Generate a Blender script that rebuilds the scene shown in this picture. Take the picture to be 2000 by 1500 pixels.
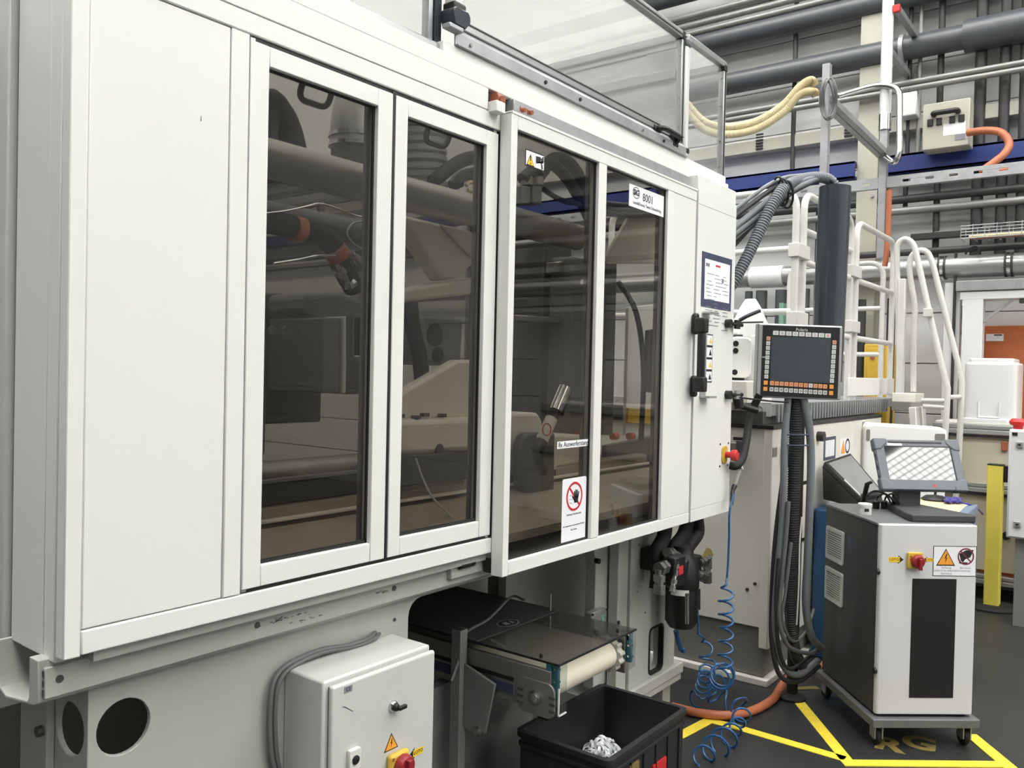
import bpy, bmesh, math, random
from mathutils import Vector, Matrix, geometry
random.seed(7)
for o in list(bpy.data.objects): bpy.data.objects.remove(o)
SC = bpy.context.scene
COL = SC.collection

# ------------------------------------------------------------------ camera
FPX = 1641.0                                    # focal length in pixels of a 2000 px wide frame
vx = Vector((1258, -3, -FPX)).normalized()      # world X seen from the camera
vy = Vector((-2140, 73, -FPX)); vy = (vy - vx * vx.dot(vy)).normalized()
vz = vx.cross(vy)
ROT = Matrix((vx, vy, vz))
EYE = Vector((0, 0, 1.65))
cam = bpy.data.objects.new('camera', bpy.data.cameras.new('camera'))
COL.objects.link(cam)
cam.data.sensor_fit = 'HORIZONTAL'; cam.data.sensor_width = 36.0
cam.data.lens = FPX / 2000 * 36
cam.data.clip_start = 0.05; cam.data.clip_end = 100
cam.matrix_world = Matrix.Translation(EYE) @ ROT.to_4x4()
SC.camera = cam

# ------------------------------------------------------------------ light
SC.view_settings.view_transform = 'Standard'
SC.view_settings.look = 'None'
SC.view_settings.gamma = 1.0
SC.view_settings.use_curve_mapping = False
SC.view_settings.exposure = 0.56
world = bpy.data.worlds.new('closed_hall'); SC.world = world
world.use_nodes = True
bg = world.node_tree.nodes['Background']
bg.inputs[0].default_value = (1.0, 0.99, 0.97, 1)
bg.inputs[1].default_value = 0.0          # the hall is closed: all light comes from its roof lights
SKYLIGHT = 9.0                                  # strength of the luminous roof panels

def at(px, py, x=None, y=None, z=None, d=None):
    """world point seen at a pixel of the 2000x1500 frame, on a plane of known x, y, z or at depth d"""
    r = ROT @ Vector((px - 1000, -(py - 750), -FPX))
    if d is not None: t = d / FPX
    elif x is not None: t = (x - EYE.x) / r.x
    elif y is not None: t = (y - EYE.y) / r.y
    else: t = (z - EYE.z) / r.z
    return EYE + r * t

# ------------------------------------------------------------------ materials
def lin(c): return tuple((v / 255 / 12.92 if v / 255 <= .04045 else ((v / 255 + .055) / 1.055) ** 2.4) for v in c)
MATS = {}
def mat(name, rgb, rough=.5, metal=0., var=.05, scale=6., bump=0., bscale=200., spec=.5, stretch=None):
    m = bpy.data.materials.new(name); m.use_nodes = True; MATS[name] = m
    nt = m.node_tree; N = nt.nodes; K = nt.links
    b = N['Principled BSDF']
    tc = N.new('ShaderNodeTexCoord'); nz = N.new('ShaderNodeTexNoise')
    nz.inputs['Scale'].default_value = scale; nz.inputs['Detail'].default_value = 4
    src = tc.outputs['Object']
    if stretch:
        mp = N.new('ShaderNodeMapping'); mp.inputs['Scale'].default_value = stretch
        K.new(src, mp.inputs[0]); src = mp.outputs[0]
    K.new(src, nz.inputs['Vector'])
    mr = N.new('ShaderNodeMapRange')
    mr.inputs['From Min'].default_value = .3; mr.inputs['From Max'].default_value = .7
    mr.inputs['To Min'].default_value = 1 - var; mr.inputs['To Max'].default_value = 1 + var
    K.new(nz.outputs['Fac'], mr.inputs['Value'])
    hs = N.new('ShaderNodeHueSaturation'); hs.inputs['Color'].default_value = (*lin(rgb), 1)
    K.new(mr.outputs[0], hs.inputs['Value']); K.new(hs.outputs[0], b.inputs['Base Color'])
    b.inputs['Roughness'].default_value = rough; b.inputs['Metallic'].default_value = metal
    b.inputs['Specular IOR Level'].default_value = spec
    if bump:
        n2 = N.new('ShaderNodeTexNoise'); n2.inputs['Scale'].default_value = bscale; K.new(tc.outputs['Object'], n2.inputs['Vector'])
        bp = N.new('ShaderNodeBump'); bp.inputs['Strength'].default_value = bump; bp.inputs['Distance'].default_value = .002
        K.new(n2.outputs['Fac'], bp.inputs['Height']); K.new(bp.outputs[0], b.inputs['Normal'])
    return m
def glassy(name, tint, haze=0., hazecol=(.9, .9, .9), base=.05, rough=0.):
    m = bpy.data.materials.new(name); m.use_nodes = True; MATS[name] = m
    nt = m.node_tree; N = nt.nodes; K = nt.links
    N.remove(N['Principled BSDF'])
    tr = N.new('ShaderNodeBsdfTransparent'); tr.inputs[0].default_value = (*tint, 1)
    gl = N.new('ShaderNodeBsdfGlossy'); gl.inputs['Roughness'].default_value = rough; gl.inputs[0].default_value = (1, 1, 1, 1)
    lw = N.new('ShaderNodeLayerWeight'); lw.inputs[0].default_value = .5
    pw = N.new('ShaderNodeMath'); pw.operation = 'POWER'; pw.inputs[1].default_value = 4.5; K.new(lw.outputs['Facing'], pw.inputs[0])
    ma = N.new('ShaderNodeMath'); ma.operation = 'MULTIPLY_ADD'; ma.inputs[1].default_value = .8; ma.inputs[2].default_value = base
    ma.use_clamp = True; K.new(pw.outputs[0], ma.inputs[0])
    inner = tr.outputs[0]
    if haze:
        nz = N.new('ShaderNodeTexNoise'); nz.inputs['Scale'].default_value = 3
        mr = N.new('ShaderNodeMapRange'); mr.inputs['To Min'].default_value = haze * .6; mr.inputs['To Max'].default_value = haze * 1.4
        K.new(nz.outputs['Fac'], mr.inputs['Value'])
        df = N.new('ShaderNodeBsdfTranslucent'); df.inputs[0].default_value = (*hazecol, 1)
        d2 = N.new('ShaderNodeBsdfDiffuse'); d2.inputs[0].default_value = (*hazecol, 1)
        dm = N.new('ShaderNodeMixShader'); K.new(df.outputs[0], dm.inputs[1]); K.new(d2.outputs[0], dm.inputs[2])
        mx = N.new('ShaderNodeMixShader'); K.new(mr.outputs[0], mx.inputs[0]); K.new(inner, mx.inputs[1]); K.new(dm.outputs[0], mx.inputs[2])
        inner = mx.outputs[0]
    mx = N.new('ShaderNodeMixShader'); K.new(ma.outputs[0], mx.inputs[0]); K.new(inner, mx.inputs[1]); K.new(gl.outputs[0], mx.inputs[2])
    K.new(mx.outputs[0], N['Material Output'].inputs[0])
    return m
def emit(name, rgb, s):
    m = bpy.data.materials.new(name); m.use_nodes = True; MATS[name] = m
    N = m.node_tree.nodes; K = m.node_tree.links; b = N['Principled BSDF']
    nz = N.new('ShaderNodeTexNoise'); nz.inputs['Scale'].default_value = .6
    mr = N.new('ShaderNodeMapRange'); mr.inputs['To Min'].default_value = s * .9; mr.inputs['To Max'].default_value = s * 1.1
    K.new(nz.outputs['Fac'], mr.inputs['Value'])
    b.inputs['Base Color'].default_value = (*rgb, 1); b.inputs['Emission Color'].default_value = (*rgb, 1)
    K.new(mr.outputs[0], b.inputs['Emission Strength'])
    return m

mat('white', (227, 227, 223), .38, var=.012, scale=2, bump=.06, bscale=350)
mat('white_dull', (214, 213, 205), .5, var=.03, scale=4)
mat('base_grey', (172, 172, 166), .45, var=.04, scale=3, bump=.05)
mat('box_grey', (196, 197, 193), .38, var=.015, bump=.12, bscale=500)
mat('cab_grey', (222, 220, 210), .5, var=.02, bump=.05)
mat('cab_white', (222, 220, 210), .45, var=.02)
mat('chequer', (214, 215, 214), .35, .3, var=.08, scale=30)
mat('plinth', (120, 119, 112), .6)
mat('galv', (165, 167, 168), .45, .6, var=.10, scale=14)
mat('alu', (178, 180, 180), .35, .7, var=.03, stretch=(1, 1, 12))
mat('steel', (170, 168, 164), .28, .95, var=.06)
mat('bright_steel', (205, 205, 204), .16, 1., var=.03)
mat('satin_steel', (158, 156, 150), .45, .8, var=.07, scale=4)
mat('black', (22, 22, 23), .45, var=.1)
mat('black_gloss', (9, 9, 10), .12, var=.1)
mat('rubber', (18, 18, 19), .7, var=.1)
mat('hose_grey', (112, 116, 121), .5, var=.05)
mat('hose_dark', (44, 46, 49), .5, var=.06)
mat('cable_grey', (98, 100, 100), .5)
mat('column', (56, 61, 67), .16, var=.05)
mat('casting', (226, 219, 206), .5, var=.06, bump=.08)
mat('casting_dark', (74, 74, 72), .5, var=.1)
mat('casting_grey', (120, 121, 119), .5, var=.06)
mat('wall_panel', (216, 217, 216), .55, var=.03, scale=1.2, stretch=(1, .3, 5))
mat('ceiling', (222, 222, 219), .7, var=.02)
mat('floor', (41, 42, 42), .45, var=.16, scale=1.7, bump=.1, bscale=90)
mat('yellow_paint', (233, 208, 62), .55, var=.08, scale=20)
mat('yellow_old', (122, 106, 54), .6, var=.2, scale=30)
mat('yellow', (238, 222, 96), .5, var=.03)
mat('yellow_box', (206, 170, 58), .5)
mat('blue_beam', (28, 48, 112), .45, var=.05)
mat('blue_hose', (34, 84, 134), .3, var=.05)
mat('teal', (44, 116, 136), .4)
mat('blue_bin', (42, 82, 122), .5)
mat('pipe_dark', (76, 79, 83), .36, var=.05)
mat('pipe_black', (50, 51, 50), .5, var=.1)
mat('pipe_grey', (138, 138, 134), .4, .3, var=.07)
mat('duct', (164, 165, 163), .33, .6, var=.08, stretch=(1, .4, 1))
mat('cream', (206, 194, 158), .55, var=.04)
mat('trunking', (176, 174, 160), .5)
mat('orange', (186, 104, 60), .5, var=.05)
mat('orange_hose', (172, 100, 68), .5, var=.06)
mat('red', (196, 40, 40), .4)
mat('dark_red', (142, 36, 40), .35)
mat('paper', (236, 236, 240), .6, var=.01)
mat('print', (24, 24, 26), .6)
mat('print_grey', (130, 130, 138), .6)
mat('print_red', (192, 40, 46), .6)
mat('print_maroon', (120, 44, 58), .6)
mat('sign_yellow', (240, 200, 40), .5)
mat('sign_orange', (238, 160, 50), .5)
mat('frame_blue', (62, 68, 92), .5)
mat('cart_dark', (58, 60, 60), .55, var=.05, bump=.15, bscale=600)
mat('cart_light', (208, 208, 208), .42, var=.01, bump=.08, bscale=600)
mat('cart_base', (98, 101, 101), .45)
mat('tablet', (98, 102, 108), .5, var=.04)
mat('screen', (20, 22, 25), .03, var=.05, spec=1.0)
mat('hmi_screen', (62, 68, 74), .16, var=.05)
mat('hmi_black', (24, 25, 27), .35)
mat('monitor', (120, 121, 121), .25)
mat('key', (206, 206, 204), .5)
mat('key_orange', (224, 150, 60), .5)
mat('key_salmon', (214, 150, 104), .5)
mat('belt', (226, 218, 200), .45, var=.03)
mat('belt_dark', (190, 186, 176), .5, var=.08, scale=30)
mat('bin', (34, 34, 36), .5, var=.08, bump=.1)
mat('ring', (222, 224, 228), .35, var=.04)
mat('wood', (226, 200, 162), .5, var=.06, scale=3, stretch=(1, 12, 1))
mat('desk_blue', (112, 130, 152), .4, .2)
mat('purple', (64, 60, 140), .4)
mat('white_plastic', (216, 217, 217), .3, var=.01)
mat('cream_panel', (196, 188, 168), .5, var=.03)
mat('vent', (186, 188, 182), .5)
mat('brown', (150, 84, 56), .5)
mat('beige_bed', (158, 149, 133), .5, var=.07)
mat('green', (120, 160, 140), .4)
mat('tube_white', (204, 203, 198), .35, var=.02)
mat('scratch', (96, 94, 90), .7)
glassy('tinted', (.665, .65, .625), base=.02)
glassy('smoke', (.62, .62, .60), haze=.12, hazecol=(.3, .3, .3), base=.05)
glassy('clear', (.95, .955, .95), haze=.15, hazecol=(.82, .82, .81), base=.03)
glassy('milky', (.9, .9, .89), haze=.62, hazecol=(.86, .86, .85), base=.03)
glassy('acrylic', (.86, .88, .87), haze=.02, base=.03)
emit('skylight', (1.0, .99, .965), SKYLIGHT)

# ------------------------------------------------------------------ mesh building
ORG = {}
X, Y, Z = Vector((1, 0, 0)), Vector((0, 1, 0)), Vector((0, 0, 1))
def frame(o, u, v):
    u = Vector(u).normalized(); v = Vector(v); v = (v - u * u.dot(v)).normalized(); n = u.cross(v)
    m = Matrix((u, v, n)).transposed().to_4x4(); m.translation = Vector(o); return m
def catmull(P, sub, closed=False):
    P = [Vector(p) for p in P]; n = len(P); out = []
    for i in range(n if closed else n - 1):
        a = P[(i - 1) % n] if closed or i > 0 else P[0] * 2 - P[1]
        b = P[i]; c = P[(i + 1) % n]
        d = P[(i + 2) % n] if closed or i + 2 < n else P[-1] * 2 - P[-2]
        for k in range(sub):
            t = k / sub
            out.append(.5 * ((2 * b) + (c - a) * t + (2 * a - 5 * b + 4 * c - d) * t * t + (3 * b - a - 3 * c + d) * t ** 3))
    if not closed: out.append(P[-1])
    return out
def rounded(pts, r, n=6):
    """polyline with its inner corners rounded to radius r"""
    P = [Vector(p) for p in pts]; out = [P[0]]
    for i in range(1, len(P) - 1):
        a = (P[i - 1] - P[i]); b = (P[i + 1] - P[i]); rr = min(r, a.length * .49, b.length * .49)
        A = P[i] + a.normalized() * rr; B = P[i] + b.normalized() * rr
        for k in range(n + 1):
            t = k / n; out.append(A * (1 - t) ** 2 + P[i] * 2 * t * (1 - t) + B * t * t)
    out.append(P[-1]); return out
def rrect(x0, x1, z0, z1, r, n=5):
    o = []
    for cx, cz, a0 in ((x1 - r, z1 - r, 0), (x0 + r, z1 - r, 90), (x0 + r, z0 + r, 180), (x1 - r, z0 + r, 270)):
        for k in range(n + 1):
            a = math.radians(a0 + 90 * k / n); o.append((cx + r * math.cos(a), cz + r * math.sin(a)))
    return o
def ring_pts(cx, cz, r, n=24, rz=None): return [(cx + r * math.cos(2 * math.pi * k / n), cz + (rz or r) * math.sin(2 * math.pi * k / n)) for k in range(n)]
class MB:
    def __init__(s, M=None): s.v = []; s.f = []; s.M = M
    def add(s, v, f):
        k = len(s.v); s.v += [(s.M @ Vector(p)) if s.M else Vector(p) for p in v]; s.f += [tuple(k + i for i in q) for q in f]; return s
    def box(s, x0, x1, y0, y1, z0, z1):
        if x0 > x1: x0, x1 = x1, x0
        if y0 > y1: y0, y1 = y1, y0
        if z0 > z1: z0, z1 = z1, z0
        return s.add([(x0, y0, z0), (x1, y0, z0), (x1, y1, z0), (x0, y1, z0), (x0, y0, z1), (x1, y0, z1), (x1, y1, z1), (x0, y1, z1)],
                     [(0, 3, 2, 1), (4, 5, 6, 7), (0, 1, 5, 4), (1, 2, 6, 5), (2, 3, 7, 6), (3, 0, 4, 7)])
    def bar(s, a, b, w, h, up=Z):
        a = Vector(a); b = Vector(b); t = (b - a).normalized(); u = Vector(up)
        if abs(t.dot(u)) > .98: u = X
        p = t.cross(u).normalized() * w / 2; q = p.cross(t).normalized() * h / 2
        return s.add([a - p - q, a + p - q, a + p + q, a - p + q, b - p - q, b + p - q, b + p + q, b - p + q],
                     [(3, 2, 1, 0), (4, 5, 6, 7), (0, 1, 5, 4), (1, 2, 6, 5), (2, 3, 7, 6), (3, 0, 4, 7)])
    def cyl(s, a, b, r, n=16, r2=None): return s.tube([a, b], [r, r if r2 is None else r2], n)
    def tube(s, pts, r, n=10, sub=0, closed=False, caps=True):
        P = catmull(pts, sub, closed) if sub else [Vector(p) for p in pts]
        m = len(P); rs = [r(i / max(1, m - 1)) for i in range(m)] if callable(r) else (r if isinstance(r, (list, tuple)) else [r] * m)
        V = []; F = []; nrm = None
        for i in range(m):
            if closed: t = P[(i + 1) % m] - P[i - 1]
            else: t = P[min(i + 1, m - 1)] - P[max(i - 1, 0)]
            t = t.normalized() if t.length > 1e-9 else Z.copy()
            if nrm is None: nrm = t.orthogonal().normalized()
            else:
                nrm = nrm - t * t.dot(nrm); nrm = nrm.normalized() if nrm.length > 1e-6 else t.orthogonal().normalized()
            bn = t.cross(nrm)
            for k in range(n):
                a = 2 * math.pi * k / n; V.append(P[i] + (nrm * math.cos(a) + bn * math.sin(a)) * rs[i])
        for i in range(m if closed else m - 1):
            j = (i + 1) % m
            for k in range(n): F.append((i * n + k, i * n + (k + 1) % n, j * n + (k + 1) % n, j * n + k))
        if caps and not closed: F.append(tuple(range(n - 1, -1, -1))); F.append(tuple((m - 1) * n + k for k in range(n)))
        return s.add(V, F)
    def lathe(s, prof, o, axis=Z, n=24):
        o = Vector(o); axis = Vector(axis).normalized(); u = axis.orthogonal().normalized(); w = axis.cross(u); V = []; F = []; m = len(prof)
        for r, h in prof:
            for k in range(n):
                a = 2 * math.pi * k / n; V.append(o + axis * h + (u * math.cos(a) + w * math.sin(a)) * max(r, 1e-5))
        for i in range(m - 1):
            for k in range(n): F.append((i * n + k, i * n + (k + 1) % n, (i + 1) * n + (k + 1) % n, (i + 1) * n + k))
        F.append(tuple(range(n - 1, -1, -1))); F.append(tuple((m - 1) * n + k for k in range(n)))
        return s.add(V, F)
    def prism(s, poly, ax, d0, d1, holes=()):
        """polygon in the two other axes, extruded along ax from d0 to d1, with optional holes"""
        def P(p, d): return (d, p[0], p[1]) if ax == 'x' else (p[0], d, p[1]) if ax == 'y' else (p[0], p[1], d)
        loops = [list(poly)] + [list(h) for h in holes]
        flat = [p for l in loops for p in l]; n = len(flat)
        V = [P(p, d0) for p in flat] + [P(p, d1) for p in flat]; F = []
        if holes:
            for t in geometry.tessellate_polygon([[Vector((p[0], p[1], 0)) for p in l] for l in loops]):
                F.append(tuple(t)); F.append(tuple(n + i for i in reversed(t)))
        else:
            F.append(tuple(range(n))); F.append(tuple(range(2 * n - 1, n - 1, -1)))
        k = 0
        for l in loops:
            m = len(l)
            for i in range(m): F.append((k + i, k + (i + 1) % m, n + k + (i + 1) % m, n + k + i))
            k += m
        return s.add(V, F)
    def build(s, name, m, parent=None, bevel=0., smooth=True, seg=2):
        me = bpy.data.meshes.new(name)
        if parent is not None: org = ORG[parent]
        else:
            lo = Vector([min(p[i] for p in s.v) for i in range(3)]); hi = Vector([max(p[i] for p in s.v) for i in range(3)])
            org = Vector(((lo.x + hi.x) / 2, (lo.y + hi.y) / 2, lo.z))
        me.from_pydata([p - org for p in s.v], [], s.f)
        bm = bmesh.new(); bm.from_mesh(me); bmesh.ops.recalc_face_normals(bm, faces=bm.faces); bm.to_mesh(me); bm.free()
        me.materials.append(MATS[m] if isinstance(m, str) else m)
        if smooth:
            me.polygons.foreach_set('use_smooth', [True] * len(me.polygons)); me.set_sharp_from_angle(angle=math.radians(38))
        o = bpy.data.objects.new(name, me); COL.objects.link(o)
        if parent is not None: o.parent = parent
        else: o.location = org
        ORG[o] = org
        if bevel:
            b = o.modifiers.new('edge', 'BEVEL'); b.width = bevel; b.segments = seg; b.limit_method = 'ANGLE'; b.angle_limit = math.radians(40); b.harden_normals = False
        return o
def thing(name, label, cat, loc, group=None):
    o = bpy.data.objects.new(name, None); COL.objects.link(o); o.location = loc; ORG[o] = Vector(loc)
    o.empty_display_size = .05
    return tag(o, label, cat, group)
def tag(o, label, cat, group=None):
    o['label'] = label; o['category'] = cat
    if group: o['group'] = group
    return o
def struct(o, label=None):
    o['kind'] = 'structure'
    if label: o['label'] = label
    return o
def lab(o, t): o['label'] = t; return o
def cp(o, d, parent=None):
    c = o.copy(); COL.objects.link(c); c.location = o.location + Vector(d)
    if parent is not None: c.parent = parent
    ORG[c] = ORG[o] if o.parent else ORG[o] + Vector(d)
    return c
def text(M, s, size, x, y, m, parent, align='CENTER', name='lettering', bold=0.):
    cu = bpy.data.curves.new('t', 'FONT'); cu.body = s; cu.size = size; cu.align_x = align; cu.align_y = 'CENTER'
    cu.resolution_u = 3; cu.offset = bold; cu.extrude = .0003
    t = bpy.data.objects.new('t', cu); COL.objects.link(t)
    dg = bpy.context.evaluated_depsgraph_get(); me = t.evaluated_get(dg).to_mesh()
    b = MB(M @ Matrix.Translation((x, y, 0)))
    b.add([v.co.copy() for v in me.vertices], [tuple(p.vertices) for p in me.polygons])
    t.evaluated_get(dg).to_mesh_clear(); bpy.data.objects.remove(t); bpy.data.curves.remove(cu)
    return b.build(name, m, parent, smooth=False)
def flat(M, poly, d0, d1, m, parent, name, holes=()):
    return MB(M).prism(poly, 'z', d0, d1, holes).build(name, m, parent, smooth=False)
def tri(cx, cy, w): h = w * .88; return [(cx - w / 2, cy - h / 2), (cx + w / 2, cy - h / 2), (cx, cy + h / 2)]
def capsule2(ax, ay, bx, by, r, n=5):
    a = math.atan2(by - ay, bx - ax); o = []
    for k in range(n + 1): t = a - math.pi / 2 + math.pi * k / n; o.append((bx + r * math.cos(t), by + r * math.sin(t)))
    for k in range(n + 1): t = a + math.pi / 2 + math.pi * k / n; o.append((ax + r * math.cos(t), ay + r * math.sin(t)))
    return o
def hand2(b, cx, cy, s, d0, d1):
    b.prism([(cx + s * p[0], cy + s * p[1]) for p in ((-.28, -.5), (.26, -.5), (.34, .02), (-.3, .04))], 'z', d0, d1)
    for i, (fx, l, lean) in enumerate(((-.23, .42, -.05), (-.06, .54, -.01), (.11, .5, .04), (.27, .36, .1))):
        b.prism(capsule2(cx + s * fx, cy, cx + s * (fx + lean), cy + s * l, s * .085, 4), 'z', d0, d1)
    b.prism(capsule2(cx - s * .2, cy - s * .3, cx - s * .55, cy + s * .05, s * .085, 4), 'z', d0, d1)
def bolt2(cx, cy, s): return [(cx + s * a, cy + s * b) for a, b in ((.05, .5), (-.16, -.02), (.0, .04), (-.08, -.5), (.17, .1), (.02, .04), (.16, .5))]
# ================================================================== THE HALL
struct(MB().box(-9, 8.6, -10, 16, -.1, 0).build('floor', 'floor', smooth=False), 'dark grey worn workshop floor')
wf = struct(MB().box(8.24, 8.5, -10, 16, 0, 6.4).build('wall_far', 'wall_panel', smooth=False), 'light grey hall wall of horizontal panels behind the pipes')
w0 = MB().box(8.2, 8.24, -10, 16, .004, .446).build('wall_panel', 'wall_panel', wf, bevel=.006)
for k in range(1, 14): cp(w0, (0, 0, .45 * k))
cl = struct(MB().box(-9, 8.6, -10, 16, 6.4, 6.6).build('ceiling', 'ceiling', smooth=False), 'white hall ceiling')
for nm, q, lb in (('wall_left', (-9.2, -9, -10, 16), 'light hall wall on the clamping side'), ('wall_back', (-9, 8.5, 16, 16.2), 'light hall wall behind the machine'), ('wall_front', (-9, 8.5, -10.2, -10), 'light hall wall facing the machine')):
    struct(MB().box(q[0], q[1], q[2], q[3], 0, 6.4).build(nm, 'ceiling', smooth=False), lb)
# luminous roof panels with a grid of glazing bars, and roof girders across the hall
k = 0
for xa in (-1.4, 2.2, 5.6):
    for ya in (-8.7, -4.2, .4, 5.0, 9.6):
        if xa > 5 and ya > 4: continue          # that stretch of ceiling is in the picture and shows no lamp
        r = thing('roof_light_offscreen', 'long bright roof light with glazing bars in the hall ceiling', 'light', (xa + .8, ya + 2, 6.3), 'roof lights in the ceiling')
        MB().box(xa, xa + 1.6, ya, ya + 4, 6.34, 6.39).build('light_panel_offscreen', 'skylight', r, smooth=False)
        b = MB()
        for i in range(33): b.box(xa - .01, xa + 1.61, ya + i * .125 - .004, ya + i * .125 + .004, 6.325, 6.342)
        for i in range(21): b.box(xa + i * .08 - .003, xa + i * .08 + .003, ya, ya + 4, 6.322, 6.340)
        b.build('glazing_bar_grid', 'pipe_grey', r, smooth=False)
for xa in (-2.4, 1.2, 4.8):
    tag(MB().box(xa - .1, xa + .1, -10, 16, 6.10, 6.13).box(xa - .012, xa + .012, -10, 16, 6.13, 6.37).box(xa - .1, xa + .1, -10, 16, 6.37, 6.4).build('roof_girder', 'wall_panel', smooth=False),
        'light grey steel roof girder crossing under the ceiling', 'girder', 'roof girders')
# building column
ya, yb = at(1728, 100, x=8.1).y, at(1688, 100, x=8.1).y
c = thing('building_column', 'cream steel building column standing against the grey wall', 'column', (8.1, (ya + yb) / 2, 0))
MB().box(7.98, 8.0, ya, yb, 0, 6.4).box(8.18, 8.2, ya, yb, 0, 6.4).box(8.0, 8.18, (ya + yb) / 2 - .01, (ya + yb) / 2 + .01, 0, 6.4).build('column_flange', 'trunking', c, smooth=False)
for zz in (4.55, 4.2, 3.75, 3.3, 3.0): MB().cyl((7.985, (ya + yb) / 2 - .05, zz), (7.965, (ya + yb) / 2 - .05, zz), .016, 6).build('column_bolt', 'galv', c)

# ---- pipes and rails that run along the far wall
def zat(x, *p): return sum(at(*q, x=x).z for q in p) / len(p)
def ypipe(name, label, cat, m, x, z, r, y0=-3, y1=13, n=18, group=None):
    return tag(MB().cyl((x, y0, z), (x, y1, z), r, n).build(name, m), label, cat, group)
z1 = zat(8, (1400, 81), (1661, 18)); ypipe('overhead_pipe', 'thick dark grey overhead pipe, higher of the two thick pipes on the wall', 'pipe', 'pipe_dark', 8.0, z1, .10)
z2 = zat(8, (1412, 166), (1850, 79))
p2 = thing('overhead_pipe', 'thick dark grey overhead pipe with wider coupling, lower of the two thick pipes', 'pipe', (8, 5, z2))
yc = at(1890, 70, x=8).y
MB().cyl((8, yc, z2), (8, 13, z2), .105, 20).build('pipe_run', 'pipe_dark', p2)
MB().cyl((8, -3, z2), (8, yc + .02, z2), .135, 20).build('pipe_coupling', 'pipe_dark', p2)
yb = at(1768, 95, x=8).y
MB().tube([(8, yb, z2), (8, yb + .035, z2)], .125, 20).build('pipe_clamp', 'galv', p2)
for i, (a, b, w) in enumerate((((1320, 36), (1500, -4), 'highest'), ((1330, 52), (1560, 0), 'middle'), ((1345, 66), (1570, 13), 'lowest'))):
    ypipe('thin_pipe', 'thin grey steel pipe above the dark pipes, %s of three in parallel' % w, 'pipe', 'pipe_grey', 7.95, zat(7.95, a, b), .032, n=10)
ypipe('thick_pipe', 'dark pipe passing high up above the three thin grey pipes', 'pipe', 'pipe_dark', 7.95, zat(7.95, (1290, 5)), .075)
for i, (a, b, w) in enumerate((((1412, 219), (1997, 131), 'upper'), ((1412, 231), (1997, 142), 'lower'))):
    ypipe('conduit_pipe', 'slim grey conduit under the thick dark pipe, %s one of the pair' % w, 'pipe', 'pipe_grey', 7.92, zat(7.92, a, b), .026, n=10)
# cable trunking with slots
zt0, zt1 = zat(8.05, (1412, 306), (2000, 222)), zat(8.05, (1412, 282), (2000, 195))
tr = thing('cable_trunking', 'cream cable trunking with small vent slots running along the wall', 'trunking', (8.1, 5, zt0))
MB().box(8.05, 8.2, -3, 13, zt0, zt1).build('trunking_body', 'trunking', tr, bevel=.006)
for px in (1484, 1657):
    yy = at(px, 270, x=8.05).y
    for k in range(6):
        MB().box(8.035, 8.052, yy - .035, yy + .035, zt0 + .02 + k * .028, zt0 + .034 + k * .028).build('vent_slot', 'black', tr, smooth=False)
# blue crane beams
zb0, zb1 = zat(7.95, (1412, 380), (1672, 350)), zat(7.95, (1412, 350), (1672, 316))
yl = at(1672, 333, x=7.95).y
def ibeam(y0, y1, z0, z1, label):
    b = MB().box(7.9, 8.1, y0, y1, z0, z0 + .025).box(7.9, 8.1, y0, y1, z1 - .025, z1).box(7.9, 7.93, y0, y1, z0, z1)
    return tag(b.build('blue_beam', 'blue_beam', bevel=.004), label, 'beam')
ibeam(yl, 13, zb0, zb1, 'blue painted steel beam ending beside the cream building column')
zb2, zb3 = zat(7.95, (1733, 345), (2000, 313)), zat(7.95, (1733, 309), (2000, 270))
ibeam(-3, at(1733, 330, x=7.95).y, zb2, zb3, 'blue painted steel beam passing under the cream control box')
# dark horizontal pipes lower on the wall
ypipe('black_pipe', 'thin black pipe running along the wall below the slotted rail', 'pipe', 'pipe_black', 8.02, zat(8.02, (1664, 398), (2000, 368)), .036, n=12)
ypipe('grey_pipe', 'thin grey pipe just below the thin black pipe', 'pipe', 'pipe_grey', 8.02, zat(8.02, (1664, 421), (2000, 391)), .034, n=12)
zz = zat(8.0, (1780, 464), (2000, 447))
br = tag(MB().box(7.97, 8.0, -3, at(1780, 464, x=8).y, zz - .025, zz + .025).box(8.0, 8.06, -3, at(1780, 464, x=8).y, zz - .025, zz - .02).build('bracket_rail', 'pipe_black', bevel=.003), 'black bracket rail crossing behind the black downpipes', 'rail')
# vertical downpipes
def vpipe(px, py, w, za, zb, label, m='pipe_black', group=None, x=8.06):
    p = at(px, py, x=x); r = w * (p - EYE).dot(ROT @ Vector((0, 0, -1))) / FPX / 2
    return tag(MB().cyl((x, p.y, za), (x, p.y, zb), r, 14).build('downpipe', m), label, 'pipe', group)
vpipe(1551, 200, 9, 3.62, 6.3, 'slim black downpipe crossing behind the cream hose')
vpipe(1834, 250, 12, 2.7, 6.3, 'black downpipe behind the cream control box')
vpipe(1914, 200, 21, 2.72, 6.3, 'thick black downpipe, first to the right of the cream control box')
vpipe(1960, 250, 20, 2.72, 6.3, 'thick black downpipe, second to the right of the cream control box')
vpipe(1999, 250, 19, 2.72, 6.3, 'thick black downpipe farthest from the cream control box')
vpipe(1768, 400, 9, 3.15, 3.45, 'short black pipe stub hanging below the slotted rail')
vpipe(1799, 60, 8, 3.6, 6.3, 'slim grey downpipe beside the red capped strut', 'pipe_grey')
vpipe(1772, 300, 8, 3.5, 6.3, 'slim dark downpipe behind the bent conduit', 'pipe_black')
for px in (1553, 1597): vpipe(px, 440, 8, 1.2, 3.3, 'thin black pipe behind the white railing top', group='thin black pipes behind the railing')
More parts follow.
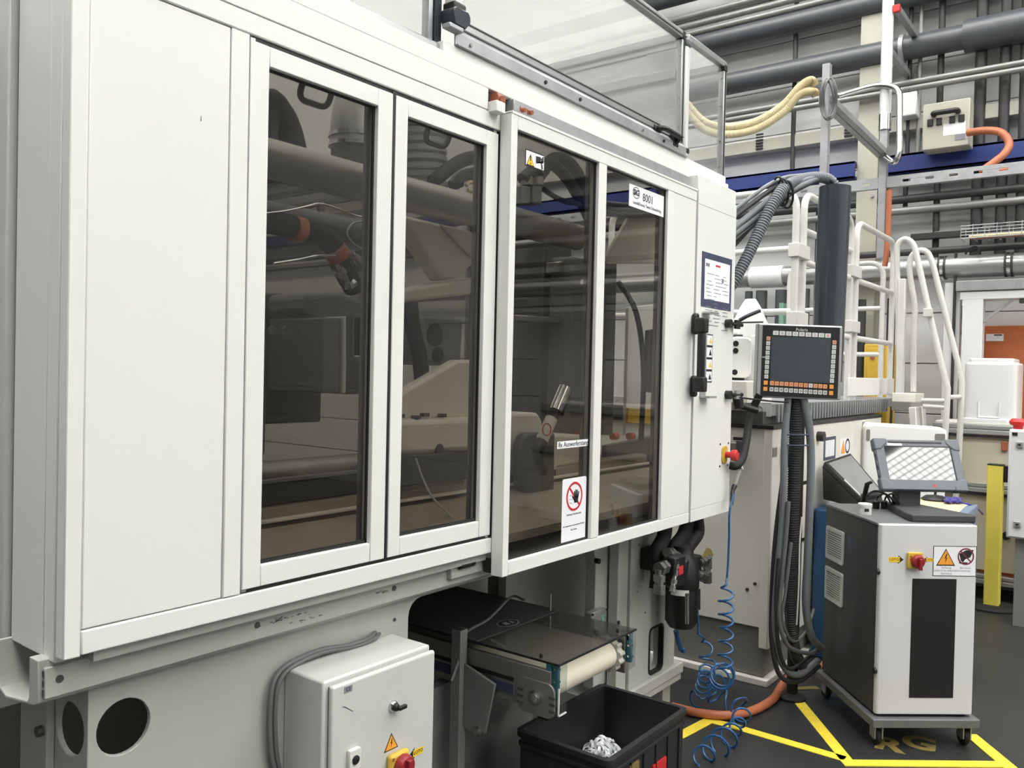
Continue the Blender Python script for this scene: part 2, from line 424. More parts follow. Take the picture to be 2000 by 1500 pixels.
for px, py in ((1914, 345), (1960, 345), (1834, 345)):
    p = at(px, py + 110, x=7.98)
    tag(MB().tube([(8.06, p.y - .0, p.z - .02), (8.06, p.y, p.z + .02)], .088 if px > 1900 else .058, 16).build('pipe_collar', 'galv'), 'light grey clamp collar around the ' + {1914: 'first thick black downpipe right of the control box', 1960: 'second thick black downpipe right of the control box', 1834: 'black downpipe behind the control box'}[px], 'clamp')
# silver duct with clamps
zd = zat(7.85, (1440, 548), (1700, 530), (2000, 511))
du = thing('silver_duct', 'long silver ventilation duct running behind the railing', 'duct', (7.85, 5, zd - .09))
MB().cyl((7.85, -3, zd), (7.85, 13, zd), .092, 24).build('duct_run', 'duct', du)
for px in (1842, 1972):
    yy = at(px, 520, x=7.85).y
    for s in (-.022, .022): MB().cyl((7.85, yy + s - .009, zd), (7.85, yy + s + .009, zd), .101, 24).build('duct_clamp', 'pipe_black', du)
    MB().cyl((7.85, yy - .016, zd), (7.85, yy + .016, zd), .098, 24).build('duct_collar', 'bright_steel', du)
yy = at(1500, 548, x=7.85).y
MB().cyl((7.85, yy - .16, zd), (7.85, yy + .16, zd), .104, 24).build('duct_sleeve', 'white_plastic', du)
tag(MB().cyl((7.86, -3, zd + .15), (7.86, at(1600, 500, x=7.86).y, zd + .15), .03, 10).build('black_cable_pipe', 'pipe_black'), 'black pipe lying directly above the silver duct', 'pipe')
# wire tray
y0, y1 = -.5, at(1880, 490, x=7.7).y
wt = thing('wire_tray', 'wire mesh cable tray with cables above the silver duct', 'cable tray', (7.7, .5, zd + .17))
b = MB()
for i in range(5): b.cyl((7.6, y0, zd + .2 + i * .025), (7.6, y1, zd + .2 + i * .025), .003, 5)
for i in range(22): yy = y0 + (y1 - y0) * i / 21; b.tube([(7.6, yy, zd + .31), (7.6, yy, zd + .2), (7.82, yy, zd + .2), (7.82, yy, zd + .31)], .003, 5)
b.build('wire_mesh', 'galv', wt)
for i, m in enumerate(('cream', 'orange_hose', 'cable_grey')): MB().cyl((7.66 + i * .05, y0, zd + .217), (7.66 + i * .05, y1 - .05, zd + .217), .014, 8).build('cable', m, wt)
MB().tube([at(1885, 497, x=7.68), at(1892, 487, x=7.68), at(1905, 482, x=7.68), at(1912, 490, x=7.68), at(1896, 497, x=7.68)], .008, 6, 6).build('cable', 'black', wt)

# ---- galvanised media frame standing in front of the wall
XB = 7.3
yB = at(1728, 250, x=XB).y
XA = at(1614, 190, y=yB).x
fr = thing('media_frame', 'galvanised strut frame carrying hoses in front of the wall pipes', 'frame', (XB, yB, 1.4))
zr = zat(XB, (1664, 365), (2000, 327))
b = MB(); zt = at(1727, 195, x=XB).z
zq = at(1718, 505, x=XB).z
b.prism([(XB - .03, zq), (XB + .03, zq), (XB + .03, zt), (XB - .03, zt)], 'y', yB - .03, yB - .026, [[(XB - .01, q - .02), (XB + .01, q - .02), (XB + .01, q + .02), (XB - .01, q + .02)] for q in [zr - .12 - i * .075 for i in range(16)] if zq + .03 < q < zt - .03])
b.box(XB - .03, XB - .026, yB - .03, yB + .03, at(1718, 505, x=XB).z, zt).box(XB + .026, XB + .03, yB - .03, yB + .03, at(1718, 505, x=XB).z, zt)
b.build('strut_post', 'galv', fr, bevel=.003)
MB().cyl((XB, yB, zt - .15), (XB, yB, 6.0), .045, 16).build('white_pole', 'white_plastic', fr)
MB().cyl((XB, yB, zt - .25), (XB, yB, zt - .12), .05, 16).build('pole_sleeve', 'bright_steel', fr)
zA0, zA1 = at(1612, 352, x=XA).z, at(1616, 126, x=XA).z
ya = yB
MB().box(XA - .025, XA + .025, ya - .025, ya - .021, zA0 - .8, zA1).box(XA - .025, XA - .021, ya - .025, ya + .025, zA0 - .8, zA1).box(XA + .021, XA + .025, ya - .025, ya + .025, zA0 - .8, zA1).build('strut_post', 'galv', fr, bevel=.003)
zz = at(1628, 190, y=yB, x=None).z
for dy in (0, -.05):
    MB().bar((XA, yB + .03 + dy, at(1626, 192, x=XA).z), (XB + .02, yB + .03 + dy, at(1722, 302, x=XB).z), .045, .045).build('strut_arm', 'galv', fr, bevel=.003)
for (px, py), (qx, qy), cap in (((1730, 92), (1792, 158), 'galv'), ((1752, 18), (1796, 66), 'red')):
    a = at(px, py, x=XB); c = at(qx, qy, x=8.15)
    MB().bar(a, (8.18, a.y, a.z), .05, .05).build('strut_bracket', 'galv', fr, bevel=.003)
    if cap == 'red': MB().bar((a.x - .03, a.y, a.z), (a.x + .01, a.y, a.z), .056, .056).build('end_cap', 'red', fr, bevel=.004)
# slotted rail of the frame
for ya, yb in ((-3, yB - .03), (yB + .03, 7)):
    ys_ = [(yb - .15 - i * .17) if ya < 0 else (ya + .1 + i * .17) for i in range(26)]
    b = MB().box(XB - .02, XB + .02, ya, yb, zr - .045, zr - .041).box(XB - .02, XB + .02, ya, yb, zr + .041, zr + .045)
    b.prism([(ya, zr - .045), (yb, zr - .045), (yb, zr + .045), (ya, zr + .045)], 'x', XB - .02, XB - .016, [[(q - .03, zr - .01), (q + .03, zr - .01), (q + .03, zr + .01), (q - .03, zr + .01)] for q in ys_ if ya + .04 < q < yb - .04])
    rl = b.build('slotted_rail', 'galv', fr, bevel=.002)
tag(MB().tube([at(1737, 372, x=7.24), at(1736, 400, x=7.24), at(1735, 440, x=7.24), at(1731, 500, x=7.24), at(1728, 520, x=7.24)], .022, 10, 4).build('orange_hose', 'orange_hose'), 'orange hose hanging straight down beside the slotted post', 'hose')
tag(MB().tube([at(1737, 372, x=7.3), at(1745, 363, x=7.3), at(1850, 348, x=7.3), at(1930, 340, x=7.3), at(1990, 333, x=7.3)], .012, 8, 4).build('orange_cable', 'orange_hose'), 'thin orange cable lying under the slotted rail', 'cable')
# bent conduit
tag(MB().tube(rounded([at(1640, 187, x=7.26), at(1690, 172, x=7.26), at(1722, 165, x=7.25), at(1757, 172, x=7.24), at(1757, 300, x=7.2), at(1748, 320, x=7.2), at(1730, 306, x=7.24)], .16, 8), .024, 12).build('bent_conduit', 'bright_steel'), 'shiny conduit tube bent downwards around the white pole', 'conduit')
# cream hoses
for dx, dy, lb in ((0, 0, 'upper'), (8, 14, 'lower')):
    P = [at(1330, 190 + dy, d=6.9), at(1375, 238 + dy, d=6.9), at(1425, 248 + dy, d=6.9), at(1480, 236 + dy, d=6.9), at(1530, 205 + dy, d=6.85), at(1562, 170 + dy, d=6.8), at(1584 + dx * .6, 157 + dy * 1.6, d=6.8), at(1592 + dx * .2, 168 + dy * 1.4, d=6.8)]
    tag(MB().tube(P, lambda t: .031 + .003 * (int(t * 420) % 2), 12, 60).build('cream_hose', 'cream'), 'cream corrugated hose sagging from the galvanised post, %s of the two' % lb, 'hose')
co = []
DA = (Vector((XA, yB, 3.5)) - EYE).dot(ROT @ Vector((0, 0, -1)))
for i in range(6 * 24):
    a = i / 24 * 2 * math.pi; q = i / 144
    co.append(at(1618 + 13 * math.cos(a) + 4 * math.sin(2.3 * q * 6), 190 + 38 * math.sin(a) + 7 * q, d=DA - .09 + .02 * math.sin(3 * a) + .01 * q))
tag(MB().tube(co, .007, 6).build('cable_coil', 'cable_grey'), 'coil of grey cable hanging on the galvanised post', 'cable')
# control box high on the wall
xb = 7.7
b0, b1 = at(1893, 270, x=xb), at(1803, 200, x=xb)
zt, zb_ = zat(xb, (1803, 205), (1893, 190)), zat(xb, (1803, 292), (1893, 285))
cb = thing('control_box', 'cream control box with black handle and four switches hung on the wall', 'control box', (xb, (b0.y + b1.y) / 2, zb_))
MB().box(xb, xb + .18, b0.y, b1.y, zb_, zt).build('housing', 'trunking', cb, bevel=.008)
yc = (b0.y + b1.y) / 2 + .0; W = b1.y - b0.y; Hh = zt - zb_
MB().tube(rounded([(xb, yc - .09, zt - .1), (xb - .05, yc - .09, zt - .1), (xb - .05, yc + .09, zt - .1), (xb, yc + .09, zt - .1)], .02), .022, 10).build('handle', 'black', cb)
for k, t in enumerate((.17, .36, .64, .83)):
    yy = b1.y - W * t; zz = zt - Hh * .42
    MB().box(xb - .012, xb, yy - .022, yy + .022, zz - .03, zz + .03).build('switch', 'black', cb, bevel=.003)
MB().box(xb - .002, xb, b0.y + .03, b0.y + W * .55, zb_ + .1, zb_ + .2).build('label_strip', 'paper', cb, smooth=False)
MB().box(xb - .003, xb, b0.y + .03, b0.y + W * .3, zb_ + .05, zb_ + .095).build('label_strip', 'print_grey', cb, smooth=False)
tag(MB().tube([at(1890, 259, x=7.66), at(1925, 255, x=7.62), at(1955, 259, x=7.58), at(1971, 280, x=7.55), at(1962, 300, x=7.5), at(1940, 318, x=7.45), at(1920, 335, x=7.4), at(1958, 335, x=7.38), at(1985, 331, x=7.36)], .03, 12, 8).build('orange_hose', 'orange_hose'), 'orange hose looping from the cream control box down to the slotted rail', 'hose')
# junction box and small parts behind the frame
tag(MB().box(7.9, 8.05, at(1790, 200, x=7.9).y, at(1757, 200, x=7.9).y, at(1760, 228, x=7.9).z, at(1760, 182, x=7.9).z).build('junction_box', 'wall_panel', bevel=.01), 'light grey junction box behind the bent conduit', 'box')

# ---- far right: door, roller shutter frame, machine with tank
D1 = at(1897, 700, x=8.15).y
dz = 2.126
dr = struct(MB().box(8.15, 8.2, -.3, D1, 0, dz).build('door_1', 'orange', bevel=.004), 'orange steel door in the far wall')
MB().box(8.13, 8.15, -.3, D1 - .1, 0, dz - .07).build('door_leaf', 'orange', dr, bevel=.003)
MB().box(8.125, 8.13, D1 - .24, D1 - .11, dz - .13, dz - .07).build('door_sign', 'paper', dr, smooth=False)
MB().box(8.122, 8.126, D1 - .23, D1 - .17, dz - .085, dz - .075).build('door_sign_print', 'print', dr, smooth=False)
zs0, zs1 = zat(7.75, (1870, 572), (2000, 562)), zat(7.75, (1870, 552), (2000, 541))
sf = thing('shutter_frame', 'grey steel portal frame above the orange door', 'frame', (7.8, .5, 0))
ys = at(1868, 560, x=7.75).y
MB().box(7.72, 7.95, -3, ys, zs0, zs1).build('lintel', 'galv', sf, bevel=.006)
MB().box(7.74, 7.95, -3, ys - .03, zs0 - .07, zs0 - .005).build('lintel_flange', 'wall_panel', sf, bevel=.004)
MB().box(7.74, 7.86, ys - .2, ys - .05, 0, zs0 - .07).build('portal_post', 'wall_panel', sf, bevel=.004)
MB().box(7.82, 7.9, ys - .02, ys + .1, 0, zs1).build('portal_post', 'wall_panel', sf, bevel=.004)
MB().bar((7.8, ys - .45, zs0 - .09), (7.8, -2, zs0 - .05), .1, .03).build('shutter_edge', 'pipe_black', sf)
MB().bar((7.78, ys - .08, zs0 - .35), (7.78, ys - .4, zs0 - .08), .02, .02).build('brace', 'galv', sf)
tag(MB().cyl((7.8, ys + .02, 1.2), (7.8, ys + .02, zs1 + .25), .012, 8).build('wall_cable', 'pipe_black'), 'thin dark cable running down beside the portal frame', 'cable')
tag(MB().box(8.1, 8.2, 1.30, 1.42, 2.05, 2.3).build('wall_box', 'pipe_black', bevel=.006), 'small black box on the wall behind the ladder handrail', 'box')

# cream enclosure with aluminium profiles (neighbouring machine)
xm = 7.25
me_ = thing('cream_machine', 'cream panelled machine enclosure with aluminium profile frame behind the yellow post', 'machine', (7.5, .2, 0))
for z0, z1, nm in ((.22, .80, 'panel'), (.88, 1.24, 'panel')):
    MB().box(xm, xm + .03, -2, 1.36, z0, z1).build(nm, 'cream_panel', me_, bevel=.003)
for z0 in (.12, .81, 1.25):
    MB().box(xm - .03, xm + .05, -2, 1.38, z0 + .0, z0 + .032).box(xm - .03, xm + .05, -2, 1.38, z0 + .042, z0 + .07).box(xm - .02, xm + .04, -2, 1.38, z0 + .02, z0 + .05).build('profile_rail', 'alu', me_, bevel=.003)
    MB().box(xm - .032, xm + .0, -2, 1.38, z0 - .022, z0 - .004).build('seal_strip', 'rubber', me_)
MB().box(xm - .03, xm + .05, .70, .77, .12, 1.32).build('profile_post', 'alu', me_, bevel=.003)
MB().box(xm - .02, xm + .42, -2, 1.36, 1.322, 1.34).build('top_plate', 'cab_white', me_, bevel=.003)
MB().box(xm + .05, xm + .4, -1.9, 1.3, 0, .12).build('plinth', 'rubber', me_)
MB().cyl((xm - .02, .86, .5), (xm, .86, .5), .03, 12).build('lock', 'black', me_)
p = at(1962, 870, x=xm - .02)
MB().box(xm - .03, xm, p.y - .02, p.y + .02, p.z - .04, p.z + .03).build('hanging_tag', 'brown', me_, bevel=.003)
# white tank
ty0, ty1 = at(1985, 780, x=7.25).y, at(1880, 780, x=7.25).y
tk = thing('white_tank', 'white plastic tank with moulded lid standing on the cream machine', 'tank', (7.5, (ty0 + ty1) / 2, 1.34))
MB().prism(rrect(7.27, 7.66, ty0, ty1, .05), 'z', 1.34, 1.80).build('tank_body', 'white_plastic', tk, bevel=.02, seg=3)
MB().prism(rrect(7.29, 7.64, ty0 + .025, ty1 - .025, .05), 'z', 1.79, 1.83).build('tank_lid', 'white_plastic', tk, bevel=.012, seg=3)
yc = (ty0 + ty1) / 2
MB().tube(rounded([(7.265, yc + .07, 1.50), (7.26, yc + .07, 1.38), (7.26, yc - .07, 1.38), (7.265, yc - .07, 1.50)], .01), .007, 8).build('level_tube', 'white_plastic', tk)
MB().box(7.24, 7.29, ty0 + .05, ty1 + .02, 1.34, 1.37).build('tank_foot', 'white_plastic', tk, bevel=.006)
# grey cabinet at the right edge
xg = 6.55
g0 = at(1968, 940, x=xg)
gz0, gz1 = at(1968, 1050, x=xg).z, at(1970, 838, x=xg).z
gc = thing('grey_cabinet', 'light grey switch cabinet with red mushroom button on top beside the yellow post', 'cabinet', (xg + .1, g0.y - .25, gz0))
MB().box(xg, xg + .25, g0.y - .55, g0.y, gz0, gz1).build('cabinet_body', 'cart_light', gc, bevel=.008)
MB().box(xg - .012, xg, g0.y - .54, g0.y - .01, gz0 + .01, gz1 - .01).build('cabinet_door', 'cart_light', gc, bevel=.005)
yr = at(1988, 835, x=xg + .06).y
MB().lathe([(.03, 0), (.03, .02), (.05, .03), (.055, .05), (.04, .07)], (xg + .08, yr, gz1), n=18).build('red_button', 'red', gc)
for zz in (gz1 - .1, gz0 + .1): MB().box(xg - .03, xg - .012, g0.y - .085, g0.y - .045, zz - .02, zz + .02).build('latch', 'galv', gc, bevel=.004); MB().box(xg - .034, xg - .03, g0.y - .073, g0.y - .057, zz - .006, zz + .006).build('latch_key', 'black', gc)
for dy in (-.12, -.05): MB().box(xg - .02, xg - .012, g0.y + dy, g0.y + dy + .03, gz1 - .04, gz1 - .02).build('hinge', 'black', gc)
MB().box(xg - .016, xg - .012, g0.y - .4, g0.y - .14, gz1 - .26, gz1 - .1).build('sticker', 'paper', gc, smooth=False)
MB().box(xg + .05, xg + .15, g0.y - .5, g0.y - .42, 0, gz0).box(xg + .05, xg + .15, g0.y - .13, g0.y - .05, 0, gz0).build('cabinet_leg', 'pipe_grey', gc)
# yellow post
yp = at(1937, 1179, z=0.03)
q = thing('yellow_post', 'yellow safety post standing on a round black base plate', 'post', (yp.x, yp.y, 0))
MB().lathe([(.17, 0), (.17, .012), (.155, .025), (.05, .03)], (yp.x, yp.y, 0), n=32).build('base_plate', 'rubber', q)
MB().prism(rrect(yp.x - .05, yp.x + .05, yp.y - .05, yp.y + .05, .012), 'z', .025, at(1930, 907, x=yp.x).z).build('post_tube', 'yellow', q)
zt = at(1930, 907, x=yp.x).z
MB().prism(rrect(yp.x - .052, yp.x + .052, yp.y - .052, yp.y + .052, .012), 'z', zt, zt + .006).build('post_cap', 'black', q)
MB().box(yp.x - .02, yp.x + .03, yp.y - .11, yp.y - .045, zt - .12, zt - .0).build('reflector_bracket', 'black', q, bevel=.004)
# yellow cabinet behind the railing
a, c = at(1688, 672, x=7.6), at(1730, 838, x=7.6)
yw = thing('yellow_cabinet', 'yellow electrical cabinet partly hidden behind the white railing', 'cabinet', (7.7, (a.y + c.y) / 2, c.z))
MB().box(7.6, 7.9, c.y, a.y, c.z, a.z).build('cabinet_body', 'yellow_box', yw, bevel=.01)
MB().box(7.59, 7.6, c.y + .03, a.y - .03, c.z + .18, a.z - .03).build('cabinet_door', 'yellow_box', yw, bevel=.006)
MB().box(7.585, 7.6, c.y + .1, a.y - .04, c.z + .08, c.z + .13).build('name_plate', 'black', yw)
for zz in (a.z - .12, a.z - .35, a.z - .6): MB().cyl((7.57, c.y + .12, zz), (7.59, c.y + .12, zz), .018, 10).build('lock', 'brown', yw)
MB().box(7.62, 7.88, c.y + .02, a.y - .02, 0, c.z).build('cabinet_stand', 'pipe_grey', yw)
for i, (px, m) in enumerate(((1672, 'pipe_dark'), (1681, 'pipe_black'), (1738, 'pipe_black'))):
    p = at(px, 700, x=7.75)
    tag(MB().cyl((7.75, p.y, 0), (7.75, p.y, 2.35), .035, 10).build('riser_pipe', m), ['grey riser pipe beside the yellow cabinet, next to the railing post', 'black riser pipe touching the yellow cabinet edge', 'black riser pipe between the yellow cabinet and the ladder'][i], 'pipe')
for px, w in ((1462, 15), (1487, 22), (1525, 22), (1572, 18)):
    p = at(px, 600, x=7.8)
    vpipe(px, 600, w, 0, zd - .13, 'dark grey branch pipe hanging under the silver duct behind the railing', 'pipe_dark', 'branch pipes under the silver duct', x=7.85)
tag(MB().box(7.75, 7.83, at(1532, 600, x=7.77).y, at(1523, 600, x=7.77).y, at(1528, 640, x=7.77).z, at(1528, 592, x=7.77).z).build('sight_glass', 'green', bevel=.002), 'slim green edged plate between the dark branch pipes', 'plate')
# ================================================================== THE MOULDING MACHINE
YF = 1.60          # front plane of the enclosure
YS = 1.555         # front plane of the sliding door
ZB, ZT = 1.093, 2.54
en = thing('machine_enclosure', 'white moulding machine enclosure with tinted window doors', 'machine', (2.2, 1.8, ZB))
# left end: corner post and stepped side panels
MB().box(.733, .766, YF, 1.632, ZB - .002, ZT).build('corner_post', 'white', en, bevel=.003)
MB().box(.745, .78, 1.6325, 1.648, ZB, ZT).build('post_seal', 'black', en)
MB().box(.735, .775, 1.640, 1.686, ZB - .016, ZT).build('side_strip', 'white', en, bevel=.003)
MB().box(.737, .775, 1.688, 1.789, ZB - .014, ZT).build('side_strip', 'white', en, bevel=.003)
MB().box(.741, .775, 1.790, 1.845, ZB - .016, ZT).build('side_strip', 'white', en, bevel=.003)
# front: panel, posts, rails
MB().box(.7675, 1.068, YF + .003, YF + .03, 1.1415, 2.3770).build('front_panel', 'white', en, bevel=.003)
MB(frame((1.0, YF + .0028, 2.165), X, Z)).prism([(-.001, -.006), (.001, -.006), (.0008, .006), (-.0005, .004)], 'z', 0, .0004).build('scratch', 'scratch', en, smooth=False)
MB().box(1.0695, 1.114, YF, YF + .04, 1.141, 2.377).build('door_post', 'white', en, bevel=.0025)
MB().box(.767, 2.004, YF, YF + .04, ZB, 1.1395).build('bottom_rail', 'white', en, bevel=.003)
MB().box(.767, 2.004, YF, YF + .04, 2.3785, 2.4250).build('header_rail', 'white', en, bevel=.003)
MB().box(.767, 1.940, YF - .001, YF + .03, 2.4260, 2.4890).build('fascia_panel', 'white', en, bevel=.002)
MB().box(.767, 3.70, YF + .002, YF + .05, 2.4905, ZT).build('top_rail', 'white', en, bevel=.003)
for q in ((1.125, 1.98, .006, .06, 1.138, 1.1488), (1.125, 1.98, .006, .06, 2.3672, 2.38), (1.5518, 1.5632, .003, .045, 1.142, 2.376), (1.9943, 2.004, .003, .05, 1.142, 2.376), (1.1142, 1.1174, .006, .05, 1.142, 2.376)):
    MB().box(q[0], q[1], YF + q[2], YF + q[3], q[4], q[5]).build('door_gap_fill', 'black', en)  # black strips painted in for the shadow gaps around the doors
MB().box(2.005, 2.02, YF + .01, YF + .045, 1.05, 2.45).build('guide_post', 'alu', en, bevel=.002)
def hinged_door(x0, x1, gx0, gx1):
    z0, z1, gz0, gz1 = 1.149, 2.367, 1.197, 2.322; y0, y1 = YF, YF + .035
    g = .0006
    f = MB().box(x0, gx0 - g, y0, y1, z0, z1).box(gx1 + g, x1, y0, y1, z0, z1).box(gx0, gx1, y0 + .0004, y1, z0, gz0).box(gx0, gx1, y0 + .0004, y1, gz1, z1)
    d = f.build('hinged_door', 'white', en, bevel=.0022)
    MB().box(gx0 - .004, gx1 + .004, y0 + .018, y0 + .023, gz0 - .004, gz1 + .004).build('window_pane', 'tinted', d, smooth=False)
    b = MB(); t = .009
    for a in ((gx0, gx0 + .002, gz0, gz1), (gx1 - t * .6, gx1, gz0, gz1), (gx0, gx1, gz0, gz0 + t), (gx0, gx1, gz1 - .004, gz1)): b.box(a[0], a[1], y0 + .013, y0 + .0185, a[2], a[3])
    b.build('window_gasket', 'black', d)
    # inner frame seen through the pane
    MB().box(gx1 - .008, gx1 + .01, y1 + .001, y1 + .010, gz0 - .03, gz1 + .03).build('inner_stile', 'casting_grey', d)
    MB().tube(rounded([(gx0 + .13, y1 + .01, gz1 + .02), (gx0 + .13, y1 + .03, gz1 - .025), (gx0 + .22, y1 + .03, gz1 - .025), (gx0 + .22, y1 + .01, gz1 + .02)], .03), .008, 8).build('inner_grip', 'black', d)
    return d
hinged_door(1.1175, 1.5515, 1.167, 1.500)
hinged_door(1.5635, 1.9940, 1.608, 1.940)
for z in (1.155, 2.362):
    for xq in (1.124, 1.982): MB().box(xq - .006, xq + .007, YF + .004, YF + .02, z - .012, z + .012).build('hinge_pin', 'alu', en)
# sliding door
sx0, sx1, sz0, sz1 = 2.000, 3.283, 1.024, 2.430
gz0, gz1 = 1.068, 2.383
g1, g2 = (2.031, 2.502), (2.553, 3.024)
f = MB().box(sx0, g1[0] - .0006, YS, YS + .044, sz0, sz1)
f.box(g1[0], 3.282, YS + .0004, YS + .04, sz0 + .001, gz0).box(g1[0], 3.282, YS + .0004, YS + .04, gz1, sz1)
f.box(g1[1], g2[0], YS, YS + .04, gz0 + .0006, gz1 - .0006)
f.box(g2[1], 3.071, YS, YS + .04, gz0 + .0006, gz1 - .0006)
sd = f.build('sliding_door', 'white', en, bevel=.0022)
MB().box(3.072, 3.282, YS + .002, YS + .036, gz0 + .001, gz1 - .001).build('door_panel', 'white', sd, bevel=.002)
MB().box(sx0, sx1, YS - .002, YS + .05, sz1 - .006, sz1 + .003).build('top_cap', 'white', sd, bevel=.0015)
for a, c in (g1, g2):
    MB().box(a - .004, c + .004, YS + .018, YS + .023, gz0 - .004, gz1 + .004).build('window_pane', 'tinted', sd, smooth=False)
    b = MB()
    for q in ((a, a + .002, gz0, gz1), (c - .007, c, gz0, gz1), (a, c, gz0, gz0 + .008), (a, c, gz1 - .004, gz1)): b.box(q[0], q[1], YS + .013, YS + .0185, q[2], q[3])
    b.build('window_gasket', 'black', sd)
    MB().box(c - .008, c + .01, YS + .041, YS + .052, gz0 - .02, gz1 + .03).build('inner_stile', 'casting_grey', sd)
# door handle
hx = at(1356, 690, y=YS - .05).x; hz0, hz1 = at(1352, 760, y=YS - .06).z, at(1356, 624, y=YS - .06).z
px_, pxx = at(1352, 700, y=YS).x, at(1380, 690, y=YS - .075).x
for z, s in ((hz0 + .01, -1), (hz1 - .01, 1)):
    MB().prism(rrect(px_ - .018, px_ + .018, z - .045, z + .045, .016), 'y', YS - .022, YS).build('handle_plate', 'black', sd, bevel=.006)
    MB().box(px_ - .005, pxx, YS - .045, YS - .02, z - .016, z + .016).build('handle_arm', 'black', sd, bevel=.006)
    MB().box(pxx - .03, pxx + .012, YS - .078, YS - .03, z - .04 if s > 0 else z - .022, z + .022 if s > 0 else z + .04).build('handle_knuckle', 'black', sd, bevel=.006)
MB().box(pxx - .024, pxx + .004, YS - .072, YS - .04, hz0, hz1).build('handle_grip', 'black', sd, bevel=.009)
# end cabinet (right of the sliding door)
ex0, ex1 = 3.298, 3.700
MB().box(3.284, 3.297, YS + .02, YS + .04, sz0 + .01, sz1).build('end_gap', 'black', en)
ec = MB().box(ex0, ex1, YS + .003, YS + .045, sz0, 2.436).build('end_cabinet', 'white', en, bevel=.002)
for q in ((sz0, sz0 + .0525), (sz0 + .0545, 2.3755), (2.3775, 2.436)): MB().box(ex0, ex1, YS, YS + .006, q[0], q[1]).build('front_sheet', 'white', ec, bevel=.0008)
MB().box(ex0, ex1, YS + .004, YS + .06, 2.437, 2.50).build('cabinet_cap', 'white', ec, bevel=.003)
MB().box(3.702, 3.71, YF + .002, YF + .4, 2.43, 2.541).build('cabinet_cap', 'white', ec, bevel=.003)
# latch strip beside the handle
lx = at(1372, 690, y=YS).x
lz0, lz1 = at(1372, 775, y=YS).z, at(1380, 612, y=YS).z
MB().box(lx - .02, lx + .035, YS - .004, YS, lz0, lz1).build('latch_strip', 'alu', ec, bevel=.001)
for z in (lz0, lz1): MB().box(lx - .02, lx + .06, YS - .045, YS - .004, z - .004, z + .004).build('latch_lip', 'alu', ec, bevel=.001)
for z in (lz0 + .03, lz1 - .03):
    for dx in (-.003, .02): MB().cyl((lx + dx, YS - .006, z), (lx + dx, YS - .003, z), .005, 8).build('latch_screw', 'black', ec)
# cabinet limit pins (black rods with nuts)
for py in (632, 771):
    a = at(1418, py, y=YS)
    MB().cyl((a.x, YS, a.z), (a.x, YS - .025, a.z), .02, 12).build('pin_knob', 'black', ec)
    MB().cyl((a.x + .01, YS - .018, a.z), (a.x + .14, YS - .018, a.z), .009, 10).build('pin_rod', 'black', ec)
    for dx in (.07, .085, .1): MB().cyl((a.x + dx, YS - .018, a.z + .02), (a.x + dx, YS - .018, a.z - .02), .009, 6).build('pin_nut', 'galv' if py > 700 else 'black', ec)
# emergency stop
a = at(1414, 888, y=YS)
MB().prism(rrect(a.x - .028, a.x + .028, a.z - .04, a.z + .04, .02), 'y', YS - .006, YS).build('stop_plate', 'yellow_box', ec, bevel=.002)
MB().lathe([(.014, 0), (.014, .03), (.024, .032), (.026, .05), (.02, .056)], (a.x + .01, YS - .004, a.z), -Y, 18).build('stop_button', 'red', ec)
for dx in (-.045, .045):
    for dz in (-.05, .05): MB().cyl((a.x + dx, YS - .002, a.z + dz), (a.x + dx, YS, a.z + dz), .005, 8).build('screw_hole_shade', 'black', ec)  # black discs painted for the shade inside screw holes
# slide track above the sliding door with red-brown rollers
MB().box(1.95, 3.27, YF + .02, YF + .045, 2.43, 2.4895).build('track_web', 'casting_dark', en)
MB().box(2.05, 3.27, YF - .012, YF + .02, 2.452, 2.488).build('track_rail', 'galv', en, bevel=.003)
for px, py, s in ((972, 194, 1.), (1016, 214, .6), (1030, 219, .6)):
    p = at(px, py, y=YF - .005)
    MB().cyl((p.x - .018 * s, p.y, p.z), (p.x + .018 * s, p.y, p.z), .017 * s, 14).build('roller', 'brown', en)
    MB().cyl((p.x, p.y + .02, p.z), (p.x, p.y - .02, p.z - .005), .012 * s, 12).build('roller_hub', 'brown', en)
p = at(965, 208, y=YF - .01)
MB().box(p.x - .012, p.x + .03, YF - .03, YF + .005, p.z - .018, p.z + .014).build('roller_bracket', 'white', en, bevel=.002)
# rear part of the housing at the far left and rear frame of the enclosure
MB().box(.752, .775, 1.846, 1.872, .98, 2.6).build('rear_seal', 'casting_dark', en)
MB().box(.733, .78, 1.872, 3.05, .93, 2.62).build('rear_side_panel', 'box_grey', en, bevel=.004)
for xx in (1.09, 2.0, 2.95, 3.62): MB().box(xx - .025, xx + .025, 3.05, 3.10, 1.05, 2.52).build('rear_post', 'casting_grey', en)
MB().box(.78, 3.68, 3.05, 3.10, 1.02, 1.09).build('rear_rail', 'casting_grey', en); MB().box(.78, 3.68, 3.05, 3.10, 2.46, 2.52).build('rear_rail', 'casting_grey', en)

# ------------------------------------------------------------------ clear guard hood on top
YC = 1.64
hd = thing('guard_hood', 'clear plastic guard hood in aluminium frame on top of the white enclosure', 'guard', (2.4, YC, ZT))
xh0, xh1, xh2, zh0, zh1 = 1.86, 3.285, 3.715, 2.64, 3.105
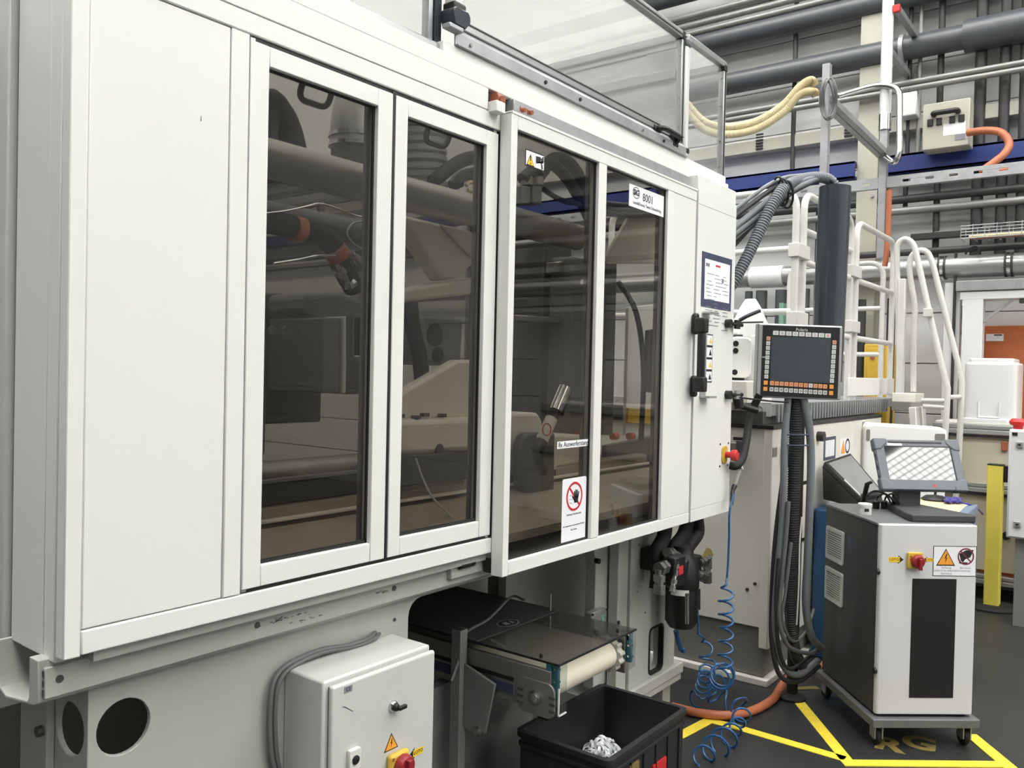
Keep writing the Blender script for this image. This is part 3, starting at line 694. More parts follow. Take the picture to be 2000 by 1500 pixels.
# galvanised skirt under the front pane
sk0 = at(885, 90, y=YC - .02).x
b = MB().box(sk0, xh1 - .0, YC - .028, YC - .024, 2.575, 2.615).add([(sk0, YC - .028, 2.615), (xh1, YC - .028, 2.615), (xh1, YC - .005, 2.64), (sk0, YC - .005, 2.64), (sk0, YC - .024, 2.612), (xh1, YC - .024, 2.612), (xh1, YC - .001, 2.637), (sk0, YC - .001, 2.637)], [(0, 1, 2, 3), (7, 6, 5, 4), (0, 4, 5, 1), (3, 2, 6, 7)])
b.box(sk0, xh1, YC - .04, YC - .024, 2.5745, 2.578)
MB().box(sk0 - .05, 3.70, YF + .012, YC + .01, ZT + .0005, 2.5745).build('skirt_sill', 'white', hd, bevel=.002)
sk = b.build('hood_skirt', 'galv', hd, smooth=False)
for t in (.045, .30, .44, .74, .86): 
    xx = sk0 + (xh1 - sk0) * t
    MB().cyl((xx, YC - .028, 2.597), (xx, YC - .033, 2.597), .006, 10).build('screw', 'bright_steel' if t in (.045, .74) else 'black', sk)
def prof(a, b_, w=.03, name='frame_profile', m='alu'):
    o = MB().bar(a, b_, w, w).build(name, m, hd, bevel=.003); return o
prof((sk0, YC, zh0 + .012), (xh1, YC, zh0 + .012), .026)
MB().bar((sk0, YC - .014, zh0 + .022), (xh1, YC - .014, zh0 + .022), .003, .004).build('profile_groove', 'pipe_black', hd)
prof((1.32, YC, zh1 - .015), (xh1, YC, zh1 - .015), .03)
MB().bar((1.32, YC - .016, zh1 - .018), (xh1, YC - .016, zh1 - .018), .003, .006).build('profile_groove', 'pipe_black', hd)
prof((xh1 - .018, YC, zh0), (xh1 - .018, YC, zh1 - .03), .026)
MB().bar((xh1 - .014, YC - .0135, zh0), (xh1 - .014, YC - .0135, zh1 - .03), .005, .003).build('profile_groove', 'pipe_black', hd)
MB().box(xh1 + .002, xh1 + .042, YC - .018, YC + .02, 2.585, zh1 - .05).build('white_post', 'white_plastic', hd, bevel=.01)
MB().box(xh1 - .034, xh1 - .004, YC - .016, YC + .016, zh1 - .035, zh1 + .001).build('corner_joint', 'black', hd, bevel=.003)
MB().box(xh1 + .0, xh1 + .05, YC - .02, YC + .02, zh1 - .05, zh1 - .018).build('corner_joint', 'tablet', hd, bevel=.008)
MB().box(xh1 - .002, xh1 + .046, YC - .022, YC + .022, 2.60, 2.622).build('corner_joint', 'black', hd, bevel=.005)
MB().cyl((xh1 + .022, YC, ZT), (xh1 + .022, YC, 2.6), .016, 14).build('post_stub', 'alu', hd)
prof((xh1 + .03, YC, zh1 - .008), (xh2, YC, zh1 - .008), .028)
prof((xh2 - .014, YC, ZT), (xh2 - .014, YC, zh1 - .02), .028)
MB().bar((xh2 - .016, YC - .0145, ZT), (xh2 - .016, YC - .0145, zh1 - .03), .006, .003).build('profile_groove', 'pipe_black', hd)
MB().box(xh2 - .03, xh2 + .002, YC - .017, YC + .017, zh1 - .042, zh1 - .012).build('corner_joint', 'black', hd, bevel=.003)
# end frames running back along Y
for xx, nm in ((xh2 - .014, 0), (xh1 - .018, 1)):
    prof((xx, YC + .015, zh1 - .02), (xx, 3.0, zh1 - .02), .036, m='alu')
    prof((xx, YC + .015, zh1 - .056), (xx, 3.0, zh1 - .056), .018, m='alu')
    if nm: prof((xx, YC + .015, 2.93), (xx, 3.0, 2.93), .04, m='alu')
    prof((xx, 3.0, 2.54), (xx, 3.0, zh1), .03)
MB().prism([(YC + .012, zh1 - .03), (YC + .16, zh1 - .03), (YC + .16, zh1 - .07), (YC + .07, zh1 - .17), (YC + .012, zh1 - .17)], 'x', xh1 - .024, xh1 - .020).build('gusset_plate', 'alu', hd)
prof((1.32, 3.0, zh1 - .015), (xh2, 3.0, zh1 - .015), .03)
prof((1.32, 3.0, 2.56), (xh2, 3.0, 2.56), .03)
# left sliding part: dark post, white post with black foot
pl = at(855, 50, y=YC)
MB().box(pl.x - .012, pl.x + .016, YC - .0, YC + .03, ZT, zh1).build('frame_profile', 'column', hd, bevel=.002)
MB().box(pl.x - .035, pl.x - .016, YC + .004, YC + .03, ZT, zh1).build('frame_profile', 'alu', hd, bevel=.002)
pw = at(887, 20, y=YC - .02)
MB().box(pw.x - .022, pw.x + .024, YC - .04, YC, 2.685, zh1).build('white_post', 'white_plastic', hd, bevel=.008)
MB().box(pw.x - .024, pw.x + .028, YC - .044, YC + .004, 2.662, 2.694).build('post_foot', 'black', hd, bevel=.006)
MB().prism([(pw.x - .034, 2.645), (pw.x - .034, 2.668), (pw.x - .02, 2.675), (pw.x + .03, 2.675), (pw.x + .04, 2.662), (pw.x + .04, 2.645), (pw.x + .02, 2.622), (pw.x - .026, 2.622)], 'y', YC - .05, YC + .002).build('post_foot', 'column', hd, bevel=.004)
MB().box(pw.x - .05, pw.x + .01, YC - .05, YC - .02, 2.608, 2.622).build('foot_plate', 'galv', hd, bevel=.003)
prof((.78, YC, 2.556), (pl.x, YC, 2.556), .026)
# panes
for a, c, z0, z1, yy in ((sk0, xh1 - .02, zh0 + .02, zh1 - .03, YC + .004), (xh1 + .03, xh2 - .02, ZT + .002, zh1 - .02, YC + .002), (.80, pl.x, 2.565, zh1, YC + .012)):
    MB().box(a, c, yy - .002, yy + .002, z0, z1).build('clear_pane', 'clear', hd, smooth=False)
MB().box(xh1 - .014, xh1 - .010, YC + .02, 2.98, 2.56, zh1 - .03).build('milky_pane', 'milky', hd, smooth=False)
MB().box(.80, xh2 - .02, YC + .016, 2.99, zh1 - .004, zh1).build('added_milky_sheet', 'milky', hd, smooth=False)  # translucent sheet added so the view up through the hood shows bright
MB().box(.80, xh2 - .03, 3.0 - .002, 3.0 + .002, 2.56, zh1 - .03).build('milky_pane', 'milky', hd, smooth=False)
for z in (2.7, 2.82, 3.0): MB().cyl((xh1 - .03, YC - .006, z), (xh1 - .03, YC - .003, z), .004, 8).build('screw', 'bright_steel', hd)
for z in (2.62, 2.74, 2.9, 3.03): MB().cyl((xh2 - .034, YC - .006, z), (xh2 - .034, YC, z), .004, 8).build('screw', 'bright_steel', hd)
# handle on the pane
a = at(1290, 250, y=YC - .03); c = at(1326, 275, y=YC - .03)
MB().tube(rounded([(a.x, YC, a.z + .0), (a.x, YC - .045, a.z), (c.x - .02, YC - .045, a.z - .005), (c.x - .02, YC - .02, c.z - .02)], .02), .011, 8).build('hood_handle', 'black', hd)
MB().box(c.x - .05, c.x, YC - .03, YC - .01, c.z - .03, c.z + .02).box(a.x - .025, a.x + .03, YC - .02, YC - .004, a.z - .012, a.z + .012).build('handle_mount', 'black', hd, bevel=.004)

# ------------------------------------------------------------------ machine base
bs = thing('steel_undercarriage', 'grey painted steel undercarriage with round holes below the white enclosure', 'machine frame', (2.2, 2.3, 0))
YP = 1.70
# channel beam: rounded profile open at its left end
def beam_profile():
    o = [(1.66, 1.083), (1.66, 1.012), (1.664, 1.0), (1.674, .994), (1.80, .976), (1.83, .985), (1.845, 1.01), (1.845, 1.085)]
    i = [(1.838, 1.085), (1.838, 1.012), (1.826, .992), (1.80, .983), (1.705, .996), (1.698, 1.004), (1.698, 1.083)]
    return o + i
MB().prism(beam_profile(), 'x', .715, 2.12).build('channel_beam', 'base_grey', bs, bevel=.002)
MB().box(.724, 2.10, 1.652, 1.661, 1.008, 1.068).build('guide_rail', 'base_grey', bs, bevel=.002)
b = MB()
for i in range(3):
    for j in range(2): b.box(.7225, .7238, 1.653 + j * .004, 1.656 + j * .004, 1.014 + i * .018, 1.026 + i * .018)
b.build('chamber_shade', 'casting_dark', bs)  # dark patches painted for the shade in the hollow rail end
for px, py in ((117, 1326), (503, 1221), (770, 1149)):
    p = at(px, py, y=1.651)
    MB().lathe([(.0075, 0), (.0075, .002)], (p.x, 1.6525, p.z), -Y, 16).build('bolt_hole_shade', 'casting_dark', bs)  # dark disc painted for the shade in a bolt hole
for px in (270, 340): 
    p = at(px, 1255, y=1.66)
    MB().box(p.x - .02, p.x + .012, 1.63, 1.66, 1.068, 1.0925).build('clip_block', 'casting_dark' , bs)
MB().box(.80, 2.05, 1.62, 1.75, 1.0685, 1.091).build('rail_gap_filler', 'base_grey', bs)
# paint wear on the guide rail
rng = random.Random(3)
for px, py, n, s in ((560, 1206, 26, .09), (755, 1153, 16, .05), (590, 1212, 12, .06)):
    b = MB()
    for i in range(n):
        q = at(px + rng.gauss(0, 22), py + rng.gauss(0, 2.2), y=1.6515)
        q.z = at(px, py, y=1.6515).z + rng.gauss(0, .0022); w = rng.uniform(.001, .006); h = rng.uniform(.0004, .0011)
        b.box(q.x - w, q.x + w, 1.6512, 1.652, q.z - h, q.z + h)
    b.build('paint_wear', 'scratch', bs, smooth=False)
# front plate with round hole and big rounded opening for the conveyor
xo0 = 1.75; zo = .985
def hole(px, py, w, h): p = at(px, py, y=YP); return p
hp = at(242, 1419, y=YP); hr = .058
xl = at(172, 1400, y=YP).x
outer = [(xl, .1), (xo0, .1), (xo0, zo - .055)] + [(xo0 + .05 * (1 - math.cos(t)), zo - .055 + .05 * math.sin(t)) for t in (.4, .8, 1.2, 1.5708)] + [(2.74, zo - .005), (2.74, 1.0), (xl, 1.0)]
MB().prism(outer, 'y', YP, YP + .012, [ring_pts(hp.x, hp.z, hr, 28)]).build('front_plate', 'base_grey', bs, bevel=.002)
for px, py in ((770, 1210),): p = at(px, py, y=YP); MB().cyl((p.x, YP, p.z), (p.x, YP - .003, p.z), .005, 10).build('bolt_hole_shade', 'casting_dark', bs)  # flat dark disc, shade of a hole put into its colour
# bent left end of the plate with the second hole
E0 = Vector((xl, YP, 0)); E1 = at(107, 1420, y=1.82); ed = Vector((E1.x - xl, E1.y - YP, 0)); el = ed.length; ed.normalize()
Me = frame(E0 + ed * el, -ed, Z)
q = at(135, 1424, y=YP + .05)
MB(Me).prism([(0, .1), (el, .1), (el, 1.0), (0, 1.0)], 'z', -.012, 0, [ring_pts(el * .47, hp.z + .004, .05, 28, .056)]).build('bent_plate', 'base_grey', bs, bevel=.002)
MB(Me).box(-.035, 0, -.03, .012, .1, .93) if False else None
q = at(100, 1420, y=1.83)
MB().box(q.x - .012, q.x + .012, 1.824, 1.95, .1, .94).build('end_flange', 'base_grey', bs, bevel=.003)
q = at(97, 1428, y=1.83); MB().cyl((q.x - .02, 1.845, q.z), (q.x + .01, 1.845, q.z), .012, 8).build('flange_bolt', 'casting_dark', bs)
# dark inside of the base
MB().box(.80, 1.74, 2.3, 2.34, .0, 1.0).build('inner_wall', 'base_grey', bs)
MB().box(xo0 - .03, xo0, YP + .03, 2.9, .1, 1.0).build('opening_cheek', 'base_grey', bs)
MB().box(xo0, 3.9, 2.86, 2.9, .0, 1.05).build('opening_back_or_added_panel', 'base_grey', bs)
MB().box(2.86, 3.9, 2.2, 2.24, .0, 1.0).build('opening_back_or_added_panel', 'base_grey', bs)  # extra panel added to block brightness coming from behind the opening
MB().box(xo0, 3.7, 1.72, 2.9, 1.0, 1.02).build('opening_roof', 'base_grey', bs)
# right part of the base: curved cheek, pedestal with slot, ledge and leg
yr = 1.80
xc0 = at(1150, 1194, y=1.9).x
cheek = [(xc0, .30), (3.30, .30), (3.30, 1.05), (xc0 - .12, 1.05)] + [(xc0 - .12 + .12 * math.sin(t), .98 - .16 * (1 - math.cos(t))) for t in (0, .5, 1.0, 1.5)]
MB().prism(cheek, 'y', 1.87, 1.92).build('curved_cheek', 'base_grey', bs, bevel=.003)
p = at(1163, 1095, y=1.87); MB().cyl((p.x, 1.87, p.z), (p.x, 1.85, p.z), .012, 10).build('cheek_knob', 'black', bs)
x0, x1 = at(1212, 1150, y=yr).x, at(1318, 1240, y=yr).x
zb = .262
s0, s1 = at(1268, 1240, y=yr), at(1293, 1300, y=yr)
sl = rrect(s0.x, s1.x, at(1280, 1312, y=yr).z, at(1282, 1222, y=yr).z, .03)
MB().prism([(x0 + .09, zb), (x1, zb), (x1, .58), (x1 - .08, .64), (x1 - .08, 1.05), (x0 + .09, 1.05)], 'y', yr, yr + .05, [sl]).build('pedestal_plate', 'base_grey', bs, bevel=.004)
MB().prism(rrect(s0.x - .004, s1.x + .004, at(1280, 1312, y=yr).z - .004, at(1282, 1222, y=yr).z + .004, .03), 'y', yr - .004, yr + .02, [rrect(s0.x + .006, s1.x - .006, at(1280, 1312, y=yr).z + .006, at(1282, 1222, y=yr).z - .006, .024)]).build('slot_edge', 'rubber', bs)
MB().box(x0, x0 + .085, yr + .012, yr + .06, zb, 1.05).build('pedestal_post', 'base_grey', bs, bevel=.004)
MB().box(x0 - .1, x1 + .06, yr - .02, yr + .3, zb - .05, zb).build('pedestal_ledge', 'base_grey', bs, bevel=.004)
MB().box(x0 - .1, x1 + .055, yr - .012, yr + .3, zb - .085, zb - .052).build('pedestal_ledge', 'base_grey', bs, bevel=.004)
MB().box(x1 - .05, x1 + .03, yr + .03, yr + .11, .02, zb - .08).build('leg', 'base_grey', bs, bevel=.004)
MB().box(x1 - .08, x1 + .06, yr + .0, yr + .14, 0, .022).build('foot_plate', 'base_grey', bs, bevel=.004)
MB().box(x0 - .05, x0 + .04, yr + .08, yr + .16, 0, zb - .08).build('leg', 'base_grey', bs, bevel=.004)
MB().box(x0 - .1, x1 + .03, 2.4, 2.45, 0, 1.0).build('inner_wall', 'base_grey', bs)
for px, py in ((1248, 1064), (1245, 1156), (1260, 1196), (1285, 1160), (1310, 1180)):
    p = at(px, py, y=yr); MB().cyl((p.x, yr, p.z), (p.x, yr - .002, p.z), .004, 8).build('bolt_hole_shade', 'casting_dark', bs)  # dark discs in place of shaded holes in the pedestal
# door guide rods under the sliding door
p = at(927, 1100, y=1.62)
MB().cyl((p.x - .06, 1.63, p.z), (p.x + .005, 1.63, p.z), .011, 12).build('door_stop', 'black', bs)
MB().box(1.86, 2.115, 1.635, 1.662, 1.03, 1.092).build('stop_block', 'base_grey', bs, bevel=.003)
MB().box(2.0, 2.02, YF - .005, YF + .03, 1.03, 1.075).build('roller_block', 'black', bs, bevel=.003)
# ================================================================== THINGS IN FRONT OF THE BASE
# ---- electrical box
bx0, bx1, by0, by1, bz0, bz1 = 1.314, 1.684, 1.552, 1.70, .36, .90
eb = thing('electrical_box', 'grey electrical box with red rotary switch mounted on the machine base', 'electrical box', ((bx0 + bx1) / 2, 1.62, bz0))
MB().box(bx0, bx1, by0, by1, bz0, bz1).build('box_body', 'box_grey', eb, bevel=.006)
dr_ = MB().box(bx0 + .012, bx1 + .001, by0 - .019, by0 - .003, bz0 + .01, bz1 - .012).build('box_door', 'box_grey', eb, bevel=.006, seg=3)
MB().box(bx0 + .016, bx1 - .004, by0 - .004, by0 + .001, bz0 + .015, bz1 - .016).build('door_gap_fill', 'casting_dark', eb)
YD = by0 - .019
FD = frame((0, YD, 0), X, Z)
p = at(680, 1346, y=YD)
flat(FD, [(p.x - .013, p.z - .008), (p.x + .013, p.z - .008), (p.x + .013, p.z + .008), (p.x - .013, p.z + .008)], 0, .0006, 'print_grey', eb, 'ce_plate')
text(FD @ Matrix.Translation((0, 0, .0008)), 'CE', .013, p.x, p.z, 'print', eb)
a, c = at(667, 1380, y=YD), at(690, 1390, y=YD)
MB(FD).prism([(a.x, a.z), (a.x + .012, a.z - .0065), (c.x, c.z), (c.x - .001, c.z + .002), (a.x + .012, a.z - .004)], 'z', 0, .0005).build('scratch', 'print', eb, smooth=False)
p = at(767, 1379, y=YD)
MB().lathe([(.0155, 0), (.0155, .004), (.012, .010)], (p.x, YD, p.z), -Y, 20).build('lock_collar', 'bright_steel', eb)
MB().lathe([(.0095, .008), (.0095, .018), (.004, .021)], (p.x, YD, p.z), -Y, 16).box(p.x - .002, p.x + .026, YD - .028, YD - .018, p.z - .006, p.z + .004).build('lock_key', 'black', eb, bevel=.002)
p = at(688, 1481, y=YD)
MB().prism(rrect(p.x - .018, p.x + .018, p.z - .026, p.z + .026, .004), 'y', YD - .012, YD).build('socket_plate', 'white_dull', eb, bevel=.002)
MB().lathe([(.011, 0), (.011, .003), (.008, .0045)], (p.x, YD - .012, p.z), -Y, 18).build('socket_hole_shade', 'black', eb)  # black disc painted as the dark of the socket hole
p = at(764, 1448, y=YD)
flat(FD, tri(p.x, p.z, .05), 0, .0006, 'print', eb, 'hazard_triangle')
flat(FD, tri(p.x, p.z - .001, .041), .0006, .0010, 'sign_orange', eb, 'hazard_field')
flat(FD, bolt2(p.x, p.z - .004, .022), .0010, .0014, 'print', eb, 'hazard_bolt')
p = at(772, 1491, y=YD)
MB().box(p.x - .034, p.x + .034, YD - .02, YD, p.z - .034, p.z + .034).build('switch_plate', 'yellow_box', eb, bevel=.008)
MB().lathe([(.03, 0), (.03, .012), (.026, .022)], (p.x + .004, YD - .02, p.z), -Y, 28).box(p.x - .003, p.x + .011, YD - .054, YD - .04, p.z - .022, p.z + .022).build('switch_knob', 'dark_red', eb, bevel=.002)
for dz in (-.024, .024): MB().cyl((p.x - .026, YD - .0205, p.z + dz), (p.x - .026, YD - .0195, p.z + dz), .005, 8).build('plate_screw', 'brown', eb)
def loto(M, x, z, s, flip, parent):
    k = -1 if flip else 1
    flat(M, [(x, z), (x + k * s * .75, z + s * .55), (x + k * s * .75, z - s * .55)], 0, .0007, 'print', parent, 'loto_arrow')
    flat(M, [(x + k * s * .55, z - s * .34), (x + k * s * 2.0, z - s * .34), (x + k * s * 2.0, z + s * .34), (x + k * s * .55, z + s * .34)][::k], .0007, .0012, 'sign_yellow', parent, 'loto_tag')
    text(M @ Matrix.Translation((0, 0, .0013)), 'LOTO', s * .48, x + k * s * 1.28, z, 'print', parent, bold=.0002)
p2_ = at(799, 1476, y=YD); loto(FD, p2_.x, p2_.z, .026, False, eb)
# grey cables behind the box
for off, lb in ((0, 'outer'), (.016, 'inner')):
    P = [at(px, py, y=1.682) + Vector((off, 0, -off * .5)) for px, py in ((560, 1560), (535, 1500), (527, 1440), (527, 1380), (533, 1335), (552, 1305), (585, 1285), (630, 1268), (680, 1260), (720, 1246), (748, 1236))]
    P[-1].y = 1.71
    tag(MB().tube(P, .0065, 8, 6).build('grey_cable', 'cable_grey'), 'grey cable curving over the electrical box on the base plate, %s of two' % lb, 'cable')

# ---- conveyor
cx0, cx1, cyf, czt = 2.257, 2.770, 1.512, .70
cv = thing('conveyor', 'small discharge conveyor with white belt roll and smoked cover reaching out of the machine', 'conveyor', ((cx0 + cx1) / 2, 1.9, .5))
MB().box(cx0, cx1, cyf, 2.8, czt - .004, czt).build('cover_plate', 'smoke', cv, smooth=False)
b = MB()
b.box(cx0 - .001, cx0 + .003, cyf, 2.8, czt - .006, czt + .001).box(cx0, cx1, cyf - .001, cyf + .003, czt - .006, czt + .001)
b.build('cover_edge', 'rubber', cv)
MB().box(cx0 + .0, cx1, 1.86, 2.8, czt + .0005, czt + .004).build('rear_cover', 'cart_dark', cv)
for xx in (cx0 + .006, cx1 - .024):
    fl = MB().box(xx, xx + .018, 1.545, 2.8, .53, .668).build('side_frame', 'satin_steel', cv, bevel=.003)
    MB().box(xx + .002, xx + .016, 1.53, 1.57, .655, .69).box(xx + .002, xx + .016, cyf + .008, cyf + .032, .575, .695).build('corner_bracket', 'teal', cv, bevel=.003)
    for z in (.6, .64, .68): MB().cyl((xx - .001, cyf + .018, z), (xx - .004, cyf + .018, z), .004, 8).cyl((xx + .01, cyf + .009, z), (xx + .01, cyf + .005, z), .004, 8).build('bracket_screw', 'bright_steel', cv)
    MB().box(xx + .006, xx + .010, 1.53, 2.8, .668, czt - .004).build('side_window', 'acrylic', cv, smooth=False)
MB().box(cx0 + .002, cx0 + .0065, 1.70, 2.8, .556, .588).build('blue_stripe', 'frame_blue', cv)
MB().box(cx0 + .003, cx0 + .0065, 1.70, 2.8, .60, .612).build('frame_slot_shade', 'black', cv)  # black strip painted for the shade in the frame slot
# bearing plate with hub on the left side
pc = at(1047, 1362, x=cx0)
MB().prism(rrect(pc.y - .075, pc.y + .075, pc.z - .058, pc.z + .058, .03), 'x', cx0 - .004, cx0 + .006).build('bearing_plate', 'satin_steel', cv, bevel=.002)
MB().lathe([(.024, 0), (.024, .006), (.018, .01), (.018, .016), (.010, .018)], (cx0 - .004, pc.y, pc.z), -X, 24).build('bearing_hub', 'steel', cv)
for dy in (-.066, .062):
    for dz in (-.03, -.008, .014): MB().box(cx0 - .006, cx0 - .003, pc.y + dy - .012, pc.y + dy + .012, pc.z + dz - .004, pc.z + dz + .004).build('adjuster_slot', 'casting_dark', cv)
# belt and roll
rc = Vector((0, 1.60, .603)); rr_ = .05
pts = [(2.75, rc.z + rr_)] + [(rc.y + rr_ * math.cos(math.radians(a)), rc.z + rr_ * math.sin(math.radians(a))) for a in range(90, 271, 10)] + [(2.75, rc.z - rr_), (2.75, rc.z - rr_ + .004)] + [(rc.y + (rr_ - .004) * math.cos(math.radians(a)), rc.z + (rr_ - .004) * math.sin(math.radians(a))) for a in range(270, 89, -10)] + [(2.75, rc.z + rr_ - .004)]
MB().prism(pts, 'x', cx0 + .04, cx1 - .075).build('belt', 'belt', cv)
MB().cyl((cx0 + .03, rc.y, rc.z), (cx1 - .03, rc.y, rc.z), .012, 12).build('roll_shaft', 'steel', cv)
wheel = []
for k in range(48):
    a = 2 * math.pi * k / 48; r = .066 if (k // 2) % 2 else .056
    wheel.append((rc.y + r * math.cos(a), rc.z + r * math.sin(a)))
MB().prism(wheel, 'x', cx1 - .073, cx1 - .04).build('sprocket_wheel', 'belt_dark', cv)
MB().prism([(rc.y + (.055 if (k // 2) % 2 else .048) * math.cos(2 * math.pi * k / 24), rc.z + (.055 if (k // 2) % 2 else .048) * math.sin(2 * math.pi * k / 24)) for k in range(24)], 'x', cx0 + .028, cx0 + .04).build('sprocket_wheel', 'belt_dark', cv)
b = MB()
for i in range(26): b.box(cx1 - .07, cx1 - .045, 1.62 + i * .02, 1.63 + i * .02, rc.z + rr_, rc.z + rr_ + .008)
b.build('belt_teeth', 'casting_dark', cv, smooth=False)
# clear end guards
MB().box(cx0 + .004, cx0 + .008, cyf, 1.545, .53, czt - .005).build('end_guard', 'acrylic', cv, smooth=False)
MB().box(cx0 + .004, cx0 + .05, cyf, cyf + .003, .53, czt - .005).build('end_guard', 'acrylic', cv, smooth=False)
MB().box(cx1 - .05, cx1 - .004, cyf, cyf + .003, .56, czt - .005).build('end_guard', 'acrylic', cv, smooth=False)
MB().box(cx0 + .003, cx0 + .05, cyf - .001, cyf + .004, .528, .532).box(cx0 + .003, cx0 + .007, cyf - .001, cyf + .004, .528, .62).build('guard_edge', 'white_plastic', cv)
MB().box(cx1 - .002, cx1 + .012, cyf + .03, 1.66, .57, .665).build('drive_plate', 'cart_dark', cv, bevel=.003)
MB().box(cx0 + .012, cx0 + .03, 1.56, 1.60, .50, .60).build('belt_tensioner', 'black', cv)
# oval badge on the cover
FT = frame((0, 0, czt + .0042), X, Y)
p = at(992, 1217, z=czt + .004)
b_ = flat(FT, ring_pts(p.x, p.y, .052, 28, .036), 0, .0006, 'alu', cv, 'oval_badge')
flat(FT, ring_pts(p.x, p.y, .046, 28, .031), .0006, .0010, 'print', cv, 'badge_field')
flat(FT, [(p.x - .028, p.y - .014), (p.x - .006, p.y - .018), (p.x + .004, p.y + .012), (p.x - .02, p.y + .016)], .001, .0014, 'alu', cv, 'badge_mark')
flat(FT, [(p.x + .006, p.y - .018), (p.x + .028, p.y - .012), (p.x + .022, p.y + .014), (p.x + .014, p.y + .002)], .001, .0014, 'alu', cv, 'badge_mark')
# knobs on the cover, sensor, support post and gusset
for px, py in ((1057, 1284), (1206, 1235), (1208, 1219)):
    p = at(px, py, z=czt); MB().cyl((p.x, p.y, czt), (p.x, p.y, czt + .012), .006, 8).build('cover_knob', 'black', cv)
p = at(1075, 1185, z=czt + .02); MB().cyl((p.x, p.y, czt), (p.x, p.y, czt + .07), .004, 8).build('sensor_pin', 'satin_steel', cv)
b = MB().box(2.215, 2.255, 1.90, 1.904, .0, .74).box(2.215, 2.219, 1.90, 1.94, 0, .74).box(2.251, 2.255, 1.90, 1.94, 0, .74)
b.build('support_post', 'casting_grey', cv, bevel=.002)
MB().prism([(1.76, .58), (1.90, .62), (1.90, .40), (1.87, .385), (1.80, .40)], 'x', 2.24, 2.25).build('support_gusset', 'casting_grey', cv, bevel=.003)
MB().lathe([(.02, 0), (.02, .006), (.01, .012)], (2.24, 1.83, .40), -X, 14).build('gusset_bolt', 'steel', cv)
MB().box(2.1, 2.8, 2.0, 2.05, .0, .52).build('support_frame', 'casting_grey', cv)
tag(MB().tube([at(1025, 1172, z=.80), at(1000, 1165, z=.80), at(972, 1192, z=.76), at(950, 1212, z=.73), at(916, 1231, z=.71), at(900, 1250, y=1.93), at(897, 1285, y=1.91), at(882, 1330, y=1.9)], .005, 6, 6).build('thin_cable', 'cable_grey'), 'thin dark cable lying over the conveyor cover', 'cable')
p = at(1170, 1205, y=1.84)
sb = thing('sensor_box', 'small grey sensor box with green lamp behind the conveyor', 'sensor', (p.x, 1.84, p.z - .03))
MB().box(p.x - .07, p.x + .05, 1.835, 1.87, p.z - .03, p.z + .03).build('sensor_body', 'alu', sb, bevel=.004)
MB().cyl((p.x + .02, 1.835, p.z - .008), (p.x + .02, 1.831, p.z - .008), .012, 10).build('lamp', 'green', sb)
for dx in (-.065, .045): MB().cyl((p.x + dx, 1.835, p.z + .025), (p.x + dx, 1.83, p.z + .025), .006, 8).build('screw', 'bright_steel', sb)

# ---- black bin with moulded rings
qx0, qx1, qy0, qy1, qz = 2.335, 2.912, 1.360, 1.745, .40
bn = thing('black_bin', 'black plastic stacking bin under the conveyor end holding white rings', 'bin', ((qx0 + qx1) / 2, (qy0 + qy1) / 2, 0))
t = .012
MB().prism(rrect(qx0 + .01, qx1 - .01, qy0 + .01, qy1 - .01, .02), 'z', .0, qz - .01, [rrect(qx0 + .022, qx1 - .022, qy0 + .022, qy1 - .022, .015)]).build('bin_wall', 'bin', bn)
MB().prism(rrect(qx0 + .012, qx1 - .012, qy0 + .012, qy1 - .012, .02), 'z', 0, .015).build('bin_floor', 'bin', bn)
MB().prism(rrect(qx0, qx1, qy0, qy1, .025), 'z', qz - .02, qz, [rrect(qx0 + .02, qx1 - .02, qy0 + .02, qy1 - .02, .015)]).build('bin_rim', 'bin', bn, bevel=.003)
MB().prism(rrect(qx0 + .004, qx1 - .004, qy0 + .004, qy1 - .004, .025), 'z', qz - .055, qz - .043, [rrect(qx0 + .02, qx1 - .02, qy0 + .02, qy1 - .02, .015)]).build('bin_rib', 'bin', bn, bevel=.002)
for k in range(6):
    xx = qx0 + .06 + k * .09
    MB().box(xx, xx + .006, qy0 + .004, qy0 + .012, .05, qz - .055).build('bin_rib', 'bin', bn)
for px, py, m, w in ((1287, 1497, 'red', .05), (1238, 1501, 'yellow_old', .03)):
    p = at(px, py, y=qy0 + .008); MB().box(p.x - w, p.x + w, qy0 + .004, qy0 + .0095, p.z - .05, p.z + .02).build('bin_print', m, bn, smooth=False)
hc = at(1172, 1470, z=.20)
rng = random.Random(11)
def hgt(x, y):
    return .03 + .20 * math.exp(-(((x - hc.x) / .17) ** 2 + ((y - hc.y) / .12) ** 2))
b = MB(); n = 18; V = []; F = []
for i in range(n + 1):
    for j in range(n + 1):
        x = qx0 + .024 + (qx1 - qx0 - .048) * i / n; y = qy0 + .024 + (qy1 - qy0 - .048) * j / n
        V.append((x, y, max(.016, hgt(x, y) - .012 + rng.uniform(-.006, .006))))
for i in range(n):
    for j in range(n): F.append((i * (n + 1) + j, (i + 1) * (n + 1) + j, (i + 1) * (n + 1) + j + 1, i * (n + 1) + j + 1))
o = b.add(V, F).build('ring_heap', 'ring', smooth=False); tag(o, 'heap of white moulded plastic rings filling the black bin', 'rings'); o['kind'] = 'stuff'
src = None
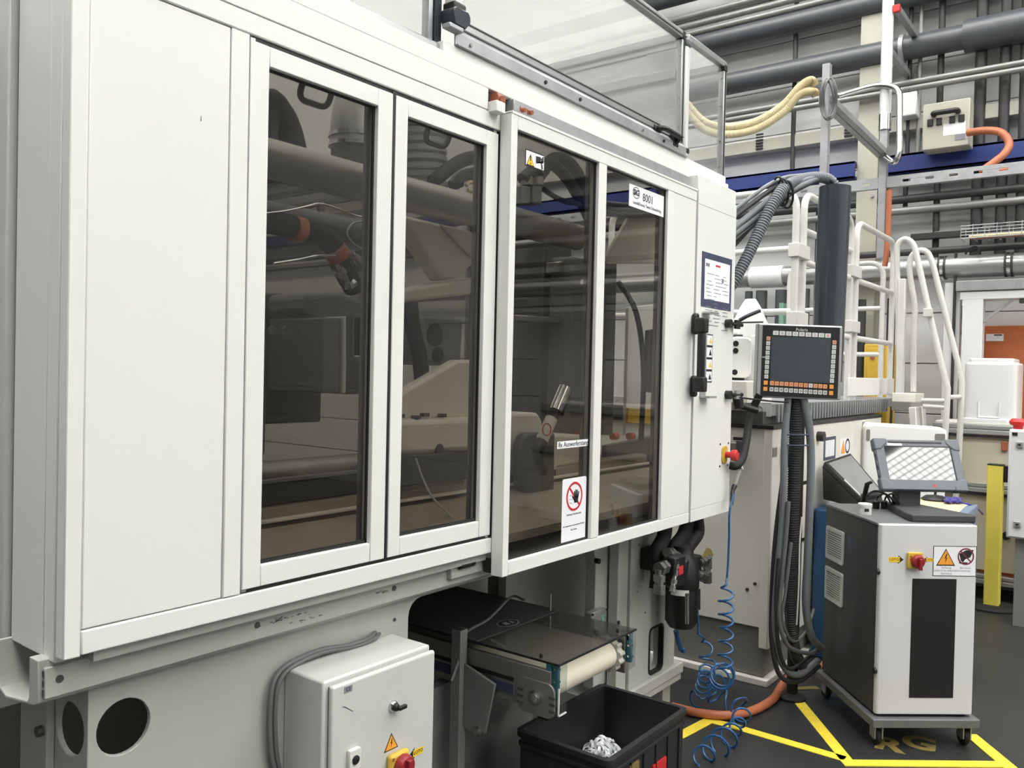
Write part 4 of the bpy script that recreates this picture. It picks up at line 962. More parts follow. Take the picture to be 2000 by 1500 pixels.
for k in range(210):
    for _ in range(30):
        x = rng.gauss(hc.x, .095); y = rng.gauss(hc.y, .065)
        if qx0 + .05 < x < qx1 - .05 and qy0 + .05 < y < qy1 - .05: break
    z = hgt(x, y) + rng.uniform(-.004, .014)
    if src is None:
        b = MB(); b.lathe([(.0150, -.005), (.0172, -.005), (.0172, .005), (.0150, .005), (.0150, -.005)], (0, 0, 0), Z, 16); b.f = b.f[:-2]
        src = b.build('plastic_ring', 'ring'); o = src
    else:
        o = src.copy(); COL.objects.link(o)
    tag(o, 'white moulded plastic ring lying on the heap in the black bin', 'ring', 'white rings in the black bin')
    o.location = (x, y, z); o.rotation_euler = (rng.uniform(-1.5, 1.5), rng.uniform(-1.5, 1.5), rng.uniform(0, 6))

# ---- hydraulic filter unit below the end cabinet
yf = 1.68
def A(px, py, y=yf): return at(px, py, y=y)
c0 = A(1331, 1180); rf = .073
fu = thing('filter_unit', 'black hydraulic filter with steel fittings hanging below the end cabinet', 'filter', (c0.x, yf, A(1331, 1228).z))
zb_, zm, zt_ = A(1331, 1226).z, A(1331, 1148).z, A(1331, 1092).z
MB().lathe([(.03, zb_), (.055, zb_ + .008), (rf, zb_ + .035), (rf, zm), (.05, zm + .005)], (c0.x, yf, 0), n=28).build('filter_bowl', 'black', fu)
MB().lathe([(rf - .005, zm - .002), (rf + .004, zm + .01), (rf + .004, zm + .06), (rf - .01, zt_), (.05, zt_ + .02), (.045, zt_ + .06)], (c0.x, yf, 0), n=24).build('filter_head', 'black', fu)
MB().box(c0.x - .07, c0.x + .1, yf - .05, yf + .06, zm + .06, zt_ + .01).build('manifold_block', 'black', fu, bevel=.008)
q = A(1330, 1114, 1.59); MB().box(q.x - .05, q.x + .05, 1.592, 1.64, q.z - .07, q.z + .06).build('valve_block', 'black', fu, bevel=.008); MB().box(q.x - .02, q.x + .02, 1.589, 1.593, q.z - .018, q.z + .018).build('red_label', 'print_red', fu)
pl_ = A(1314, 1168, yf - rf)
b = MB(); V = []; F = []
for i in range(7):
    a = math.radians(165 + i * 11)
    for z in (pl_.z - .034, pl_.z + .034): V.append((c0.x + (rf + .001) * math.cos(a), yf + (rf + .001) * math.sin(a), z))
for i in range(6): F.append((2 * i, 2 * i + 2, 2 * i + 3, 2 * i + 1))
b.add(V, F).build('type_label', 'white_dull', fu)
MB().cyl(A(1342, 1160, yf - rf - .008), A(1342, 1218, yf - rf - .008), .009, 10).build('sight_tube', 'steel', fu)
# left and right elbow fittings
def fitting(px, py, px2, py2, r, y, m='steel'):
    a, c = A(px, py, y), A(px2, py2, y); n = 5; d = c - a
    b = MB()
    for i, (t0, t1, k) in enumerate(((0, .22, .8), (.22, .5, 1.15), (.5, .62, .85), (.62, 1, 1.1))): b.cyl(a + d * t0, a + d * t1, r * k, 6 if i % 2 else 14)
    return b.build('steel_fitting', m, fu)
fitting(1302, 1105, 1286, 1112, .026, 1.63); fitting(1288, 1112, 1287, 1160, .022, 1.63)
fitting(1302, 1078, 1325, 1092, .026, 1.66); fitting(1366, 1100, 1382, 1090, .022, 1.63); fitting(1381, 1082, 1381, 1138, .02, 1.63); fitting(1360, 1120, 1378, 1128, .024, 1.64)
fitting(1322, 1095, 1318, 1125, .011, 1.60, 'bright_steel'); fitting(1318, 1125, 1312, 1156, .012, 1.59, 'bright_steel')
fitting(1356, 1130, 1356, 1165, .014, 1.63)
MB().prism([(A(1348, 1084).x, A(1348, 1084).z), (A(1370, 1082).x, A(1370, 1082).z), (A(1366, 1070).x, A(1366, 1070).z), (A(1358, 1066).x, A(1358, 1066).z)], 'y', 1.62, 1.625).build('brass_tag', 'yellow_old', fu)
MB().box(A(1258, 1070, 1.78).x, A(1282, 1070, 1.78).x, 1.74, 1.80, A(1260, 1112, 1.78).z, A(1260, 1070, 1.78).z).build('mount_plate', 'black', fu, bevel=.006)
for P in (((1300, 1020), (1296, 1050), (1282, 1080), (1285, 1120), (1282, 1150)), ((1345, 1010), (1335, 1045), (1318, 1068), (1308, 1090)), ((1360, 1005), (1362, 1040), (1345, 1066), (1333, 1088))):
    MB().tube([A(*q, 1.72) for q in P], .033, 12, 5).build('black_hose', 'rubber', fu)
MB().cyl(A(1362, 1150), A(1362, 1190), .014, 10).build('hose_sleeve', 'black', fu)

# ---- blue spiral air hoses
def coil(P, turns, R, r=.0045, n=7, d0=None, per=16):
    C_ = catmull(P, 12); L = [0]
    for i in range(1, len(C_)): L.append(L[-1] + (C_[i] - C_[i - 1]).length)
    out = []; N = int(turns * per); ref = None
    for i in range(N + 1):
        s = L[-1] * i / N; k = max(j for j in range(len(L)) if L[j] <= s + 1e-9); k = min(k, len(C_) - 2)
        f_ = (s - L[k]) / max(1e-9, L[k + 1] - L[k]); c = C_[k].lerp(C_[k + 1], f_); t_ = (C_[k + 1] - C_[k]).normalized()
        if ref is None: ref = t_.orthogonal().normalized()
        ref = (ref - t_ * t_.dot(ref)).normalized(); w = t_.cross(ref); a = 2 * math.pi * i / per
        rad = (R(i / N) if callable(R) else R)
        out.append(c + (ref * math.cos(a) + w * math.sin(a)) * rad)
    return out
yh = 1.50
H = lambda px, py, y=yh: at(px, py, y=y)
p1 = [H(1434, 965), H(1425, 1000), H(1424, 1050), H(1422, 1100), H(1420, 1130)]
c1 = coil([H(1417, 1140), H(1418, 1200), H(1417, 1260), H(1415, 1312)], 6.5, lambda t: .032 * min(1, .3 + t * 6))
fl = lambda px, py, z=.04: at(px, py, z=z)
c2 = coil([H(1415, 1314), at(1400, 1335, z=.16), at(1385, 1350, z=.10), fl(1420, 1372, .06), fl(1448, 1385, .05), fl(1440, 1415, .05), fl(1420, 1440, .045), fl(1392, 1462, .045), fl(1360, 1480, .045)], 13, lambda t: .042 + .012 * math.sin(t * 17))
tag(MB().tube(catmull(p1, 6) + c1 + c2, .0052, 8).build('blue_spiral_hose', 'blue_hose'), 'blue spiral air hose hanging from the machine end down to the floor', 'hose')
hp1 = [H(1362, 1190, 1.62), H(1364, 1215, 1.62), H(1364, 1238, 1.62)]
c3 = coil([H(1375, 1245, 1.62), H(1380, 1275, 1.62), H(1382, 1308, 1.62), at(1370, 1350, z=.10), fl(1350, 1372, .05)], 7, lambda t: .036 * min(1, .2 + t * 5))
tag(MB().tube(catmull(hp1, 5) + c3, .0052, 8).build('blue_spiral_hose', 'blue_hose'), 'blue spiral air hose coming from the black filter', 'hose')
tag(MB().tube([A(1320, 1232, 1.72), A(1324, 1250, 1.72), A(1330, 1268, 1.72), A(1338, 1272, 1.7)], .012, 10, 5).build('blue_hose_end', 'blue_hose'), 'short blue hose end with plug below the black filter', 'hose')
# air gun hook and hose at the machine end
g = thing('air_gun', 'clear handled air gun hanging at the right machine end', 'air gun', at(1440, 945, y=1.52))
MB().cyl(at(1447, 915, y=1.52), at(1436, 948, y=1.52), .012, 12).build('gun_barrel', 'acrylic', g)
MB().tube([at(1446, 905, y=1.52), at(1450, 912, y=1.52), at(1448, 917, y=1.52)], .008, 8).build('gun_hook', 'bright_steel', g)
MB().tube([at(1435, 948, y=1.52), at(1431, 960, y=1.52), at(1429, 985, y=1.51)], lambda t: .011 - .004 * t + .002 * (int(t * 12) % 2), 10, 5).build('strain_relief', 'black', g)
P = [at(1484, 770, d=4.0), at(1470, 800, d=4.02), at(1462, 830, d=4.0), at(1457, 865, d=3.95), at(1450, 895, d=3.9), at(1438, 910, d=3.85), at(1425, 909, d=3.85)]
tag(MB().tube(P, .018, 12, 6).build('black_hose', 'rubber'), 'black hose curving from the operator panel to the machine end', 'hose')
# orange hose on the floor
P = [fl(1312, 1380, .022), fl(1340, 1387, .022), fl(1368, 1393, .022), fl(1420, 1397, .022), fl(1470, 1388, .022), fl(1510, 1365, .022), fl(1530, 1335, .022), fl(1555, 1315, .022), fl(1610, 1298, .022)]
tag(MB().tube(P, .021, 12, 8).build('orange_hose', 'orange_hose'), 'orange hose lying on the floor behind the blue spiral hose', 'hose')

# ---- floor markings
STR = [.001]
def stripe(pts, label, m='yellow_paint', w=.055, z=.002):
    b = MB(); STR[0] += .0008; z = STR[0]
    for i in range(len(pts) - 1):
        a, c = (at(*pts[i], z=0), at(*pts[i + 1], z=0)); d = (c - a).normalized(); a = a - d * w * .4; c = c + d * w * .4; n_ = Vector((-d.y, d.x, 0)) * w / 2
        b.prism([((a + n_).x, (a + n_).y), ((a - n_).x, (a - n_).y), ((c - n_).x, (c - n_).y), ((c + n_).x, (c + n_).y)], 'z', 0, z)
        z += .0004
    o = b.build('floor_line', m, smooth=False); return tag(o, label, 'floor marking')
stripe([(1330, 1436), (1385, 1407), (1430, 1418), (1640, 1480)], 'yellow floor line angling past the blue spiral hose')
stripe([(1545, 1352), (1655, 1487)], 'worn yellow floor line running from the orange hose to the corner')
stripe([(1530, 1346), (1592, 1344)], 'short yellow floor line behind the cart wheel', 'yellow_old', .04)
stripe([(1655, 1491), (1965, 1494)], 'yellow floor line crossing in front of the cart')
stripe([(1900, 1440), (1972, 1500)], 'yellow floor line beside the cart wheel', w=.06)
for s, px, py in (('R', 1735, 1455), ('G', 1795, 1452)):
    p = at(px, py, z=0)
    dv = (at(px + 8, py - 40, z=0) - p).normalized(); du = Vector((dv.y, -dv.x, 0))
    o = text(frame((p.x, p.y, .0012), du, dv), s, .20, 0, 0, 'yellow_old', None, name='floor_letter', bold=.008)
    tag(o, 'faded yellow letter %s painted on the floor under the cart' % s, 'floor marking')
# ================================================================== SIGNS ON THE MACHINE
YG = YS + .0178     # outer face of the sliding door panes
def sheet(name, label, x0, x1, z0, z1, y, m='paper', r=.0, cat='sign', th=.0008):
    t = thing(name, label, cat, ((x0 + x1) / 2, y, z0))
    M = frame((0, y, 0), X, Z)
    pts = rrect(x0, x1, z0, z1, r) if r else [(x0, z0), (x1, z0), (x1, z1), (x0, z1)]
    flat(M, pts, 0, th, m, t, 'sheet')
    return t, M @ Matrix.Translation((0, 0, th))
# crush hazard sign
a, c = at(1026, 288, y=YG), at(1063, 337, y=YG); z1 = at(1026, 288, y=YG).z; z0 = at(1063, 337, y=YG).z
x0, x1 = a.x, c.x; z1, z0 = at(1027, 290, y=YG).z, at(1063, 336, y=YG).z
s, M = sheet('warning_sign', 'small sign with yellow warning triangle and crushed hand on the sliding door window', x0, x1, z0, z1, YG, 'print', .004, th=.0006)
W, Hh = x1 - x0, z1 - z0; xm_ = (x0 + x1) / 2; zm_ = (z0 + z1) / 2
flat(M, [(x0 + .004, z0 + .004), (xm_ - .0006, z0 + .004), (xm_ - .0006, z1 - .004), (x0 + .004, z1 - .004)], 0, .0004, 'paper', s, 'left_field')
flat(M, [(xm_ + .0006, z0 + .004), (x1 - .004, z0 + .004), (x1 - .004, z1 - .004), (xm_ + .0006, z1 - .004)], 0, .0004, 'paper', s, 'right_field')
tx, tz = x0 + W * .26, zm_ - .004
flat(M, tri(tx, tz, W * .40), .0004, .0007, 'print', s, 'triangle_border'); flat(M, tri(tx, tz - .0008, W * .33), .0007, .001, 'sign_yellow', s, 'triangle')
flat(M, [(tx - .002, tz - .004), (tx + .002, tz - .004), (tx + .003, tz + .013), (tx - .003, tz + .013)], .001, .0013, 'print', s, 'exclamation_mark')
flat(M, ring_pts(tx, tz - .011, .0026, 10), .001, .0013, 'print', s, 'exclamation_dot')
hx_ = x0 + W * .75
b = MB(M); b.prism([(hx_ - .026, z0 + .016), (hx_ + .014, z0 + .026), (hx_ + .024, z0 + .034), (hx_ - .012, z0 + .024)], 'z', .0004, .0007)
b.prism([(hx_ - .022, zm_ - .006), (hx_ + .004, zm_ - .004), (hx_ + .004, zm_ + .016), (hx_ - .022, zm_ + .014)], 'z', .0004, .0007)
for i in range(3): b.prism(capsule2(hx_ + .006, zm_ + i * .007 - .006, hx_ + .018, zm_ + i * .007 + .004, .0025, 3), 'z', .0004, .0007)
b.prism([(hx_ + .008, zm_ - .022), (hx_ + .016, zm_ - .02), (hx_ + .014, zm_ - .006), (hx_ + .006, zm_ - .008)], 'z', .0004, .0007)
b.build('hand_pictogram', 'print', s, smooth=False)
# machine number sheet
x0, x1 = at(1229, 360, y=YG).x, at(1297, 390, y=YG).x
z1, z0 = (at(1229, 357, y=YG).z + at(1297, 385, y=YG).z) / 2, (at(1228, 402, y=YG).z + at(1296, 424, y=YG).z) / 2
s, M = sheet('number_sheet', 'white paper sheet with oval logo and number 8001 on the sliding door window', x0, x1, z0, z1, YG)
W, Hh = x1 - x0, z1 - z0
lx_, lz_ = x0 + W * .19, z1 - Hh * .32
flat(M, ring_pts(lx_, lz_, W * .098, 28, W * .078), 0, .0003, 'print', s, 'logo_ring', [ring_pts(lx_, lz_, W * .088, 28, W * .068)])
text(M @ Matrix.Translation((0, 0, .0003)), 'SIG', W * .105, lx_, lz_, 'print', s, bold=.0012)
text(M @ Matrix.Translation((0, 0, .0003)), '8001', W * .155, x0 + W * .52, z1 - Hh * .42, 'print', s)
text(M @ Matrix.Translation((0, 0, .0003)), 'combiDome Twist Schneidring', W * .064, x0 + W * .51, z1 - Hh * .78, 'print', s)
# ejector label
x0, x1 = at(1088, 870, y=YG).x, at(1151, 860, y=YG).x
z0, z1 = at(1088, 877, y=YG).z, at(1088, 863, y=YG).z
s, M = sheet('label_strip', 'white label strip reading 8x Auswerferstangen on the sliding door window', x0, x1, z0, z1, YG)
text(M @ Matrix.Translation((0, 0, .0003)), '8x Auswerferstangen', .024, (x0 + x1) / 2 + .01, (z0 + z1) / 2, 'print', s)
# no entry sign
x0, x1 = at(1097, 1000, y=YG).x, at(1144, 980, y=YG).x
z0, z1 = gz0 + .002, (at(1098, 937, y=YG).z + at(1146, 929, y=YG).z) / 2
s, M = sheet('prohibition_sign', 'tall white sign with red prohibition circle and raised black hand on the door window', x0, x1, z0, z1, YG, r=.008)
W = x1 - x0; cx, cz = (x0 + x1) / 2, z1 - (z1 - z0) * .29; R = W * .335
b = MB(M); hand2(b, cx + R * .22, cz - R * .05, R * .82, .0002, .0005); b.build('hand_pictogram', 'print', s, smooth=False)
b = MB(M)
for i in range(3): b.prism(capsule2(cx - R * .62, cz + R * (.05 - i * .22), cx - R * (.35 - i * .05), cz + R * (.12 - i * .3), R * .018, 3), 'z', .0002, .0005)
b.build('face_pictogram', 'print_grey', s, smooth=False)
flat(M, ring_pts(cx, cz, R, 40), .0005, .0008, 'print_red', s, 'prohibition_ring', [ring_pts(cx, cz, R * .84, 40)])
flat(M, [(cx - R * .68, cz + R * .56), (cx - R * .56, cz + R * .68), (cx + R * .68, cz - R * .56), (cx + R * .56, cz - R * .68)], .0001, .00035, 'print_red', s, 'prohibition_bar')
zz = z1 - (z1 - z0) * .565
text(M @ Matrix.Translation((0, 0, .0002)), 'Achtung Schutzbereich', W * .066, cx, zz, 'print', s)
text(M @ Matrix.Translation((0, 0, .0002)), 'Nur eingewiesenes und autorisiertes Personal', W * .047, cx, zz - .038, 'print', s)
text(M @ Matrix.Translation((0, 0, .0002)), 'Kein Zutritt', W * .052, cx, zz - .053, 'print', s)
# document in a magnetic frame on the end cabinet
x0, x1 = at(1370, 540, y=YS).x, at(1428, 550, y=YS).x
z1, z0 = (at(1370, 490, y=YS).z + at(1429, 507, y=YS).z) / 2, (at(1368, 598, y=YS).z + at(1426, 608, y=YS).z) / 2
s, M = sheet('document_frame', 'printed document in a blue grey magnetic frame on the end cabinet', x0, x1, z0, z1, YS, 'frame_blue', th=.002)
flat(M, [(x0 + .028, z0 + .034), (x1 - .022, z0 + .034), (x1 - .022, z1 - .028), (x0 + .028, z1 - .028)], 0, .0004, 'paper', s, 'document')
b = MB(M); rng = random.Random(5)
for i in range(17):
    zz = z1 - .075 - i * .0158
    for j in range(3):
        xa = x0 + .04 + j * .085 + rng.uniform(0, .02); xb_ = min(x1 - .035, xa + rng.uniform(.03, .075))
        if rng.random() < .75: b.prism([(xa, zz), (xb_, zz), (xb_, zz + .0028), (xa, zz + .0028)], 'z', .0004, .0006)
b.prism([(x0 + .036, z1 - .06), (x0 + .075, z1 - .06), (x0 + .075, z1 - .045), (x0 + .036, z1 - .045)], 'z', .0004, .0006)
b.build('document_text', 'print_grey', s, smooth=False)
flat(M, [((x0 + x1) / 2 - .02, z1 - .052), ((x0 + x1) / 2 + .03, z1 - .052), ((x0 + x1) / 2 + .03, z1 - .044), ((x0 + x1) / 2 - .02, z1 - .044)], .0004, .0006, 'print_red', s, 'document_heading')
flat(M, [(x1 - .11, (z0 + z1) / 2), (x1 - .09, (z0 + z1) / 2), (x1 - .09, (z0 + z1) / 2 + .02), (x1 - .11, (z0 + z1) / 2 + .02)], .0004, .0006, 'print_grey', s, 'document_stamp')
# narrow pictogram strip behind the handle
x0, x1 = at(1383, 700, y=YS).x, at(1391, 700, y=YS).x; z0, z1 = at(1388, 747, y=YS).z, at(1388, 653, y=YS).z
s, M = sheet('pictogram_strip', 'narrow strip of four small pictograms beside the black door handle', x0 - .04, x1, z0, z1, YS, 'print', th=.0008)
for i, m in enumerate(('sign_yellow', 'paper', 'sign_yellow', 'paper')):
    hh = (z1 - z0) / 4; zz = z1 - hh * (i + 1)
    flat(M, [(x0 - .036, zz + .005), (x1 - .004, zz + .005), (x1 - .004, zz + hh - .005), (x0 - .036, zz + hh - .005)], 0, .0004, 'paper', s, 'field')
    flat(M, tri((x0 + x1) / 2 - .002, zz + hh * .5, .03), .0004, .0007, m if i % 2 == 0 else 'print', s, 'pictogram')
# ================================================================== OPERATOR PANEL AND CABLES
D_ = 4.0
TL, TR_, BL_ = at(1481, 631, d=D_), at(1646, 637, d=D_), at(1477, 776, d=D_)
u = (TR_ - TL).normalized(); v = (TL - BL_); Hh = v.length; v = v.normalized(); W = (TR_ - TL).length
cc = BL_ + (TR_ - TL) / 2 + (TL - BL_) / 2
MH = frame(cc, u, v)
hm = thing('operator_panel', 'operator panel with dark screen and rows of keys on a grey column', 'control panel', cc - Z * .18)
k = W / 1240
def U(x): return (x - 855) * k
def Vv(y): return (790 - y) * k
MB(MH).prism(rrect(-W / 2, W / 2, -Hh / 2, Hh / 2, .008), 'z', -.055, .0).build('panel_case', 'alu', hm, bevel=.006)
MB(MH).prism(rrect(U(300), U(1430), Vv(1312), Vv(272), .003), 'z', .0, .0025).build('front_plate', 'hmi_black', hm)
MB(MH).box(U(430), U(1303), Vv(1088), Vv(432), .0025, .0035).build('screen', 'hmi_screen', hm, smooth=False)
text(MH @ Matrix.Translation((0, 0, .0027)), 'Polaris', .021, U(870), Vv(322), 'key', hm)
keysrc = {}
def key(x, y, w, h, m):
    q = (w, h, m)
    if q not in keysrc:
        keysrc[q] = (MB(MH).box(U(x) - w * k / 2, U(x) + w * k / 2, Vv(y) - h * k / 2, Vv(y) + h * k / 2, .0025, .004).build('key', m, hm, smooth=False), x, y)
    else:
        s, a, c = keysrc[q]; cp(s, MH.to_3x3() @ Vector((U(x) - U(a), Vv(y) - Vv(c), 0)))
def glyph(x, y, r, m): flat(MH, ring_pts(U(x), Vv(y), r * k, 10), .004, .0044, m, hm, 'key_symbol', [ring_pts(U(x), Vv(y), r * k * .55, 10)])
for i in range(9): key(490 + i * 95.6, 380 + i * 1.6, 80, 62, 'key'); glyph(490 + i * 95.6, 380 + i * 1.6, 18, 'green' if i in (0, 7) else 'print_red' if i == 8 else 'print_grey')
for i in range(9):
    key(385 - i * 1.5, 465 + i * 70, 56, 56, 'key' if i else 'key_salmon'); glyph(385 - i * 1.5, 465 + i * 70, 17, 'print_grey')
    key(1354 - i * 2.2, 488 + i * 70.5, 58, 58, 'key' if i else 'key_salmon'); glyph(1354 - i * 2.2, 488 + i * 70.5, 17, 'print_grey')
for i in range(12):
    key(460 + i * 71, 1118 + i * 2, 58, 60, 'key_salmon' if i != 8 else 'key'); glyph(460 + i * 71, 1118 + i * 2, 14, 'brown')
    key(456 + i * 71.5, 1208 + i * 2, 56, 60, 'key'); glyph(456 + i * 71.5, 1208 + i * 2, 17, 'print')
for x, y in ((368, 1115), (366, 1205), (1334, 1140), (1332, 1232)): key(x, y, 58, 60, 'key_orange')
MB(MH).box(U(300), U(345), Vv(748), Vv(735), .0025, .004).build('slot_mark', 'key', hm, smooth=False)
# support column
ct, cbm = at(1631, 366, d=4.32), at(1613, 745, d=4.32)
co_ = thing('support_column', 'dark grey tubular column behind the operator panel', 'column', (cbm.x, cbm.y, 0))
r0 = .0785
b = MB(); P = [ct, cbm]
n = 32
b.tube([ct, cbm], r0, n, caps=False); b.tube([ct, cbm], r0 - .006, n, caps=False)
b.tube([ct - Z * .0, ct - Z * .001], r0, n); b.v, b.f = b.v, b.f
b.build('column_tube', 'column', co_)
pp = at(1562, 800, d=4.3)
MB().bar((cbm.x, cbm.y, cbm.z + .04), (pp.x, pp.y, cbm.z + .04), .09, .07).build('column_arm', 'column', co_, bevel=.006)
MB().cyl((pp.x, pp.y, 0), (pp.x, pp.y, cbm.z + .05), .028, 14).build('column_stand', 'rubber', co_)
MB().bar(cc - MH.col[2].to_3d() * .05, (pp.x, pp.y, cc.z), .06, .06).build('panel_mount', 'column', co_, bevel=.005)
MB().lathe([(.07, 0), (.07, .012), (.04, .03)], (pp.x, pp.y, 0), n=24).build('column_foot', 'rubber', co_)
def corr(P, r, sub=26, n=12, amp=.13): return MB().tube(P, lambda t: 0, n, 0) if False else _corr(P, r, sub, n, amp)
def _corr(P, r, pitch=.011, n=12, amp=.13):
    C_ = catmull(P, 40); L = [0]
    for i in range(1, len(C_)): L.append(L[-1] + (C_[i] - C_[i - 1]).length)
    pitch = .011 if pitch > 1 else pitch
    N = int(L[-1] / pitch) * 4; out = []; rs = []; j = 0
    for i in range(N + 1):
        s = L[-1] * i / N
        while j < len(L) - 2 and L[j + 1] < s: j += 1
        out.append(C_[j].lerp(C_[j + 1], (s - L[j]) / max(1e-9, L[j + 1] - L[j]))); rs.append(r * (1 - amp) if i % 4 in (0,) else r)
    return MB().tube(out, rs, n)
def pth(*p): return [at(a, b_, d=c) for a, b_, c in p]
# hoses from the machine end up into the column
tag(_corr(pth((1418, 572, 3.94), (1434, 548, 3.95), (1460, 500, 3.97), (1486, 445, 4.0), (1508, 400, 4.03), (1530, 368, 4.08), (1560, 352, 4.2), (1596, 346, 4.28), (1622, 353, 4.32), (1634, 378, 4.32), (1635, 420, 4.32)), .028, .014, 12, .2).build('corrugated_hose', 'hose_grey'), 'grey corrugated hose arching from the machine end into the column', 'hose')
for i, (a, c, e, r, m) in enumerate((((1432, 412), (1490, 368), (1560, 343), .010, 'hose_grey'), ((1432, 425), (1492, 380), (1566, 346), .013, 'hose_dark'), ((1432, 446), (1496, 396), (1570, 352), .016, 'hose_grey'), ((1430, 460), (1498, 408), (1574, 358), .016, 'hose_grey'), ((1428, 474), (1500, 416), (1572, 362), .013, 'hose_dark'), ((1428, 486), (1470, 440), (1540, 372), .010, 'hose_dark'))):
    tag(MB().tube(pth((a[0] - 18, a[1] + 12, 3.98), (a[0], a[1], 4.0), (c[0], c[1], 4.06 + .01 * i), ((c[0] + e[0]) / 2 + 3, (c[1] + e[1]) / 2 - 7, 4.14), (e[0], e[1], 4.2), (1602, 342 + 2 * i, 4.29), (1616 + 2 * i, 356, 4.34 - .008 * i), (1618 + 3 * i, 400, 4.34)), r, 10, 8).build('grey_cable', m),
        'grey cable arching from machine end to column, %s of the bundle' % ('topmost', 'second from the top', 'third from the top', 'fourth from the top', 'fifth from the top', 'lowest')[i], 'cable')
ti = []
pc_ = at(1524, 377, d=4.1)
for i in range(3):
    for j in range(17):
        a = 2 * math.pi * j / 16; q = at(1520 + 9 * i + 20 * math.cos(a) * .55, 372 + 4 * i + 27 * math.sin(a), d=4.12 - .055 * math.cos(a + 1)); ti.append(q)
tag(MB().tube(ti, .006, 6).build('cable_tie', 'hose_dark'), 'dark cable tie wrapped around the arching cables', 'cable tie')
# hanging bundle under the panel
tag(_corr(pth((1553, 770, 4.05), (1553, 850, 4.06), (1551, 930, 4.07), (1548, 1020, 4.08), (1544, 1120, 4.1), (1544, 1200, 4.12), (1552, 1270, 4.18), (1566, 1300, 4.25)), .03, .012).build('corrugated_hose', 'hose_dark'), 'black corrugated hose hanging from the operator panel to the floor', 'hose')
for i, (P, r, m, lb) in enumerate((
    (((1540, 770, 4.03), (1533, 850, 4.03), (1531, 930, 4.03), (1527, 1030, 4.05), (1518, 1130, 4.06), (1514, 1230, 4.1), (1530, 1300, 4.15), (1560, 1318, 4.2), (1598, 1290, 4.28)), .017, 'hose_grey', 'left of the corrugated hose'),
    (((1567, 770, 4.03), (1580, 830, 4.04), (1584, 900, 4.05), (1581, 1000, 4.06), (1577, 1100, 4.08), (1574, 1180, 4.1), (1584, 1240, 4.15), (1604, 1266, 4.25)), .019, 'hose_grey', 'right of the corrugated hose'),
    (((1536, 890, 4.08), (1530, 930, 4.08), (1518, 1020, 4.08), (1511, 1100, 4.08), (1507, 1180, 4.1), (1508, 1260, 4.12), (1524, 1320, 4.15), (1560, 1330, 4.2), (1600, 1300, 4.28)), .012, 'hose_dark', 'lowest hanging'),
    (((1540, 980, 4.02), (1534, 1060, 4.03), (1526, 1140, 4.04), (1522, 1210, 4.06), (1540, 1262, 4.1), (1580, 1276, 4.2), (1604, 1268, 4.27)), .011, 'cable_grey', 'second from the floor'),
    (((1545, 1060, 4.02), (1535, 1150, 4.03), (1528, 1210, 4.06), (1548, 1252, 4.12), (1576, 1232, 4.18), (1590, 1190, 4.26)), .008, 'cable_grey', 'thin and looping'),
    (((1566, 1010, 4.02), (1562, 1060, 4.03), (1560, 1140, 4.05), (1556, 1220, 4.08)), .004, 'white_dull', 'thin white'),
    (((1520, 1090, 4.03), (1516, 1170, 4.05), (1520, 1260, 4.1), (1538, 1306, 4.15), (1570, 1290, 4.2), (1602, 1262, 4.28)), .009, 'hose_dark', 'dark inner')
    )):
    tag(MB().tube(pth(*P), r, 10, 8).build('hanging_cable', m), 'cable hanging below the operator panel beside the cart, %s' % lb, 'cable')
for z_ in (849, 870): 
    a, c = at(1536, z_, d=4.0), at(1549, z_ + 2, d=4.0)
    tag(MB().tube([at(1556 + 27 * math.cos(t / 10 * 6.283), z_, d=4.05 + .05 * math.sin(t / 10 * 6.283)) for t in range(10)], .004, 6, closed=True).build('cable_tie', 'frame_blue'), 'thin cable tie around the hanging hoses', 'cable tie', 'cable ties on the hanging hoses')
# gooseneck holder next to the panel
gm = thing('clamp_holder', 'black clamp and swivel holder at the right machine end', 'holder', at(1440, 600, y=1.60))
MB().box(3.71, 3.80, 1.60, 1.68, at(1440, 640, y=1.64).z, at(1440, 592, y=1.64).z).build('holder_block', 'black', gm, bevel=.008)
MB().box(3.71, 3.77, 1.62, 1.68, at(1440, 590, y=1.64).z, at(1440, 560, y=1.64).z).build('holder_knob', 'black', gm, bevel=.008)
MB().tube(pth((1444, 626, 3.95), (1460, 617, 3.95), (1484, 607, 3.97)), .009, 8, 4).build('holder_lever', 'black', gm)
MB().tube(pth((1420, 631, 3.86), (1450, 630, 3.9), (1490, 629, 3.96)), .004, 6, 3).build('guide_wire', 'black', gm)
MB().tube(pth((1420, 772, 3.86), (1450, 777, 3.9), (1500, 783, 3.96), (1540, 786, 4.0)), .004, 6, 3).build('guide_wire', 'black', gm)
MB().tube(pth((1440, 790, 3.95), (1450, 793, 3.95), (1462, 797, 3.95), (1480, 802, 3.95)), .016, 10, 4).cyl(at(1440, 775, d=3.95), at(1444, 797, d=3.95), .024, 12).build('swivel_arm', 'black', gm)

